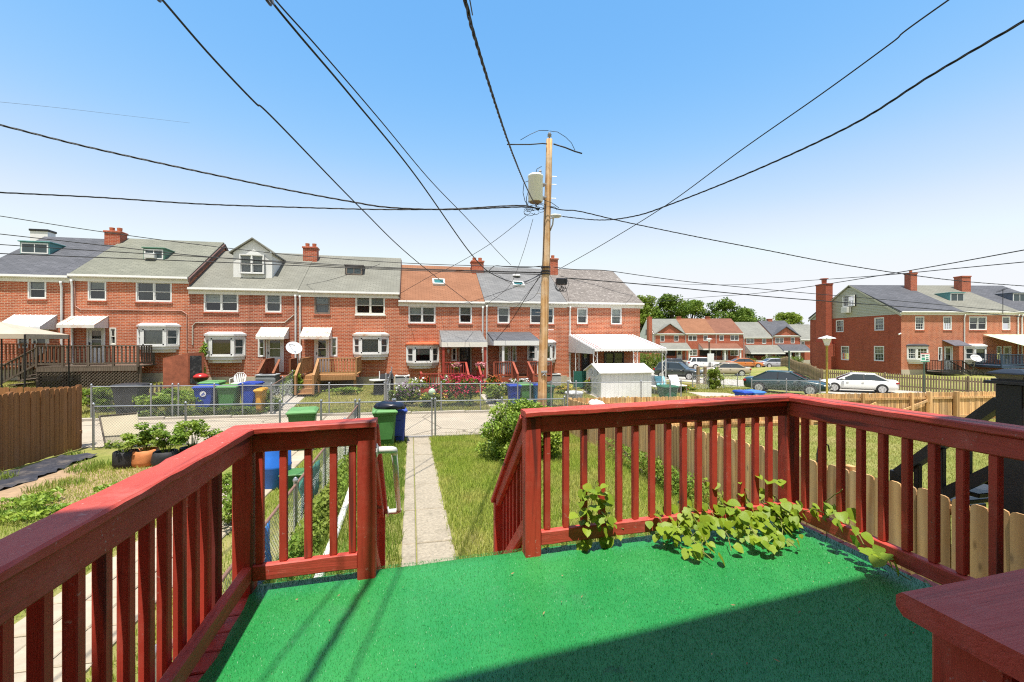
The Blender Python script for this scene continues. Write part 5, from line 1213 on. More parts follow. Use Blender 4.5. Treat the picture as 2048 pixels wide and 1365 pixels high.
# --- timber fences, picket by picket
PINE = wood_mat('new_pine', (.76,.48,.215), (.34,.165,.06), .75, 2, 8, .3, True, .5, dirt=(.42,.31,.19))
CEDAR = wood_mat('brown_stained_pickets', (.30,.135,.045), (.19,.078,.026), .8, 2, 9, .14, True, dirt=(.25,.12,.06))
OLDP = wood_mat('aged_pickets', (.27,.20,.12), (.17,.12,.07), .85, 2, 9, .2, False)
def picket_mesh(name, w_, t, hg, mat, style='dog'):
    c = .034
    if style == 'dog': pl = [(-w_/2,0),(w_/2,0),(w_/2,hg-c*1.3),(w_/2-c*.35,hg-c*.35),(w_/2-c*1.2,hg),(-w_/2+c*1.2,hg),(-w_/2+c*.35,hg-c*.35),(-w_/2,hg-c*1.3)]
    else: pl = [(-w_/2,0),(w_/2,0),(w_/2,hg-.12),(0,hg),(-w_/2,hg-.12)]
    return MB().prism(pl, -t/2, t/2, 'y').mesh(name, mat)
def picket_fence(label, p0, p1, hg, mat, sp=.147, w_=.139, posts=2.4, rails=(.25,.88), side=1, style='dog', railm=None, zf=None, group=None, top=None, phgt=.02, tname='wood_fence'):
    rt = thing(tname, label, 'fence', (p0[0], p0[1], h(*p0)), group); L = math.dist(p0, p1); d = Vector((p1[0]-p0[0], p1[1]-p0[1]))/L; nrm = Vector((-d.y, d.x))*side
    ang = math.atan2(d.y, d.x); meshes = [picket_mesh('picket', w_, .018, hg, mat, style) for _ in range(2)]
    n = int(L/sp); zb = lambda u, v: h(u,v)+.03
    for k in range(n):
        s_ = (k+.5)*sp; u, v = p0[0]+d.x*s_, p0[1]+d.y*s_
        piece('picket', meshes[k % 2], rt, (u, v, zb(u,v)+random.uniform(-.012,.012)), rot=(random.uniform(-.006,.006), random.uniform(-.007,.007), ang+random.uniform(-.03,.03)))
    m = max(1, round(L/posts)); off = nrm*.031; railm = railm or mat
    for k in range(m+1):
        s_ = L*k/m; u, v = p0[0]+d.x*s_+nrm.x*.1, p0[1]+d.y*s_+nrm.y*.1; z = zb(u,v)
        MB().cbox(u-.045, u+.045, v-.045, v+.045, z-.2, z+hg+phgt, .006).build('post', railm, rt)
    for k in range(m):
        for q in rails:
            a = p0[0]+d.x*L*k/m+off.x, p0[1]+d.y*L*k/m+off.y; b = p0[0]+d.x*L*(k+1)/m+off.x, p0[1]+d.y*L*(k+1)/m+off.y
            MB().bar((*a, zb(*a)+hg*q), (*b, zb(*b)+hg*q), .038, .088).build('rail', railm, rt)
    return rt
picket_fence('new pine picket fence running from the deck along our lawn', (5.02,2.0), (5.02,NV), 1.13, PINE, side=-1)
fB = picket_fence('new pine fence along the alley with rails and posts towards us', (5.1,NV+.12), (24.2,NV+.12), 1.13, PINE, side=-1, rails=(.12,.8))
for (pa0, pa1, pb0, pb1) in ((1745,845,1858,800),(1690,835,1752,806)):        # gate braces
    a, b = atv(pa0, pa1, NV+.02), atv(pb0, pb1, NV+.02); MB().bar(a, b, .038, .088).build('gate_brace', PINE, fB)
for p in (1858, 1912): MB().cbox(ax(p,NV)-.07, ax(p,NV)+.07, NV-.08, NV+.06, h(ax(p,NV),NV)-.1, h(ax(p,NV),NV)+1.2, .008).build('gate_post', PINE, fB)
picket_fence('brown stained picket fence on the left beside the bare bed', (-8.62,8.0), (-8.62,NV+.25), 1.66, CEDAR, side=1)
picket_fence('brown stained picket fence turning along the alley at the far left', (-8.8,NV+.3), (-17,NV+.3), 1.62, CEDAR, side=-1)
c0, c1, c2_, c3 = cw(24.4,36), cw(28.4,25.5), cw(35.4,60), cw(31,24)
picket_fence('aged pointed picket fence beside the parked white sedan', c0, c1, 1.16, OLDP, .145, .085, 2.4, (.25,.75), 1, 'pt')
picket_fence('aged pointed picket fence running back along the side street', c0, c2_, 1.16, OLDP, .17, .09, 2.6, (.25,.75), -1, 'pt')
picket_fence('low grey picket fence in front of the lattice deck', (ax(205,22),21.2), (ax(330,22.4),22.9), .72, GREYW, .15, .08, 2, (.3,.75), 1, 'pt')
# ------------------------------------------------------------------ wheeled bins
def bin_(label, u, v, rz, body, lid, hgt=1.02, wd=.58, z=None, logo=None, open_=0, group='wheeled bins'):
    rt = thing('wheeled_bin', label, 'bin', (u, v, h(u,v) if z is None else z), group, rz, True); w1, w0, d1, d0 = wd/2, wd*.4, .34, .26
    hh = hgt-.09; m = MB(); rg = []
    for t in (0, .08, .55, .92, .93, 1.0):
        e = .02 if t >= .93 else 0; a = w0+(w1-w0)*t+e; b = d0+(d1-d0)*t+e; zz = .05+(hh-.05)*t; c = .05
        rg.append([(-a+c,-b,zz),(a-c,-b,zz),(a,-b+c,zz),(a,b-c,zz),(a-c,b,zz),(-a+c,b,zz),(-a,b-c,zz),(-a,-b+c,zz)])
    m.loft(rg).build('body', body, rt)
    MB().prism([(-w0*.75,.25*hh),(w0*.75,.25*hh),(w0*.95,.5*hh),(w0*.5,.72*hh),(-w0*.5,.72*hh),(-w0*.95,.5*hh)], -d0-.075, -d0-.02, 'y').build('front_panel', body, rt)
    ll = MB(); a, b = w1+.04, d1+.05
    ll.loft([[(-a,-b,hh+.003),(a,-b,hh+.003),(a,b,hh+.003),(-a,b,hh+.003)],[(-a,-b,hh+.035),(a,-b,hh+.035),(a,b,hh+.05),(-a,b,hh+.05)],[(-a*.82,-b*.8,hh+.085),(a*.82,-b*.8,hh+.085),(a*.82,b*.85,hh+.10),(-a*.82,b*.85,hh+.10)]])
    ll.build('lid', lid, rt)
    MB().tube([(-w1*.8,d1+.02,hh-.05),(-w1*.8,d1+.1,hh+.02),(w1*.8,d1+.1,hh+.02),(w1*.8,d1+.02,hh-.05)], .018, 6).build('handle', lid, rt)
    for s_ in (-1, 1): MB().lathe([(.04,-.03),(.13,-.03),(.13,.03),(.04,.03)], (s_*(w0+.03),d0+.04,.13), 14, 'x').build('wheel', BLACK, rt)
    if logo:
        lg = MB().lathe([(.001,0),(.105,0),(.105,.006),(.001,.006)], (0,-d1+.0-.012,hh*.78), 20, 'y'); lg.v = [(p[0],p[1]-.012,p[2]) for p in lg.v]; q = lg.build('logo_disc', WHITE, rt)
        m2 = MB(); m2.bar((-.055,-d1-.022,hh*.78-.05),(.045,-d1-.022,hh*.78+.055), .006, .035); m2.bar((-.02,-d1-.022,hh*.78-.065),(.07,-d1-.022,hh*.78-.0), .006, .025); m2.build('logo_mark', body, q)
    return rt
BGR = M('bin_green', (.055,.17,.045), .45, .08, 4); BGL = M('bin_green_lid', (.10,.25,.08), .45, .1, 4); BBL = M('bin_blue', (.018,.055,.32), .42, .08, 4); BBK = M('bin_black', (.03,.03,.03), .5, .15); BYL = M('bin_yellow', (.55,.27,.02), .45); BDG = M('bin_dark_green', (.02,.11,.05), .45)
BBR = M('barrel_blue', (.02,.13,.50), .4)
cpt = lambda px, py, v: atv(px, py, v)
bin_('green wheeled bin at our gate with dark bag on top', ax(770,13.3), 13.3, .05, BGR, BGL, 1.06, .60)
bin_('blue wheeled bin tucked behind the green bin at our gate', ax(793,13.85), 13.85, .1, BBL, BBL, 1.02, .5, logo=False)
bin_('green wheeled bin beyond the left rail in the neighbour yard', ax(606,13.2), 13.2, .1, BGR, BGL, 1.1, .66)
bin_('large black wheeled bin behind the far fence at left', ax(262,20.1), 20.1, -.1, BBK, BBK, 1.15, .95)
bin_('blue wheeled bin with white round logo behind the far fence', ax(412,20.0), 20.0, .1, BBL, BBL, 1.1, .66, logo=True)
bin_('dark green wheeled bin between two blue bins across the alley', ax(459,20.0), 20.0, .0, BGR, BGL, 1.1, .68)
bin_('blue wheeled bin beside the yellow bin across the alley', ax(503,20.2), 20.2, -.15, BBL, BBL, 1.18, .60)
bin_('slim yellow bin across the alley', ax(522,19.85), 19.85, 0, BYL, BYL, .98, .26)
bin_('green bin with its lid resting behind the two blue ones', ax(425,20.8), 20.8, 0, BGR, BGL, 1.12, .7)
bin_('blue wheeled bin left of the pole behind the far fence', ax(1028,20.0), 20.0, 0, BBL, BBL, 1.05, .5)
bin_('olive wheeled bin left of the pole behind the far fence', ax(1048,20.1), 20.1, 0, BGR, BGL, 1.08, .6)
bin_('teal blue bin just behind the pole', ax(1074,20.2), 20.2, 0, M('bin_teal', (.02,.16,.30), .45), BBL, 1.05, .5)
bin_('dark green bin just right of the pole', ax(1094,20.1), 20.1, 0, BDG, BDG, 1.0, .5)
bin_('dark green bin beside the white shed', ax(1335,20.2), 20.2, 0, BDG, BDG, .9, .75)
bin_('small blue bin in front of the corner lawn, left one', *cw(10.55,20.8), 0, BBL, BBL, .9, .42, logo=True)
bin_('light blue bin beside the small blue bin', *cw(11.1,20.9), .1, M('bin_light_blue', (.05,.17,.5), .45), M('bin_light_blue', (.05,.17,.5), .45), .9, .6)
# dark bin liner slumped over our green bin
bl = MB(); r_ = random.Random(4); n = 14; cu, cv = ax(780,13.3), 13.3; zb = h(cu,cv)+1.08; rg = []
for t, rr in ((0,.36),(.35,.40),(.7,.33),(1.0,.14)): rg.append([(cu+math.cos(2*math.pi*k/n)*rr*r_.uniform(.75,1.15)*1.15, cv+math.sin(2*math.pi*k/n)*rr*r_.uniform(.7,1.05)*.85, zb+t*.17+r_.uniform(-.02,.025)-(.05 if t == 0 else 0)) for k in range(n)])
tag(bl.loft(rg).build('bin_bag', M('navy_bag', (.012,.016,.03), .3, .2), smooth=True), 'dark plastic bag slumped on the green bin lid', 'bag')
br = thing('barrel', 'bright blue plastic barrel seen through the left balusters', 'barrel', (ax(549,9.6), 9.6, h(-3,9.6)))
c = Vector(br.location); MB().lathe([(.25,0),(.29,.05),(.30,.4),(.31,.42),(.30,.44),(.29,.82),(.25,.88),(.24,.86)], c, 20).build('drum', BBR, br, True); MB().lathe([(.27,.86),(.27,.90)], c, 20).build('rim', BBR, br)
gc = thing('garden_cart', 'small green garden tub on the neighbour path', 'tub', (ax(600,9.4), 9.4, h(-2.6,9.4)+.03)); c = Vector(gc.location)
MB().loft([[(c.x-.22,c.y-.16,c.z),(c.x+.22,c.y-.16,c.z),(c.x+.22,c.y+.16,c.z),(c.x-.22,c.y+.16,c.z)],[(c.x-.3,c.y-.22,c.z+.26),(c.x+.3,c.y-.22,c.z+.26),(c.x+.3,c.y+.22,c.z+.26),(c.x-.3,c.y+.22,c.z+.26)]]).build('tub', BDG, gc)
MB().cbox(c.x-.32, c.x+.32, c.y-.24, c.y+.24, c.z+.262, c.z+.29, .01).build('rim', BGR, gc)
# blue sheet and green netting hung on the dividing fence, white pipe on the ground
def drape(name, label, cat, u, v0, v1, z0, z1, mat, seed, amp=.02):
    m = MB(); n1, n2 = 10, 6; r2 = random.Random(seed); g_ = []
    for j in range(n2):
        for i in range(n1):
            e = r2.uniform(-.04,.04) if j in (0,n2-1) else 0; g_.append((u+r2.uniform(-amp,amp), v0+(v1-v0)*i/(n1-1)+r2.uniform(-.02,.02), z0+(z1-z0)*j/(n2-1)+e))
    m.add(g_, [(j*n1+i, j*n1+i+1, (j+1)*n1+i+1, (j+1)*n1+i) for j in range(n2-1) for i in range(n1-1)])
    o = m.build(name, mat, smooth=True); md = o.modifiers.new('thickness', 'SOLIDIFY'); md.thickness = .006; return tag(o, label, cat)
drape('blue_sheet', 'blue plastic sheet tied to the dividing chain link fence', 'tarp', um-.03, 4.9, 5.75, .42, .98, M('blue_tarp', (.03,.18,.52), .5, .3, 9), 3)
drape('green_netting', 'teal netting hanging on the dividing chain link fence', 'netting', um-.03, 7.2, 8.6, .45, .98, M('teal_net', (.06,.30,.22), .7, .3, 9), 8)
tag(MB().tube([(-1.0,4.6,h(-1,4.6)+.05),(-1.02,6.2,h(-1,6.2)+.05),(-1.06,8.0,h(-1,8)+.05),(-1.1,9.0,h(-1,9)+.05)], .052, 10).build('white_pipe', M('old_pvc', (.66,.65,.6), .5, .1, 5, dirt=(.3,.3,.22), dscale=4, damt=.8)), 'long white plastic pipe lying along the fence foot', 'pipe')
# leaning board behind the fence, grow bags
lb = thing('leaning_board', 'beige board leaning on the chain link fence', 'board', (ax(240,NV), NV+.1, h(-7,14)))
a, b, c, d = atv(200,832,NV+.6), atv(274,826,NV+.6), atv(282,886,NV+.1), atv(212,890,NV+.1)
m = MB(); m.hexa([a,b,c,d],[q+Vector((0,.03,.01)) for q in (a,b,c,d)]); m.build('panel', M('beige_board', (.42,.37,.26), .8, .1, 2), lb)
MB().tube([a+Vector((0,-.02,0)), d+Vector((0,-.02,0))], .022, 6).build('edge_tube', M('dark_edge', (.08,.06,.04), .6), lb); MB().tube([a+Vector((0,-.02,.01)), b+Vector((0,-.02,.01))], .016, 6).build('edge_tube', M('dark_edge', (.08,.06,.04), .6), lb)
GB = M('black_grow_bag', (.022,.022,.024), .6, .3, 8, bump=.4, bscale=20); GO = M('orange_grow_bag', (.55,.20,.07), .7, .2, 6, bump=.3, bscale=20)
BAGS = []
for px, v, mat, rr, hg, lab in ((252,11.9,GB,.23,.36,'black fabric grow bag leftmost of the row'),(290,12.0,GO,.27,.36,'orange fabric grow bag'),(331,11.8,GB,.24,.34,'black fabric grow bag right of the orange one'),(384,12.1,GB,.24,.36,'black fabric grow bag nearest the red rail'),(432,12.4,GB,.22,.3,'black fabric grow bag half hidden by the red rail')):
    u = ax(px, v); z = h(u,v)+.02; t = thing('grow_bag', lab, 'planter', (u,v,z), 'grow bags'); rk = random.Random(px); rg = []
    for q, e in ((0,.95),(.3,1.06),(.7,1.02),(1.0,.98),(1.0,.90),(.85,.88)): rg.append([(u+math.cos(2*math.pi*k/16)*rr*e*rk.uniform(.93,1.06), v+math.sin(2*math.pi*k/16)*rr*e*rk.uniform(.93,1.06), z+hg*q+rk.uniform(-.012,.012)) for k in range(16)])
    MB().loft(rg).build('bag', mat, t, True); BAGS.append((u,v,z+hg*.85,t,rr))
# black landscape fabric on the left bed
m = MB(); rk = random.Random(9); nn, mm = 46, 7; g_ = []
for i in range(nn):
    v = 6.2+i*(13.4-6.2)/(nn-1)
    for j in range(mm):
        u = -8.45+j*.155+.15*math.sin(v*1.3)*(j/mm)+rk.uniform(-.05,.05)*(j in (0,mm-1)); g_.append((u, v+rk.uniform(-.04,.04), h(u,v)+.035+rk.uniform(-.025,.05)))
m.add(g_, [(i*mm+j, i*mm+j+1, (i+1)*mm+j+1, (i+1)*mm+j) for i in range(nn-1) for j in range(mm-1)])
tag(m.build('landscape_fabric', M('weed_fabric', (.035,.036,.045), .55, .3, 6, bump=.5, bscale=25, dirt=(.2,.16,.12), dscale=1.5, damt=.6), smooth=True), 'crumpled black weed fabric along the brown fence foot', 'fabric')
# ------------------------------------------------------------------ utility pole
PV = 18.7; pb, ptp = atv(1083,840,PV), atv(1099,279,PV); pb.z = h(pb.x,PV); ln_ = lambda py: pb.lerp(ptp, (atv(1090,py,PV).z-pb.z)/(ptp.z-pb.z))
up_ = thing('utility_pole', 'tall timber utility pole with transformer across the alley', 'utility pole', pb)
POLE = wood_mat('pole_wood', (.62,.38,.17), (.22,.10,.035), .85, 2, 6, .05, True, 1.0, dirt=(.70,.56,.40))
MB().tube([pb.lerp(ptp, k/14) + Vector((math.sin(k*1.7)*.008, 0, 0)) for k in range(15)], [.205-.075*k/14 for k in range(15)], 14).build('shaft', POLE, up_, True)
tp = ptp.copy(); ins = MB().lathe([(.03,0),(.03,.12),(.09,.13),(.05,.17),(.10,.19),(.05,.24),(.07,.27),(.03,.30)], tp+Vector((0,0,.0)), 12).build('insulator', M('grey_porcelain', (.25,.25,.27), .3), up_, True)
WIRE = M('black_cable', (.012,.013,.016), .5, .1); WIREG = M('grey_cable', (.10,.10,.11), .5, .1)
def pole_wire(pts, r_=.02, n=6): MB().tube([atv(a, b, PV-.1+(c if len(q) > 2 else 0)) for q in pts for a, b, c in [(q[0], q[1], q[2] if len(q) > 2 else 0)]], r_, n).build('conductor', WIRE, up_, True)
pole_wire([(1014,289),(1040,289),(1060,289),(1085,287),(1094,288)], .025); pole_wire([(1107,288),(1130,295),(1150,303),(1164,307)], .03)
pole_wire([(1099,262),(1115,264),(1131,274),(1143,286),(1150,301)], .012); pole_wire([(1041,280),(1060,269),(1078,261),(1097,261)], .012)
tc = atv(1071,404,PV-.45); tf = MB().lathe([(.26,0),(.30,.02),(.30,1.02),(.32,1.03),(.32,1.09),(.24,1.15),(.05,1.17)], tc, 20).build('transformer', M('transformer_grey', (.74,.75,.74), .35, .05), up_, True)
MB().lathe([(.04,0),(.07,.05),(.04,.1),(.07,.14),(.03,.2),(.015,.24)], tc+Vector((.2,0,1.15)), 8).build('bushing', M('grey_porcelain', (.25,.25,.27), .3), tf)
MB().lathe([(.262,-.02),(.262,-.002)], tc, 20).build('transformer_base', M('rust_base', (.25,.17,.10), .7), tf)
for zz in (.25,.8): MB().box(tc.x+.25, tc.x+.5, tc.y+.1, tc.y+.45, tc.z+zz, tc.z+zz+.06).build('bracket', ALUM, tf)
for k, pts in enumerate(([(1083,333),(1074,338),(1070,352)],[(1057,362),(1048,365),(1046,385),(1050,402),(1057,412)],[(1058,378),(1053,395),(1053,410)],[(1060,398),(1056,405),(1055,415)])): pole_wire([(a,b,-.3) for a, b in pts], .014)
for k in range(10):
    rk = random.Random(k+50); c = (1052+rk.uniform(0,30), 418+rk.uniform(-6,8)); r0 = rk.uniform(4,9); a0 = rk.uniform(0,6)
    pole_wire([(c[0]+math.cos(a0+t*.8)*r0*1.3, c[1]+math.sin(a0+t*.8)*r0*.8, -.2+rk.uniform(-.1,.1)) for t in range(7)], .011)
for k in range(8):
    rk = random.Random(k+80); c = (1122+rk.uniform(-8,12), 572+rk.uniform(-4,8)); r0 = rk.uniform(5,11); a0 = rk.uniform(0,6)
    pole_wire([(c[0]+math.cos(a0+t*.9)*r0*.8, c[1]+math.sin(a0+t*.9)*r0, rk.uniform(-.1,.1)) for t in range(8)], .010)
bxx = atv(1123,563,PV-.15); MB().cbox(bxx.x-.24, bxx.x+.24, bxx.y-.1, bxx.y+.1, bxx.z-.14, bxx.z+.14, .03).build('terminal_box', BLACK, up_)
for py in (543,548,535): q = ln_(py); MB().lathe([(.21,-.03),(.21,.03)], q, 14).build('strap', BLACK, up_)
q = ln_(462); lp = atv(1112,434,PV-.7); MB().tube([q+Vector((.12,-.08,0)), q+Vector((.2,-.2,.25)), lp+Vector((-.1,.05,-.02))], .03, 8).build('lamp_arm', ALUM, up_, True)
lm_ = MB(); lm_.loft([[lp+Vector((x*.9+dx, y, zz)) for x, y in ((-.12,-.1),(.05,-.1),(.05,.1),(-.12,.1))] for dx, zz in ((-.12,-.06),(.0,.02))]); lm_.loft([[lp+Vector((a*c_, b*s_, e)) for c_, s_ in [(math.cos(2*math.pi*k/10), math.sin(2*math.pi*k/10)) for k in range(10)]] for a, b, e in ((.16,.12,-.02),(.26,.16,.04),(.22,.13,.10),(.08,.05,.12))]); lm_.build('street_lamp_head', M('lamp_grey', (.5,.5,.48), .5), up_, True)
for k, py in enumerate((368,396,352)): 
    q = ln_(py); MB().tube([q+Vector((.1,0,0)), q+Vector((.36,-.03,0))], .018, 6).build('pole_step', ALUM, up_)
for k, py in enumerate((587,606,625,660)): q = ln_(py); s_ = 1 if k % 2 else -1; MB().tube([q+Vector((s_*.12,0,0)), q+Vector((s_*.42,-.05,0))], .016, 6).build('pole_step', ALUM, up_)
q = ln_(742); MB().cbox(q.x-.13, q.x+.13, q.y-.24, q.y-.19, q.z-.08, q.z+.02, .01).build('metal_tag', ALUM, up_); MB().tube([q+Vector((-.07,-.23,-.17)), q+Vector((.02,-.24,-.1)), q+Vector((.08,-.23,-.2))], .02, 5).build('metal_tag', ALUM, up_)
MB().tube([ln_(410)+Vector((-.12,-.12,0)), ln_(480)+Vector((-.16,-.15,0)), ln_(545)+Vector((-.19,-.17,0))], .015, 5).build('conductor', WIRE, up_)
for pts in ([(1085,420),(1095,412),(1110,414),(1114,420)],[(1088,400),(1104,406),(1118,416)]): pole_wire([(a,b,-.2) for a, b in pts], .012)
# ------------------------------------------------------------------ overhead cables
def spline(P, n=8):
    out = []
    for i in range(len(P)-1):
        p0, p1, p2, p3 = P[max(i-1,0)], P[i], P[i+1], P[min(i+2,len(P)-1)]
        for k in range(n):
            t = k/n; out.append(.5*((2*p1)+(p2-p0)*t+(2*p0-5*p1+4*p2-p3)*t*t+(3*p1-p0-3*p2+p3)*t**3))
    out.append(P[-1]); return out
def cable(label, pts, d0, d1, r_=.012, head=None, tail=None, group='overhead cables', twist=0, mat=None):
    S_ = [0]
    for a, b in zip(pts[:-1], pts[1:]): S_.append(S_[-1]+math.dist(a,b))
    P = [atd(p[0], p[1], 1/((1/d0)*(1-s_/S_[-1])+(1/d1)*(s_/S_[-1]))) for p, s_ in zip(pts, S_)]
    if head: P = [Vector(q) for q in head] + P
    if tail: P = P + [Vector(q) for q in tail]
    sp_ = spline(P, 14); m = MB(); r_ *= .85
    if twist:
        L = 0; tr = []
        for k in range(3):
            out = []; L = 0
            for i, p in enumerate(sp_):
                if i: L += (p-sp_[i-1]).length
                a = L*twist+k*2.09; d = (sp_[min(i+1,len(sp_)-1)]-sp_[max(i-1,0)]).normalized(); x = d.orthogonal().normalized(); y = d.cross(x); out.append(p+(x*math.cos(a)+y*math.sin(a))*r_*.8)
            m.tube(out, r_*.62, 5)
    else: m.tube(sp_, r_, 6)
    return tag(m.build('overhead_cable', mat or WIRE, smooth=True), label, 'cable', group)
cable('thick black cable sweeping from upper left down to the rust roofed house', [(325,0),(420,110),(510,205),(550,240),(720,415),(830,520),(945,610)], 5.3, 26.0, .017, head=[(-3.6,-.3,7.9),atd(230,-110,4.3)])
cable('black cable to the pole, left one of the close upper pair', [(541,0),(600,72),(700,190),(830,350),(940,505),(985,548),(1040,565),(1084,548)], 5.2, 19.0, .017, head=[(-3.0,-.3,7.6),atd(470,-95,4.2)])
cable('black cable to the pole, right one of the close upper pair', [(551,0),(640,100),(760,240),(860,360),(935,438),(1000,508),(1022,530)], 5.2, 20.0, .012, head=[(-2.9,-.3,7.7),atd(480,-95,4.2)])
cable('twisted service cable hanging from top centre to the transformer', [(930,0),(945,60),(985,190),(1015,280),(1040,345),(1060,390),(1074,414)], 5.2, 18.7, .022, head=[(-.95,-.25,7.55),(-.62,1.2,7.25),(-.15,2.9,6.95)], twist=9)
for k, o in enumerate((-.22, .2)): cable(('left' if k == 0 else 'right')+' loose strand of the service cable above the deck', [(930,-40),(938,-8),(945,30)], 4.7, 5.6, .009, head=[(-.95+o,-.25,7.45-.15*k),(-.62+o*.8,1.2,7.15-.1*k),(-.2+o*.4,2.7,6.95)])
cable('straight black cable from upper right down to the pole', [(1897,0),(1780,88),(1640,190),(1480,302),(1330,412),(1200,492),(1115,540)], 6.0, 19.0, .013, head=[(6.8,-.3,7.8)])
cable('twisted cable sagging from the right edge to the lamp on the pole', [(2120,0),(2048,42),(1860,152),(1700,252),(1500,345),(1340,409),(1270,432),(1200,440),(1125,433)], 6.4, 19.0, .019, twist=7)
cable('twisted cable sagging from the left edge below the sky line', [(-60,237),(0,250),(150,288),(300,322),(430,350),(560,377),(700,403),(780,415),(900,419),(1040,414),(1080,418)], 12.5, 18.9, .026, twist=5)
cable('nearly level cable from the left edge to the transformer', [(-60,381),(0,385),(200,395),(400,408),(600,415),(760,419),(900,418),(1040,411),(1078,420)], 15.3, 18.9, .024, twist=4)
cable('faint thin line high at the left', [(0,204),(120,216),(250,231),(380,246)], 20, 34, .008, mat=WIREG)
cable('topmost of the alley cables crossing the left roofs', [(-80,421),(0,432),(200,463),(420,492),(620,513),(850,528),(1084,534)], 15.2, 18.9, .016)
cable('second of the alley cables crossing the left roofs', [(-80,458),(0,468),(200,490),(400,512),(640,530),(860,540),(1084,546)], 15.2, 18.9, .018)
cable('third of the alley cables crossing the left roofs', [(-80,482),(0,489),(250,505),(500,519),(800,536),(1084,545)], 15.2, 18.9, .018)
cable('lowest of the alley cables crossing the left roofs', [(-80,502),(0,507),(250,517),(500,527),(800,540),(1084,549)], 15.2, 18.9, .020)
cable('cable from above the lamp drooping away to the right edge', [(1100,414),(1125,420),(1160,423),(1250,444),(1400,475),(1530,500),(1660,525),(1800,547),(1920,562),(2048,572),(2120,577)], 19.4, 26, .022, twist=5)
cable('upper telecom cable leaving the pole to the right', [(1106,534),(1150,539),(1210,541),(1290,552),(1400,566),(1600,585),(1800,602),(2048,625),(2120,631)], 18.9, 26, .018)
cable('lower telecom cable leaving the pole to the right', [(1133,556),(1300,570),(1500,590),(1660,603),(1850,617),(2048,634),(2120,640)], 18.9, 26, .026)
cable('cable rising to the right edge over the far terrace, upper one', [(1290,566),(1400,569),(1480,569),(1600,562),(1760,551),(1900,538),(2048,524),(2120,517)], 60, 16, .022)
cable('cable rising to the right edge over the far terrace, lower one', [(1290,606),(1400,595),(1500,588),(1620,573),(1760,551),(1900,527),(2048,500),(2120,487)], 60, 14, .022)
for lab, pts, d0, d1, rr in (('thin drop wire from the transformer to the grey roofed house', [(1052,432),(980,488),(900,535),(860,553),(795,590)], 18.8, 26.2, .013),
    ('thin drop wire hanging left of the pole to the rust roofed house', [(1066,438),(1045,510),(1020,570),(985,600),(968,612)], 18.8, 26.3, .012),
    ('steep dark drop wire from the pole collar to the porch', [(1082,548),(1050,598),(1020,645),(992,680)], 18.8, 24.3, .018),
    ('loose drop wire sagging to the rust roofed house eaves', [(1082,547),(1040,570),(990,588),(940,604),(905,608),(880,606)], 18.8, 26.2, .012),
    ('drop wire from the pole collar to the blue grey roof eaves', [(1082,552),(1050,592),(1030,615),(1000,622),(985,612)], 18.8, 26.3, .010),
    ('drop wire from the terminal box to the end house corner', [(1128,566),(1134,585),(1138,604)], 18.8, 26.3, .012),
    ('long thin drop wire past the end house roof', [(1120,552),(1190,570),(1260,590),(1330,600)], 18.9, 40, .012),
    ('thin wire curling under the pole collar', [(1084,560),(1070,592),(1040,605),(1000,598),(985,590)], 18.7, 22, .009),
    ('slack wire loop below the collar left of the pole', [(1084,552),(1050,568),(1020,566),(1000,552),(985,545)], 18.7, 19.3, .011),
    ('short messenger wire above the collar', [(1084,532),(1050,535),(1010,533),(990,532),(978,541)], 18.8, 18.0, .020),
    ('service wire to the timber stoop house', [(600,572),(660,560),(740,535),(760,528)], 26.0, 19.2, .010)): cable(lab, pts, d0, d1, rr, group='drop wires')
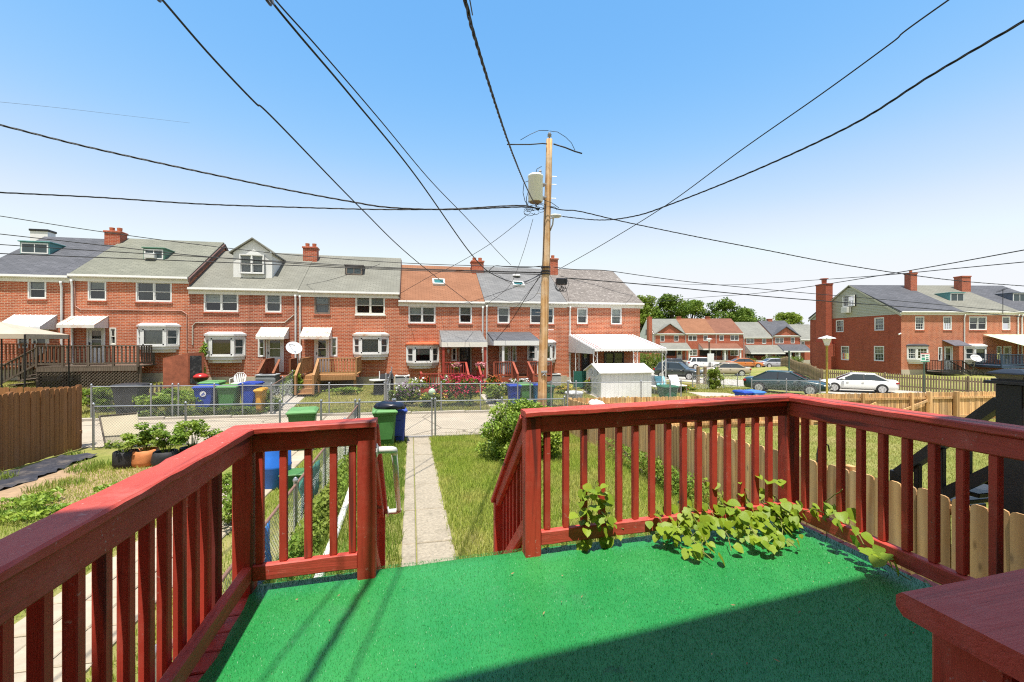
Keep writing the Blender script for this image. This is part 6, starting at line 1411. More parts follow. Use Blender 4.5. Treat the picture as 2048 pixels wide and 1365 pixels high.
# ------------------------------------------------------------------ parked cars
TYRE = M('tyre', (.015,.015,.015), .8); RIM = M('rim', (.55,.55,.56), .35, .1, metal=.4); CGL = M('car_glass', (.02,.028,.03), .04, .1, spec=.8); TAIL = M('tail_light', (.35,.01,.01), .2); HEAD = M('head_light', (.6,.62,.62), .12); PLATE = M('plate', (.6,.6,.58), .5)
def paint(name, c):
    if name in MATS: return MATS[name]
    m = M(name, c, .32, .04, 2); b = [n for n in m.node_tree.nodes if n.type == 'BSDF_PRINCIPLED'][0]; b.inputs['Coat Weight'].default_value = .9; b.inputs['Coat Roughness'].default_value = .04; return m
def car(label, x, z, hd, pm, kind='sedan', zz=None, sc_=1.0):
    u, v = cw(x, z); rt = thing('parked_car', label, 'car', (u, v, h(u,v)+.04 if zz is None else zz), 'parked cars', -TH+R(hd), True); rt.scale = (sc_,)*3
    suv = kind == 'suv'; hb = .12 if suv else 0; Lx = .95 if suv else 1.0
    st = [(-2.42,.70,.40,.78,.84),(-2.36,.82,.30,.90,.97),(-2.2,.87,.25,.93,1.0),(-1.7,.90,.22,.95,1.0),(-.9,.91,.2,.94,.97),(0,.91,.2,.93,.96),(.9,.91,.2,.91,.96),(1.3,.90,.21,.87,.94),(1.8,.88,.24,.80,.88),(2.15,.83,.27,.72,.80),(2.32,.76,.30,.64,.71),(2.38,.66,.34,.56,.60)]
    if suv: st = [(a, b, c+.05, d+.14, e+.16) for a, b, c, d, e in st]
    rg = []
    for a, w_, zs, zb, zt in st:
        half = [(w_*.86,zs),(w_*.98,zs+.10),(w_,zs+(zb-zs)*.45),(w_*1.005,zs+(zb-zs)*.62),(w_*.965,zb-.03),(w_*.90,zb+.015),(w_*.6,zt),(0,zt+.015)]
        ring = [(a*Lx,0,zs)] + [(a*Lx,y,q) for y, q in half] + [(a*Lx,-y,q) for y, q in half[-2::-1]]; rg.append(ring)
    body = MB().loft(rg).build('body', pm, rt, True)
    md = body.modifiers.new('sub', 'SUBSURF'); md.levels = 1; md.render_levels = 1
    if suv: bot, top, zb, zt = (-2.15,1.05), (-1.85,.30), 1.06, 1.62
    else: bot, top, zb, zt = (-1.85,1.2), (-1.1,.36), .96, 1.37
    def sec(x0, x1, y, z_, k=.12): return [(x0*Lx,-y+k,z_),(x0*Lx+k,-y,z_),(x1*Lx-k,-y,z_),(x1*Lx,-y+k,z_),(x1*Lx,y-k,z_),(x1*Lx-k,y,z_),(x0*Lx+k,y,z_),(x0*Lx,y-k,z_)]
    lp = lambda t: (bot[0]+(top[0]-bot[0])*t, bot[1]+(top[1]-bot[1])*t, .83-.21*t, zb+(zt-zb)*t)
    MB().loft([sec(*lp(-.1)[:3], lp(-.1)[3]), sec(*lp(.5)[:3], lp(.5)[3]), sec(*lp(.97)[:3], lp(.97)[3])]).build('window_glass', CGL, rt)
    MB().loft([sec(top[0]-.06, top[1]+.05, .625, zt-.03), sec(top[0]-.02, top[1]+.0, .60, zt+.04), sec(top[0]+.2, top[1]-.2, .45, zt+.075)]).build('roof', pm, rt, True)
    for sy in (-1, 1):
        for t0, t1 in (((bot[0]+.05)*Lx,(top[0]+.05)*Lx),((bot[1]-.05)*Lx,(top[1]-.04)*Lx)):
            MB().bar((t0,sy*.80,zb),(t1,sy*.61,zt), .10, .08).build('pillar', pm, rt)
        xb = (top[0]+top[1])/2*Lx; MB().bar((xb,sy*.845,zb),(xb,sy*.615,zt), .05, .06).build('pillar', BLACK, rt)
        if suv: MB().bar((-1.25,sy*.845,zb),(-1.2,sy*.615,zt), .05, .08).build('pillar', pm, rt)
        for xw in (-1.42*Lx, 1.42*Lx):
            rr = .36 if suv else .325
            MB().lathe([(rr+.035,-.02),(rr+.035,.02)], (xw, sy*.895, rr+.02), 24, 'y').build('wheel_arch', BLACK, rt)
            wh = MB().lathe([(rr*.6,-.10),(rr*.97,-.10),(rr,-.06),(rr,.06),(rr*.97,.10),(rr*.6,.10)], (xw, sy*.85, rr), 24, 'y').build('wheel', TYRE, rt, True)
            m = MB().lathe([(.05,-.012),(rr*.72,-.012),(rr*.72,.012),(.05,.012)], (xw, sy*.952, rr), 20, 'y'); m.build('rim', RIM, wh)
            sp_ = MB()
            for k in range(5): a = k*1.2566; sp_.bar((xw+math.cos(a)*.3*rr, sy*.967, rr+math.sin(a)*.3*rr), (xw+math.cos(a+.3)*rr*.55, sy*.967, rr+math.sin(a+.3)*rr*.55), .012, .05, (0,1,0))
            sp_.build('spoke', BLACK, wh)
        MB().cbox(2.10*Lx, 2.34*Lx, sy*.72-.14, sy*.72+.14, (.60 if not suv else .76), (.70 if not suv else .90), .04).build('headlight', HEAD, rt)
        MB().cbox(-2.40*Lx, -2.2*Lx, sy*.68-.19, sy*.68+.19, (.72 if not suv else .85), (.86 if not suv else 1.05), .04).build('tail_light', TAIL, rt)
        MB().cbox(.78*Lx, .95*Lx, sy*1.0-.09, sy*1.0+.09, zb+.0, zb+.13, .03).build('wing_mirror', pm, rt)
        for xd in (-.3, .62): MB().box(xd*Lx-.08, xd*Lx+.08, sy*.93-.02, sy*.93+.02, zb-.16, zb-.13).build('door_handle', RIM, rt)
        MB().box(-1.05*Lx, 1.0*Lx, sy*.915-.012, sy*.915+.012, .24+hb, .29+hb).build('sill_trim', BLACK, rt)
    MB().cbox(2.33*Lx, 2.40*Lx, -.42, .42, .44+hb, .58+hb, .02).build('grille', BLACK, rt); MB().box(-2.435*Lx, -2.41*Lx, -.26, .26, .56+hb, .68+hb).build('number_plate', PLATE, rt); MB().box(2.40*Lx, 2.415*Lx, -.2, .2, .36+hb, .44+hb).build('number_plate', PLATE, rt)
    return rt
car('dark green sedan parked behind the chain link fence', 17.0, 28.2, -40, paint('dark_green_paint', (.008,.038,.042)), sc_=.95)
car('white sedan parked beside the picket fence, tail towards us', 22.9, 30.3, 150, paint('white_car_paint', (.78,.78,.76)), zz=None, sc_=.88)
car('dark grey sport utility vehicle on the side street', 16.8, 46.0, -38, paint('dark_grey_paint', (.035,.045,.045)), 'suv')
car('white sport utility vehicle on the street before the far terrace', 26.8, 63.5, -8, paint('white_car_paint', (.78,.78,.76)), 'suv')
car('beige sedan standing across the side street', 23.2, 49.5, 168, paint('beige_paint', (.36,.31,.23)))
car('orange hatchback on the street before the far terrace', 33.0, 64.5, -4, paint('orange_paint_car', (.46,.15,.03)))
car('silver grey sedan by the hedge of the far terrace', 38.0, 65.5, -4, paint('silver_paint', (.33,.34,.36)), sc_=.95)
car('dark hatchback half hidden behind the white vehicle', 24.2, 66.5, -4, paint('dark_blue_paint', (.03,.035,.05)), 'suv', sc_=.92)
# ------------------------------------------------------------------ street furniture
GOLD = M('mustard_paint', (.36,.27,.05), .5, .2, 8)
def lamp(label, x, z, hg, r_=.055, mat=GOLD):
    u, v = cw(x, z); g0 = h(u,v); t = thing('street_lamp', label, 'lamp', (u,v,g0), 'post top lamps'); MB().lathe([(r_*1.5,0),(r_*1.4,.3),(r_,.35),(r_,hg-.5),(r_*1.3,hg-.48),(r_*1.3,hg-.44)], (u,v,g0), 10).build('post', mat, t, True)
    MB().lathe([(.10,hg-.44),(.21,hg-.1),(.21,hg-.06)], (u,v,g0), 8).build('lantern', M('lantern_glass', (.72,.72,.68), .3), t); MB().lathe([(.42,hg-.06),(.40,hg-.03),(.12,hg+.07),(.03,hg+.1)], (u,v,g0), 16).build('lamp_cap', WHITE, t); return t
lamp('mustard post lamp with white cap near the white sedan', 17.3, 25.0, 3.45); lamp('small white capped post lamp on the far verge', 26.2, 60.5, 4.2, .07, IRON)
def sign(label, px, pyt, pyb, ws, hs_, z, mat, pole=IRON):
    x = (px-1024)/FP*z; u, v = cw(x, z); g0 = h(u,v); zt = CAMZ+(682-pyt)/FP*z; t = thing('sign_post', label, 'sign', (u,v,g0)); MB().tube([(u,v,g0-.2),(u,v,zt)], .035, 8).build('post', pole, t)
    a = -TH; c_, s_ = math.cos(a), math.sin(a); p = lambda dx, dy, zz: (u+dx*c_-dy*s_, v+dx*s_+dy*c_, zz)
    MB().hexa([p(-ws/2,-.06,zt-hs_),p(ws/2,-.06,zt-hs_),p(ws/2,-.045,zt-hs_),p(-ws/2,-.045,zt-hs_)],[p(-ws/2,-.06,zt),p(ws/2,-.06,zt),p(ws/2,-.045,zt),p(-ws/2,-.045,zt)]).build('sign_plate', mat, t); return t, p, zt
GPOST = M('green_post', (.05,.09,.06), .5); SGW = M('sign_white', (.72,.74,.72), .4, .04)
t, p, zt = sign('white and green notice board on a dark post by the picket fence', 1848, 706, 790, .52, .52, 26.5, SGW, GPOST)
GRN = M('sign_green', (.05,.28,.18), .5); REDS = M('sign_red', (.45,.06,.05), .5); DKG = M('sign_dark', (.06,.10,.08), .5)
for (a, b, c_, d_, m_) in ((-.25,.25,.015,.06,REDS),(-.25,.25,.45,.505,GRN),(-.2,-.02,.1,.2,DKG),(.03,.2,.12,.17,GRN),(-.2,.0,.26,.40,GRN),(.05,.2,.24,.30,GRN),(.05,.21,.34,.42,DKG)):
    MB().hexa([p(a,-.064,zt-d_),p(b,-.064,zt-d_),p(b,-.061,zt-d_),p(a,-.061,zt-d_)],[p(a,-.064,zt-c_),p(b,-.064,zt-c_),p(b,-.061,zt-c_),p(a,-.061,zt-c_)]).build('printed_panel', m_, t)
sign('small white parking sign on a post by the far street', 1421, 707, 742, .75, 1.0, 52, SGW)
u, v = cw((1578-1024)/FP*30, 30); MB0 = MB().tube([(u,v,h(u,v)-.2),(u,v,CAMZ+(682-703)/FP*30)], .045, 8); tp_ = thing('metal_post', 'plain dark green metal post beside the dark sedan', 'post', (u,v,h(u,v))); MB0.build('post', GPOST, tp_); MB().lathe([(.06,0),(.06,.04),(.01,.08)], (u,v,CAMZ+(682-703)/FP*30), 8).build('post_cap', GPOST, tp_)
for px, lab in ((1396,'left one of two brown timber posts on the corner lawn'),(1410,'right one of two brown timber posts on the corner lawn')):
    u, v = cw((px-1024)/FP*36, 36); t = thing('timber_post', lab, 'post', (u,v,h(u,v)), 'timber posts'); MB().cbox(u-.1, u+.1, v-.1, v+.1, h(u,v)-.2, h(u,v)+1.35, .02).build('post', OLDP, t); MB().lathe([(.13,0),(.11,.04),(.02,.09)], (u,v,h(u,v)+1.352), 8).build('post_top', OLDP, t)
# ------------------------------------------------------------------ white garden shed
vs = 21.6; u0, u1 = ax(1203,vs), ax(1303,vs); g0 = h((u0+u1)/2,vs)+.05; sh = thing('garden_shed', 'white metal garden shed in front of the patio awning', 'shed', (u0,vs,g0))
um_ = ax(1226,vs); zt = atv(1260,745,vs).z; zr = atv(1215,731,vs).z; SHW = M('shed_white', (.80,.79,.76), .45, .04, 1.5, dirt=(.5,.5,.48), damt=.3)
dpt = 2.0
for k in range(12):        # corrugated long side
    a, b = u0+(u1-u0)*k/12, u0+(u1-u0)*(k+1)/12; MB().box(a+.003, b-.003, vs, vs+.03, g0, zt).build('wall_panel', SHW, sh)
MB().box(u0, u1, vs+.032, vs+.045, g0, zt).build('wall_backing', SHW, sh); MB().box(u1-.03, u1, vs+.05, vs+dpt, g0, zt).build('side_wall', SHW, sh); MB().box(u0, u1, vs+dpt, vs+dpt+.03, g0, zt).build('rear_wall', SHW, sh)
e = MB(); e.prism([(vs,g0),(vs+dpt,g0),(vs+dpt,zt),(vs+dpt/2,zt+.38),(vs,zt)], u0-.03, u0-.002, 'x'); e.build('door_gable', SHW, sh)
for k in range(2):
    y0 = vs+.35+k*.66; q = MB().box(u0-.055, u0-.032, y0, y0+.64, g0+.05, zt-.12).build('shed_door', SHW, sh)
    for z0_ in (.15,.6,1.05): MB().box(u0-.066, u0-.057, y0+.08, y0+.56, g0+z0_, g0+z0_+.33).build('door_panel', M('shed_shadow', (.6,.62,.63), .5), q)
rfm = M('shed_roof', (.68,.68,.66), .5, .06, 2, dirt=(.4,.35,.28), dscale=2, damt=.4)
for s_ in (0, 1):
    ya, yb = (vs-.12, vs+dpt/2) if s_ == 0 else (vs+dpt+.12, vs+dpt/2); MB().hexa([(u0-.15,ya,zt-.03),(u1+.1,ya,zt-.03),(u1+.1,yb,zt+.39),(u0-.15,yb,zt+.39)],[(u0-.15,ya,zt+.02),(u1+.1,ya,zt+.02),(u1+.1,yb,zt+.43),(u0-.15,yb,zt+.43)]).build('roof_panel', rfm, sh)
# ------------------------------------------------------------------ yard clutter across the alley
def ac_unit(label, px, v, wd=.75, hg=.8, mat=None):
    u = ax(px,v); g0 = h(u,v); t = thing('air_conditioner', label, 'air conditioner', (u,v,g0), 'condenser units'); mt = mat or M('ac_grey', (.30,.32,.33), .5, .1); MB().cbox(u-wd/2, u+wd/2, v-wd/2, v+wd/2, g0+.05, g0+hg, .04).build('casing', M('ac_dark', (.12,.13,.13), .6), t)
    for k in range(12): z = g0+.12+k*(hg-.2)/12; MB().box(u-wd/2-.012, u+wd/2+.012, v-wd/2-.014, v-wd/2-.002, z, z+.03).build('louvre', mt, t)
    MB().cbox(u-wd/2-.02, u+wd/2+.02, v-wd/2-.02, v+wd/2+.02, g0+hg+.002, g0+hg+.06, .02).build('top_panel', mt, t); MB().lathe([(.06,.061),(wd*.4,.061),(wd*.4,.075),(.06,.075)], (u,v,g0+hg), 16).build('fan_guard', BLACK, t)
ac_unit('grey condenser unit beside the red brown stoop', 536, 23.6, .85, .9); ac_unit('pale condenser unit beside the pole and bay', 1104, 24.8, .8, .8, M('ac_pale', (.5,.5,.48), .5)); ac_unit('pale condenser unit left of the orange topped bay', 805, 24.6, .7, .75, M('ac_pale', (.5,.5,.48), .5))
ds = thing('satellite_dish', 'pale satellite dish on a pole beside the tan deck', 'dish', (0,0,0)); c = atv(588,697,23.6); dish(ds, c, .34, .3, .6, DISH); MB().tube([c, c+Vector((.12,.25,-.35)), Vector((c.x+.12, c.y+.25, h(c.x,c.y)))], .03, 8).build('mast', ALUM, ds)
ds.location = (c.x, c.y, h(c.x,c.y))
for ch_ in ds.children: ch_.location = -Vector(ds.location)
gr_ = thing('kettle_grill', 'round red kettle grill beside the rusty cabinet', 'grill', (ax(402,22.2),22.2,h(-9,22.2))); c = Vector(gr_.location); gz = atv(402,756,22.2).z; RG_ = M('grill_red', (.40,.025,.02), .3)
MB().lathe([(.05,-.2),(.2,-.14),(.29,0),(.29,.01)], (c.x,c.y,gz), 18).build('bowl', BLACK, gr_, True); MB().lathe([(.295,.012),(.28,.09),(.17,.18),(.03,.21)], (c.x,c.y,gz), 18).build('lid', RG_, gr_, True)
for k in range(3): a = k*2.09; MB().tube([(c.x+math.cos(a)*.15,c.y+math.sin(a)*.15,gz-.12),(c.x+math.cos(a)*.3,c.y+math.sin(a)*.3,c.z)], .015, 6).build('leg', ALUM, gr_)
g2 = thing('barbecue_grill', 'dark covered grill near the bay of the timber porch house', 'grill', (ax(774,23.6),23.6,h(-2,23.6))); c = Vector(g2.location); MB().cbox(c.x-.32, c.x+.32, c.y-.25, c.y+.25, c.z+.1, c.z+.75, .06).build('cover', BLACK, g2); MB().loft([[(c.x-.34,c.y-.26,c.z+.752),(c.x+.34,c.y-.26,c.z+.752),(c.x+.34,c.y+.26,c.z+.752),(c.x-.34,c.y+.26,c.z+.752)],[(c.x-.3,c.y-.16,c.z+.98),(c.x+.3,c.y-.16,c.z+.98),(c.x+.3,c.y+.16,c.z+1.0),(c.x-.3,c.y+.16,c.z+1.0)]]).build('hood', BLACK, g2)
tb = thing('garden_table', 'round white garden table by the covered grill', 'table', (ax(757,23.4),23.4,h(-2.3,23.4))); c = Vector(tb.location); MB().lathe([(.02,.7),(.45,.7),(.45,.74),(.02,.74)], c, 20).build('table_top', WHITE, tb); MB().lathe([(.28,0),(.25,.08),(.22,.6),(.12,.699)], c, 14).build('base', BBK, tb); MB().tube([c+Vector((.05,0,.742)), c+Vector((.05,0,1.15))], .025, 6).build('umbrella_stub', WHITE, tb)
gch = thing('garden_chair', 'white plastic garden chair below the dormer house bay', 'chair', (ax(476,24.2),24.2,h(-8,24.2))); c = Vector(gch.location)
MB().cbox(c.x-.24, c.x+.24, c.y-.24, c.y+.22, c.z+.40, c.z+.44, .015).build('seat', WHITE, gch)
for sx in (-1,1):
    for sy in (-1,1): MB().tube([(c.x+sx*.22,c.y+sy*.2,c.z+.4),(c.x+sx*.27,c.y+sy*.25,c.z)], .022, 6).build('leg', WHITE, gch)
    MB().tube([(c.x+sx*.27,c.y-.24,c.z+.38),(c.x+sx*.28,c.y-.22,c.z+.64),(c.x+sx*.28,c.y+.2,c.z+.66)], .022, 6).build('arm', WHITE, gch)
for k in range(6): a = -.2+.08*k; MB().bar((c.x+a,c.y+.22,c.z+.44),(c.x+a*1.1,c.y+.34,c.z+.86-abs(a)*.3), .05, .015, (0,1,0)).build('back_slat', WHITE, gch)
MB().tube([(c.x-.25,c.y+.22,c.z+.5),(c.x-.26,c.y+.32,c.z+.74),(c.x-.14,c.y+.35,c.z+.88),(c.x+.14,c.y+.35,c.z+.88),(c.x+.26,c.y+.32,c.z+.74),(c.x+.25,c.y+.22,c.z+.5)], .022, 6).build('back_frame', WHITE, gch)
bu = thing('bucket', 'small red bucket on the red brown stoop', 'bucket', (ax(524,25.2),25.2,1.25)); c = Vector(bu.location); MB().lathe([(.15,.0),(.19,.36),(.21,.37),(.21,.40)], c, 16).build('pail', M('bucket_red', (.5,.02,.015), .4), bu); MB().tube([c+Vector((-.2,0,.38)), c+Vector((0,-.1,.5)), c+Vector((.2,0,.38))], .01, 5).build('handle', ALUM, bu)
# rust red cabinet tipped on its side in the weeds
cb = thing('tipped_cabinet', 'rust red metal cabinet tipped over among the weeds', 'cabinet', (ax(360,22.3),22.3,h(-10,22.3)))
A, B, Cc, Dd = atv(326,716,22.6), atv(376,706,22.6), atv(376,772,22.6), atv(326,776,22.6); E, F_ = atv(408,706,23.1), atv(408,775,23.1); bk = Vector((.15,1.1,0))
RSTM = M('rust_red_metal', (.30,.09,.045), .75, .3, 4, bump=.2)
MB().hexa([Dd,Cc,Cc+bk,Dd+bk],[A,B,B+bk,A+bk]).build('body', RSTM, cb)
MB().hexa([Cc+Vector((.005,-.01,0)),F_,F_+Vector((0,.04,0)),Cc+Vector((.005,.04,0))],[B+Vector((.005,-.01,0)),E,E+Vector((0,.04,0)),B+Vector((.005,.04,0))]).build('door', RSTM, cb)
def lerp2(a, b, c_, d_, s_, t): return a.lerp(b, s_).lerp(c_.lerp(d_, s_), t)
o = Vector((0,-.03,0)); ins_ = [lerp2(B,E,Cc,F_,s_,t)+o for s_, t in ((.14,.08),(.86,.08),(.86,.92),(.14,.92))]
MB().hexa([ins_[3],ins_[2],ins_[2]+Vector((0,.015,0)),ins_[3]+Vector((0,.015,0))],[ins_[0],ins_[1],ins_[1]+Vector((0,.015,0)),ins_[0]+Vector((0,.015,0))]).build('black_panel', M('peeling_black', (.03,.03,.03), .7, .4, 10, dirt=(.3,.28,.26), dscale=7, damt=.5), cb)
# beige gazebo canopy at the left edge
gz_ = thing('gazebo', 'beige fabric gazebo canopy at the left edge', 'gazebo', (ax(-30,22.5),22.5,1.0)); c0 = atv(-10,646,23.2); e1, e0 = atv(58,668,22.2), atv(-95,668,22.2); zc = e1.z
FAB = M('beige_canvas', (.40,.335,.26), .9, .08, 3); cn = [Vector((e0.x,22.0,zc)),Vector((e1.x,22.0,zc)),Vector((e1.x,24.4,zc)),Vector((e0.x,24.4,zc))]; ap = Vector((c0.x,23.2,c0.z+.1))
for k in range(4):
    a, b = cn[k], cn[(k+1)%4]; MB().add([a,b,ap,a-Vector((0,0,.02)),b-Vector((0,0,.02)),ap-Vector((0,0,.02))], [(0,1,2),(5,4,3),(0,3,4,1),(1,4,5,2),(2,5,3,0)]).build('canopy_panel', FAB, gz_)
    MB().bar(a-Vector((0,0,.1)), b-Vector((0,0,.1)), .015, .18).build('valance', FAB, gz_); MB().tube([a-Vector((0,0,.02)), Vector((a.x,a.y,h(a.x,a.y)))], .03, 6).build('post', BLACK, gz_)
# green privacy screen, tubs and loungers by the end house
ps = thing('privacy_screen', 'dark green privacy screen under the patio awning', 'screen', (ax(1146,24.5),24.5,h(9,24.5))); a, b = ax(1148,24.5), ax(1192,24.5); g0 = h(9,24.5)
MB().box(a, b, 24.5, 24.53, g0+.1, atv(1170,742,24.5).z).build('fabric', M('screen_green', (.015,.10,.075), .8, .15, 3, stretch=(4,1,.4)), ps)
for x in (a, (a+b)/2, b): MB().tube([(x,24.56,g0-.1),(x,24.56,atv(1170,740,24.5).z)], .025, 6).build('post', ALUM, ps)
tu = thing('garden_tub', 'pale grey round tub inside the far fence', 'tub', (ax(1148,20.0),20.0,h(7.3,20))); c = Vector(tu.location); TUBM = M('tub_grey', (.5,.5,.49), .5, .1); MB().lathe([(.28,0),(.36,.3),(.4,.56),(.43,.57),(.43,.62)], c, 20).build('tub', TUBM, tu); MB().lathe([(.44,.622),(.40,.68),(.1,.72)], c, 20).build('lid', TUBM, tu)
LM = M('lounger_white', (.66,.64,.6), .6); LBM = M('towel_blue', (.22,.52,.60), .8)
for px, v, lab, tw in ((1312,22.9,'white garden lounger left of the blue towel',0),(1330,22.7,'white garden lounger with pale blue towel',1),(1357,23.4,'white garden lounger nearest the dark vehicle',0)):
    u = ax(px,v); g0 = h(u,v); t = thing('lounger', lab, 'lounger', (u,v,g0), 'garden loungers')
    MB().cbox(u-.3, u+.3, v-.4, v+.3, g0+.38, g0+.44, .02).build('seat', LM, t); MB().bar((u,v+.3,g0+.42),(u,v+.62,g0+.95), .58, .05, (0,1,0)).build('backrest', LBM if tw else LM, t)
    for sx in (-1,1):
        for y in (-.35,.3): MB().tube([(u+sx*.27,v+y,g0+.38),(u+sx*.29,v+y,g0)], .02, 6).build('leg', ALUM, t)
wb = MB(); r_ = random.Random(2); c = atv(1192,806,NV+.05); rg = []
for t, rr in ((0,.14),(.3,.22),(.7,.16),(1,.05)): rg.append([(c.x+math.cos(k*.63)*rr*1.5*r_.uniform(.7,1.2)-t*.12, c.y-.12+math.sin(k*.63)*rr*.5, c.z-.13+t*.26+r_.uniform(-.03,.03)) for k in range(10)])
tag(wb.loft(rg).build('white_bag', WHITE2), 'crumpled white plastic bag caught on the pine fence', 'bag')
# ------------------------------------------------------------------ neighbour's black deck corner with solar cap light
bk_ = thing('black_stair', 'black painted deck post and stair rail beyond the right rail', 'stairs', (5.75,3.4,.4)); BLK = M('black_deck_paint', (.016,.016,.018), .4, .25, 6, bump=.2)
pz = atu(2030,768,5.95).z; vp_ = atu(2033,768,5.95).y
MB().cbox(5.84, 6.06, vp_-.11, vp_+.11, .2, pz, .01).build('post', BLK, bk_)
for k, (va_, zo) in enumerate(((0,0),)):
    a = Vector((5.93, vp_+.10, pz-.18)); b = Vector((5.93, vp_+1.1, pz-1.2))
    MB().bar(a, b, .14, .10).build('handrail', BLK, bk_); MB().bar(a-Vector((0,0,.68)), b-Vector((0,0,.52)), .05, .12).build('bottom_rail', BLK, bk_)
    for q in (.3,.55,.8): p = a.lerp(b, q); MB().cbox(p.x-.03, p.x+.03, p.y-.03, p.y+.03, p.z-.62, p.z-.05, .005).build('baluster', BLK, bk_)
    MB().cbox(b.x-.06, b.x+.06, b.y-.09, b.y+.09, .25, b.z+.02, .008).build('post', BLK, bk_)
for k in range(5): MB().cbox(6.0, 6.9, vp_+.1+k*.24, vp_+.38+k*.24, pz-1.1-k*.17, pz-1.05-k*.17, .008).build('step', BLK, bk_)
MB().cbox(6.07, 8.5, -.3, vp_+.1, pz-1.0, pz-.9, .01).build('deck_floor', BLK, bk_)
sl_ = thing('solar_cap_light', 'black solar cap light on the neighbour deck post', 'lamp', (5.95,vp_,pz)); q = (5.95, vp_, pz)
def sq(a, z): return [(q[0]-a,q[1]-a,z),(q[0]+a,q[1]-a,z),(q[0]+a,q[1]+a,z),(q[0]-a,q[1]+a,z)]
MB().loft([sq(.17,pz+.002),sq(.17,pz+.03),sq(.13,pz+.032),sq(.13,pz+.05)]).build('collar', BLK, sl_); MB().loft([sq(.10,pz+.052),sq(.125,pz+.10)]).build('lens', M('amber_lens', (.35,.31,.2), .25), sl_); MB().loft([sq(.155,pz+.102),sq(.15,pz+.115),sq(.07,pz+.15),sq(.06,pz+.152)]).build('cap', BLK, sl_)
hk = thing('plant_hook', 'black curved plant hook standing in the right lawn', 'hook', (6.6,6.3,h(6.6,6.3))); c = Vector(hk.location); MB().tube([c+Vector((0,0,-.1)), c+Vector((0,0,.85)), c+Vector((.03,0,.98)), c+Vector((.13,0,1.04)), c+Vector((.23,0,.98)), c+Vector((.25,0,.88))], .012, 6).build('rod', IRON, hk, True); MB().lathe([(.02,.0),(.05,.02),(.02,.04)], c, 8).build('foot', IRON, hk)
# ------------------------------------------------------------------ vegetation
LAWN = blade_mat('lawn_blades', (.24,.34,.045), (.42,.49,.075), (.56,.50,.16), .45)
LAWN2 = blade_mat('dry_lawn_blades', (.26,.29,.06), (.41,.39,.10), (.54,.45,.19), .4, .6)
WEED = blade_mat('lush_blades', (.13,.235,.032), (.25,.36,.05), (.32,.33,.07), .45)
def lawn(label, n, u0, u1, v0, v1, lo, hi, wd, mat, mask=None, lean=.7, name='lawn_grass'):
    o = link(name, pile(n, u0, u1, v0, v1, hv, lo, hi, wd, mat, lean, bend=1, mask=mask)); return tag(o, label, 'grass', kind='stuff')
off = lambda u, v, a, b: ~((u > a) & (u < b))
lawn('long sunlit grass of our lawn right of the walkway', 105000, .5, 4.98, 2.9, 14.25, .05, .15, .009, LAWN, lambda u, v: (u > .56+.04*np.sin(v*9)) | (rng.uniform(0,1,len(u)) < .12))
lawn('weedy grass strip between walkway and dividing fence', 26000, -1.6, -.05, 2.9, 14.2, .05, .16, .010, WEED, lambda u, v: (u < -.14+.03*np.sin(v*7)))
lawn('tall seed stalks along the pine fence and gate', 3500, 1.0, 4.95, 5.0, 14.3, .22, .42, .005, LAWN2, lambda u, v: (u > 4.4) | (v > 13.7), .5)
m1 = np.vectorize(lambda u, v: math.sin(u*1.7+math.sin(v*1.1)*1.4)+math.sin(v*1.9+u)*.8)
lawn('patchy grass of the left yard', 120000, -9.0, -1.7, 2.0, 14.2, .03, .10, .009, LAWN, lambda u, v: ~((u > -3.72) & (u < -2.5)) & ~((u < -6.9) & (v > 6.2)) & ((m1(u, v) + rng.normal(0,.5,len(u))) > -.7))
lawn('clumps of weeds on the left bed', 22000, -8.5, -4.6, 6.0, 13.6, .08, .22, .012, WEED, lambda u, v: (np.sin(u*3.1+2*np.sin(v*.9))*np.sin(v*2.3+u)) > .45, .9)
lawn('mown dry grass of the right neighbour yard', 110000, 5.1, 24, 2.5, 14.2, .03, .07, .011, LAWN2)
lawn('mown grass of the yards across the alley', 120000, -20, 9.2, 19.3, 26.4, .04, .10, .016, LAWN2, lambda u, v: off(u,v,-5.8,-4.8) & off(u,v,3.4,4.35))
lawn('mown grass around the white shed and corner lot', 60000, 10.7, 26, 19.4, 34, .04, .10, .022, LAWN2, lambda u, v: ~((u > 15.5) & (u < 18.3) & (v < 23.6)) & ((u-10) < 13.5-(v-19)*.15))
def leaves_np(P, size, flat=.0, droop=0.0, up=.35):
    """rhombic leaf cards, each slightly folded; P (n,3)"""
    n = len(P); sz = size*rng.uniform(.65,1.25,n)[:,None]
    nrm = rng.normal(0,1,(n,3)); nrm[:,2] = np.abs(nrm[:,2])+up; nrm /= np.linalg.norm(nrm,axis=1)[:,None]
    t = rng.normal(0,1,(n,3)); t -= nrm*np.sum(t*nrm,axis=1)[:,None]; t /= np.linalg.norm(t,axis=1)[:,None]; b = np.cross(nrm,t)
    V = np.concatenate([P-t*sz*.5, P+b*sz*.3+nrm*sz*.08, P+t*sz*.55-nrm*sz*.1, P-b*sz*.3+nrm*sz*.08]); i = np.arange(n)
    F = np.concatenate([np.column_stack([i,i+n,i+2*n]), np.column_stack([i,i+2*n,i+3*n])]); return V, F, np.tile(rng.uniform(0,1,n),4)
def clumps(centers, n, shell=.55):
    """points spread through a set of ellipsoids (cx,cy,cz,rx,ry,rz), denser towards the skins"""
    C = np.array(centers); wts = (C[:,3]*C[:,4]*C[:,5])**.67; k = rng.choice(len(C), n, p=wts/wts.sum())
    d = rng.normal(0,1,(n,3)); d /= np.linalg.norm(d,axis=1)[:,None]; r_ = (shell+(1-shell)*rng.uniform(0,1,n)**.5)*rng.uniform(.8,1.08,n)
    return C[k,:3]+d*r_[:,None]*C[k,3:]
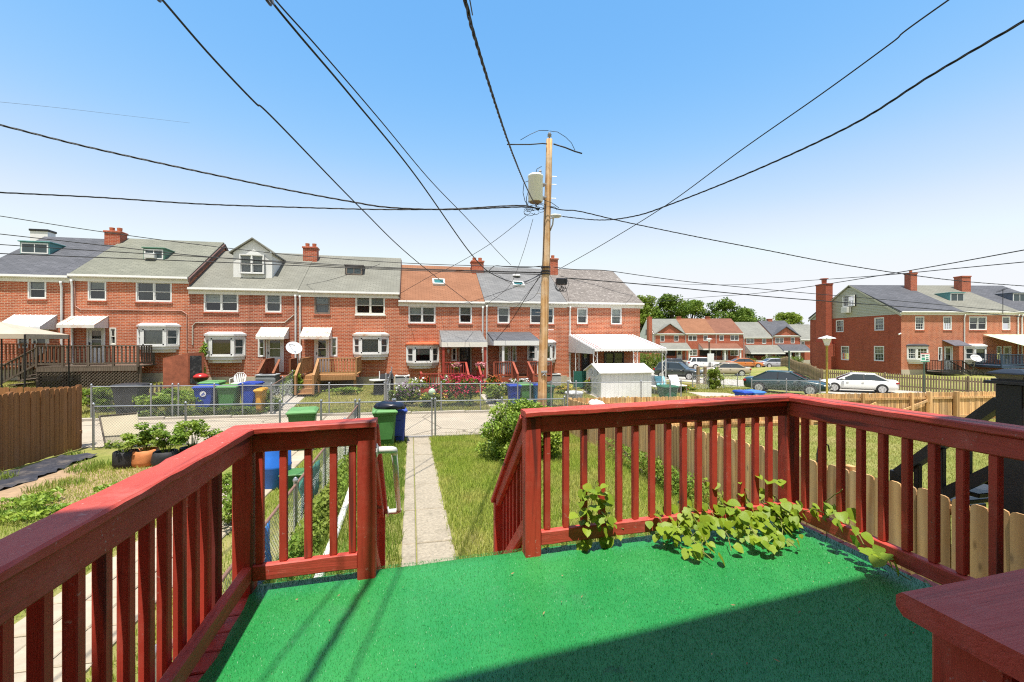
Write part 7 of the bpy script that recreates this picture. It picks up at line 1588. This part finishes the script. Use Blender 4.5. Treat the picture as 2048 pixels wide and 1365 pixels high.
def foliage(name, centers, n, size, mat, parent, shell=.55, up=.35):
    V, F, A = leaves_np(clumps(centers, n, shell), size, up=up); return tag(link(name, np_mesh(name, V-np.array(LOC[parent.name]), F, mat, A), parent), kind='stuff')
BARK = M('bark', (.12,.09,.06), .9, .3, 6, bump=.5, bscale=20)
BUSHL = blade_mat('bush_leaves', (.11,.21,.03), (.27,.40,.05), (.40,.46,.07), .35, 2.0, .4)
HEDGEL = blade_mat('hedge_leaves', (.05,.11,.015), (.12,.20,.025), (.22,.28,.03), .3, .8)
TREEL = blade_mat('tree_leaves', (.07,.15,.024), (.18,.27,.035), (.28,.34,.04), .35, .12)
LIMEL = blade_mat('lime_leaves', (.14,.22,.03), (.25,.33,.05), (.3,.34,.06), .35, 2)
def bush(label, u, v, rx, ry, hg, n, size, mat, name='shrub', cat='shrub', seed=1, nb=14, stems=7, z0=.0):
    r_ = random.Random(seed); g0 = h(u,v)+z0; t = thing(name, label, cat, (u,v,g0)); cs = []
    for k in range(nb):
        a = r_.uniform(0,6.28); q = r_.random()**.6; zz = r_.uniform(.12,.92); e = (1-(zz-.4)**2)*.75
        cs.append((u+math.cos(a)*rx*q*e, v+math.sin(a)*ry*q*e, g0+hg*zz, rx*r_.uniform(.22,.42), ry*r_.uniform(.22,.42), hg*r_.uniform(.12,.22)))
    foliage('foliage', cs, n, size, mat, t, .35)
    m = MB()
    for k in range(stems):
        c = r_.choice(cs); m.tube([(u+r_.uniform(-.1,.1)*rx,v+r_.uniform(-.1,.1)*ry,g0-.05),((u+c[0])/2,(v+c[1])/2,g0+(c[2]-g0)*.5),(c[0],c[1],c[2]+c[5]*.6)], [.018,.012,.004], 5)
    m.build('stem', BARK, t); return t
bu_, bv_ = ax(1040,10.8), 10.8
sh_ = bush('dense leafy shrub by the gate end of our lawn', bu_, bv_, 1.15, .9, 1.36, 14000, .08, BUSHL, seed=11, nb=40, stems=12)
# spiky shoots rising out of the shrub
r_ = random.Random(6); P = []; m = MB()
for k in range(22):
    a = Vector((bu_+r_.uniform(-.8,.9), bv_+r_.uniform(-.5,.5), h(bu_,bv_)+.7)); b = a+Vector((r_.uniform(-.25,.25), r_.uniform(-.15,.15), r_.uniform(.45,.85))); m.tube([a, a.lerp(b,.5)+Vector((.03,0,0)), b], [.008,.006,.002], 4)
    for j in range(26): P.append(a.lerp(b, j/26)+Vector((r_.uniform(-.04,.04),r_.uniform(-.04,.04),0)))
m.build('shoot', BARK, sh_)['kind'] = 'stuff'; V, F, A = leaves_np(np.array([tuple(p) for p in P]), .06, up=.6); link('shoot_foliage', np_mesh('shoot_foliage', V-np.array(LOC[sh_.name]), F, BUSHL, A), sh_)['kind'] = 'stuff'
for k, (u, v, z, t, rr) in enumerate(BAGS):
    pl = thing('potted_plant', ['low seedling plant in the leftmost black bag','bushy potato plant in the orange bag','bushy plant spilling from the black bag right of the orange one','tall leafy plant in the bag nearest the rail','small sprout in the bag behind the rail'][k], 'plant', (u,v,z), 'plants in grow bags'); hg = (.16,.50,.46,.52,.3)[k]; r2 = random.Random(k); cs = []; m = MB()
    for j in range(12):
        a = r2.uniform(0,6.28); q = r2.uniform(0,1); p = (u+math.cos(a)*rr*1.25*q, v+math.sin(a)*rr*1.1*q, z+.12+hg*r2.uniform(.2,1)); cs.append((*p, .15,.15,.09)); m.tube([(u+math.cos(a)*.05,v+math.sin(a)*.05,z-.02),((u+p[0])/2,(v+p[1])/2,z+(p[2]-z)*.6),p], [.008,.006,.003], 4)
    m.build('stem', BUSHL, pl); foliage('foliage', cs, (220,1400,1300,1000,350)[k], .075, BUSHL if k % 2 else WEED, pl, .2, .6)
for k, (u, v, rx, ry, hg, n) in enumerate(((-5.6,8.6,.7,.5,.25,700),(-4.9,9.4,.6,.5,.3,700),(-6.3,9.3,.6,.5,.22,500),(-4.4,7.6,.5,.4,.22,450))):
    bush(['low leafy weeds beside the red rail, nearest','low leafy weeds below the grow bags','small weeds near the bare soil','weeds showing just above the red rail'][k], u, v, rx, ry, hg, n, .08, BUSHL, 'weed_clump', 'weeds', 30+k, 10, 4)
bush('tall plant behind the left balusters', -2.6, 7.6, .45, .6, .8, 1600, .07, WEED, 'garden_plant', 'plant', 44, 14, 8)
bush('leafy row along the left chain link fence', -3.6, 13.3, 2.3, .35, .45, 2200, .08, BUSHL, 'garden_plant', 'plant', 45, 22, 9)
bush('weeds along the dividing fence', -1.35, 7.5, .25, 3.2, .38, 2600, .07, WEED, 'weed_clump', 'weeds', 46, 26, 12)
bush('weeds climbing the pine fence in our lawn', 4.75, 8.2, .28, 3.4, .5, 2600, .065, WEED, 'weed_clump', 'weeds', 47, 26, 12)
# flower garden and pots across the alley
def flowers(label, u, v, rx, ry, hg, n, col, fs=.1, leaf=LIMEL, nl=900, seed=1, name='flowering_plant', z0=0):
    t = bush(label, u, v, rx, ry, hg, nl, .12, leaf, name, 'flowers', seed, 12, 5, z0); r2 = np.random.default_rng(seed); g0 = h(u,v)+z0
    a = r2.uniform(0,6.28,n); q = r2.uniform(0,1,n)**.5; P = np.column_stack([u+np.cos(a)*q*rx, v-np.abs(np.sin(a))*q*ry, g0+hg*r2.uniform(.45,1.08,n)]); V, F, A = leaves_np(np.repeat(P,3,axis=0)+r2.normal(0,fs*.18,(n*3,3)), fs)
    bl_ = link('blossom', np_mesh('blossom', V-np.array(LOC[t.name]), F, M('petal_%d_%d_%d' % tuple(int(x*100) for x in col), col, .6, .2, 30, translucent=.2), A), t); bl_['kind'] = 'stuff'; return t
PINK = (.62,.12,.20); RED = (.52,.04,.09); WH = (.7,.68,.68); PUR = (.25,.12,.22); YEL = (.62,.45,.06); PPK = (.65,.30,.33)
for k, (px, v, rx, hg, n, c, lab, lf) in enumerate(((925,20.6,.95,1.15,150,RED,'large red rose bush in the flower garden',HEDGEL),(862,20.4,.7,.5,10,YEL,'yellow green groundcover in the flower garden',LIMEL),(815,20.6,.5,.9,50,PUR,'purple leaved lilies by the garden corner',HEDGEL),(795,20.8,.35,.8,14,WH,'white lilies by the tall fence post',LIMEL),(830,21.6,.6,.95,30,WH,'white flowering clump behind the purple lilies',LIMEL),
    (873,22.0,.28,.62,45,PINK,'pink petunias left in front of the red rail',LIMEL),(920,22.0,.26,.62,45,PINK,'pink petunias right in front of the red rail',LIMEL),(990,20.9,.65,.75,8,YEL,'lime green hosta clump beside the garden walk',LIMEL),(898,21.9,.26,.5,16,YEL,'yellow marigold pot before the red rail',LIMEL),(850,24.0,.3,.75,26,(.5,.1,.03),'orange flower pot on the platform corner',HEDGEL),
    (1243,19.9,.4,.35,20,YEL,'yellow flowers at the shed fence',LIMEL),(975,23.2,.28,.7,24,YEL,'yellow flowers beside the porch steps',LIMEL),(992,23.0,.3,.85,30,(.5,.12,.03),'orange flowers beside the porch steps',HEDGEL),(1010,22.8,.3,.6,16,WH,'pale planter beside the porch stairs',LIMEL),(1122,23.2,.5,.35,30,YEL,'low yellow flowers right of the pole',LIMEL),(1182,23.0,.45,.7,20,(.5,.16,.03),'orange flowering plant by the awning post',LIMEL),(1360,23.6,.5,.3,20,(.45,.14,.05),'rusty flowers behind the shed',HEDGEL),(1372,24.4,.6,.25,12,YEL,'pale flowers at the corner lawn',LIMEL))):
    flowers(lab, ax(px,v), v, rx*1.15, rx*.65, hg*1.15, int(n*1.3), c, .10, lf, int(1300*rx+300), 100+k)
flowers('pink hanging basket left on the porch rail', ax(912,24.1), 24.1, .28, .22, .4, 50, PPK, .1, LIMEL, 200, 130, z0=1.1); flowers('pink hanging basket right on the porch rail', ax(961,24.1), 24.1, .28, .22, .4, 50, PPK, .1, LIMEL, 200, 131, z0=1.1)
flowers('white flower basket left on the red stairs', ax(1031,23.4), 23.4, .33, .25, .4, 55, WH, .1, LIMEL, 260, 132, z0=.35); flowers('white flower basket right on the red stairs', ax(1047,23.4), 23.4, .3, .25, .4, 50, WH, .1, LIMEL, 260, 133, z0=.35); flowers('small white flower spray on the red platform rail', ax(893,22.3), 22.3, .18, .15, .35, 16, WH, .1, LIMEL, 120, 134, z0=.75)
gl = MB().lathe([(.02,0),(.12,.05),(.17,.17),(.12,.29),(.02,.34)], (ax(864,20.3),20.25,h(0,20.3)+.5), 16); tag(gl.build('gazing_ball', M('pale_green_globe', (.42,.55,.38), .15), smooth=True), 'pale green gazing ball in the flower garden', 'ornament')
bush('climbing vine beside the bay of the dormer house', ax(400,25.9), 25.9, .4, .3, 2.1, 1400, .14, BUSHL, 'climbing_plant', 'plant', 60, 14, 5); bush('weeds around the tipped cabinet', ax(360,21.9), 21.9, 1.0, .5, .6, 1300, .12, BUSHL, 'weed_clump', 'weeds', 61); bush('ivy mound beside the tan porch stairs', ax(582,23.4), 23.4, .6, .7, 1.1, 2200, .12, BUSHL, 'ivy', 'plant', 62)
bush('tall weeds by the grey picket fence', ax(200,20.4), 20.4, .9, .5, .9, 1500, .13, WEED, 'weed_clump', 'weeds', 63); bush('trailing weeds at the far alley fence', ax(450,19.6), 19.6, 2.2, .25, .35, 1500, .1, WEED, 'weed_clump', 'weeds', 64, 24)
bush('leafy growth over the far fence by the blue bins', ax(340,19.7), 19.7, 1.6, .3, .8, 2200, .11, BUSHL, 'weed_clump', 'weeds', 68, 20)
bush('rambling plants beside the yellow bin', ax(548,20.4), 20.4, .6, .6, .8, 1300, .11, WEED, 'garden_plant', 'plant', 69)
bush('low plants along the tan deck foot', ax(680,23.4), 23.4, 1.4, .3, .35, 900, .11, BUSHL, 'garden_plant', 'plant', 70)
bush('weeds along the near alley edge', ax(640,14.7), 14.75, 2.0, .25, .3, 1500, .07, WEED, 'weed_clump', 'weeds', 71, 24)
bush('weeds under the lattice deck edge', ax(190,22.2), 22.2, 1.5, .4, .5, 1400, .12, WEED, 'weed_clump', 'weeds', 65)
bush('rounded green shrub on the corner lawn', *cw(12.9,29.0), .62, .6, 1.35, 3800, .10, LIMEL, 'shrub', 'shrub', 66, 22, 8)
def hedge(label, x0, x1, z, hg, dp, n, seed, mat=HEDGEL):
    c = cw((x0+x1)/2, z); t = thing('hedge', label, 'hedge', (*c, h(*c))); cs = []; r2 = random.Random(seed); k = int((x1-x0)/.5)+1
    for i in range(k):
        for j in range(3): p = cw(x0+(x1-x0)*i/max(1,k-1), z+r2.uniform(-dp,dp)*.3); cs.append((p[0],p[1],h(*p)+hg*(.25+.25*j), .5,.5*dp,hg*.28))
    foliage('foliage', cs, n, .16, mat, t, .6); m = MB()
    for i in range(0, k, 2): p = cw(x0+(x1-x0)*i/max(1,k-1), z); m.tube([(p[0],p[1],h(*p)-.1),(p[0],p[1],h(*p)+hg*.6)], .04, 5)
    m.build('stem', BARK, t)
hedge('long clipped hedge before the far terrace', 43.5, 49.5, 78, 1.6, 1.2, 4200, 1); hedge('clipped round hedge seen under the patio awning', 16.7, 19.6, 60, 2.5, 1.6, 5000, 2); hedge('low hedge before the wide far porch', 39.3, 41.5, 78, 1.3, 1, 1500, 3); hedge('dark clipped shrub by the far grey porch', 51.5, 53.6, 77, 1.3, 1, 1500, 4)
# trees behind the far terrace
def tree(label, x, z, hg, rw, n, seed, mat=TREEL, size=.55):
    u, v = cw(x, z); g0 = h(u,v)-.2; r2 = random.Random(seed); t = thing('tree', label, 'tree', (u,v,g0), 'trees behind the far terrace'); cs = []
    m = MB().tube([(u,v,g0),(u+.1,v,g0+hg*.25),(u-.1,v,g0+hg*.5),(u,v,g0+hg*.8)], [.38,.3,.2,.06], 8); br = []
    for k in range(34):
        a = r2.uniform(0,6.28); zz = r2.uniform(.22,.96); e = math.sin(min(1,(1.04-zz)*1.75)*1.57)*rw*r2.uniform(.5,1.0); c = (u+math.cos(a)*e, v+math.sin(a)*e, g0+hg*zz)
        cs.append((*c, rw*r2.uniform(.26,.42), rw*r2.uniform(.26,.42), hg*r2.uniform(.08,.14))); m.tube([(u,v,g0+hg*max(.2,zz-.3)), ((u+c[0])/2,(v+c[1])/2,g0+hg*(zz-.1)), c], [.12,.08,.03], 5)
    m.build('trunk', BARK, t); foliage('crown', cs, n, size, mat, t, .35)
tree('broad dark tree behind the far terrace, leftmost', 31.5, 108, 13.4, 5.2, 9500, 1); tree('tall light green tree behind the far terrace', 37.5, 106, 13.6, 5.6, 9500, 2, HEDGEL); tree('rounded tree behind the rust orange roof', 43.5, 110, 12.6, 5.4, 9000, 3); tree('spreading tree behind the brown roof', 50.0, 108, 12.8, 6.0, 9500, 4, HEDGEL); tree('lower tree at the right end of the wood', 56.0, 110, 10.8, 4.6, 6500, 5)
tree('pale tree beyond the dark blue grey roof', 71.5, 118, 10.2, 4.8, 6500, 6, LIMEL); tree('small dark tree peeping beside the end gable', 81.5, 118, 7.8, 2.0, 1600, 7); tree('tree filling the gap behind the end house of the terrace', 28.0, 112, 12.6, 4.8, 7500, 8)
# rotation of the deck leaf shadow comes from the sun alone; nothing else lights the place
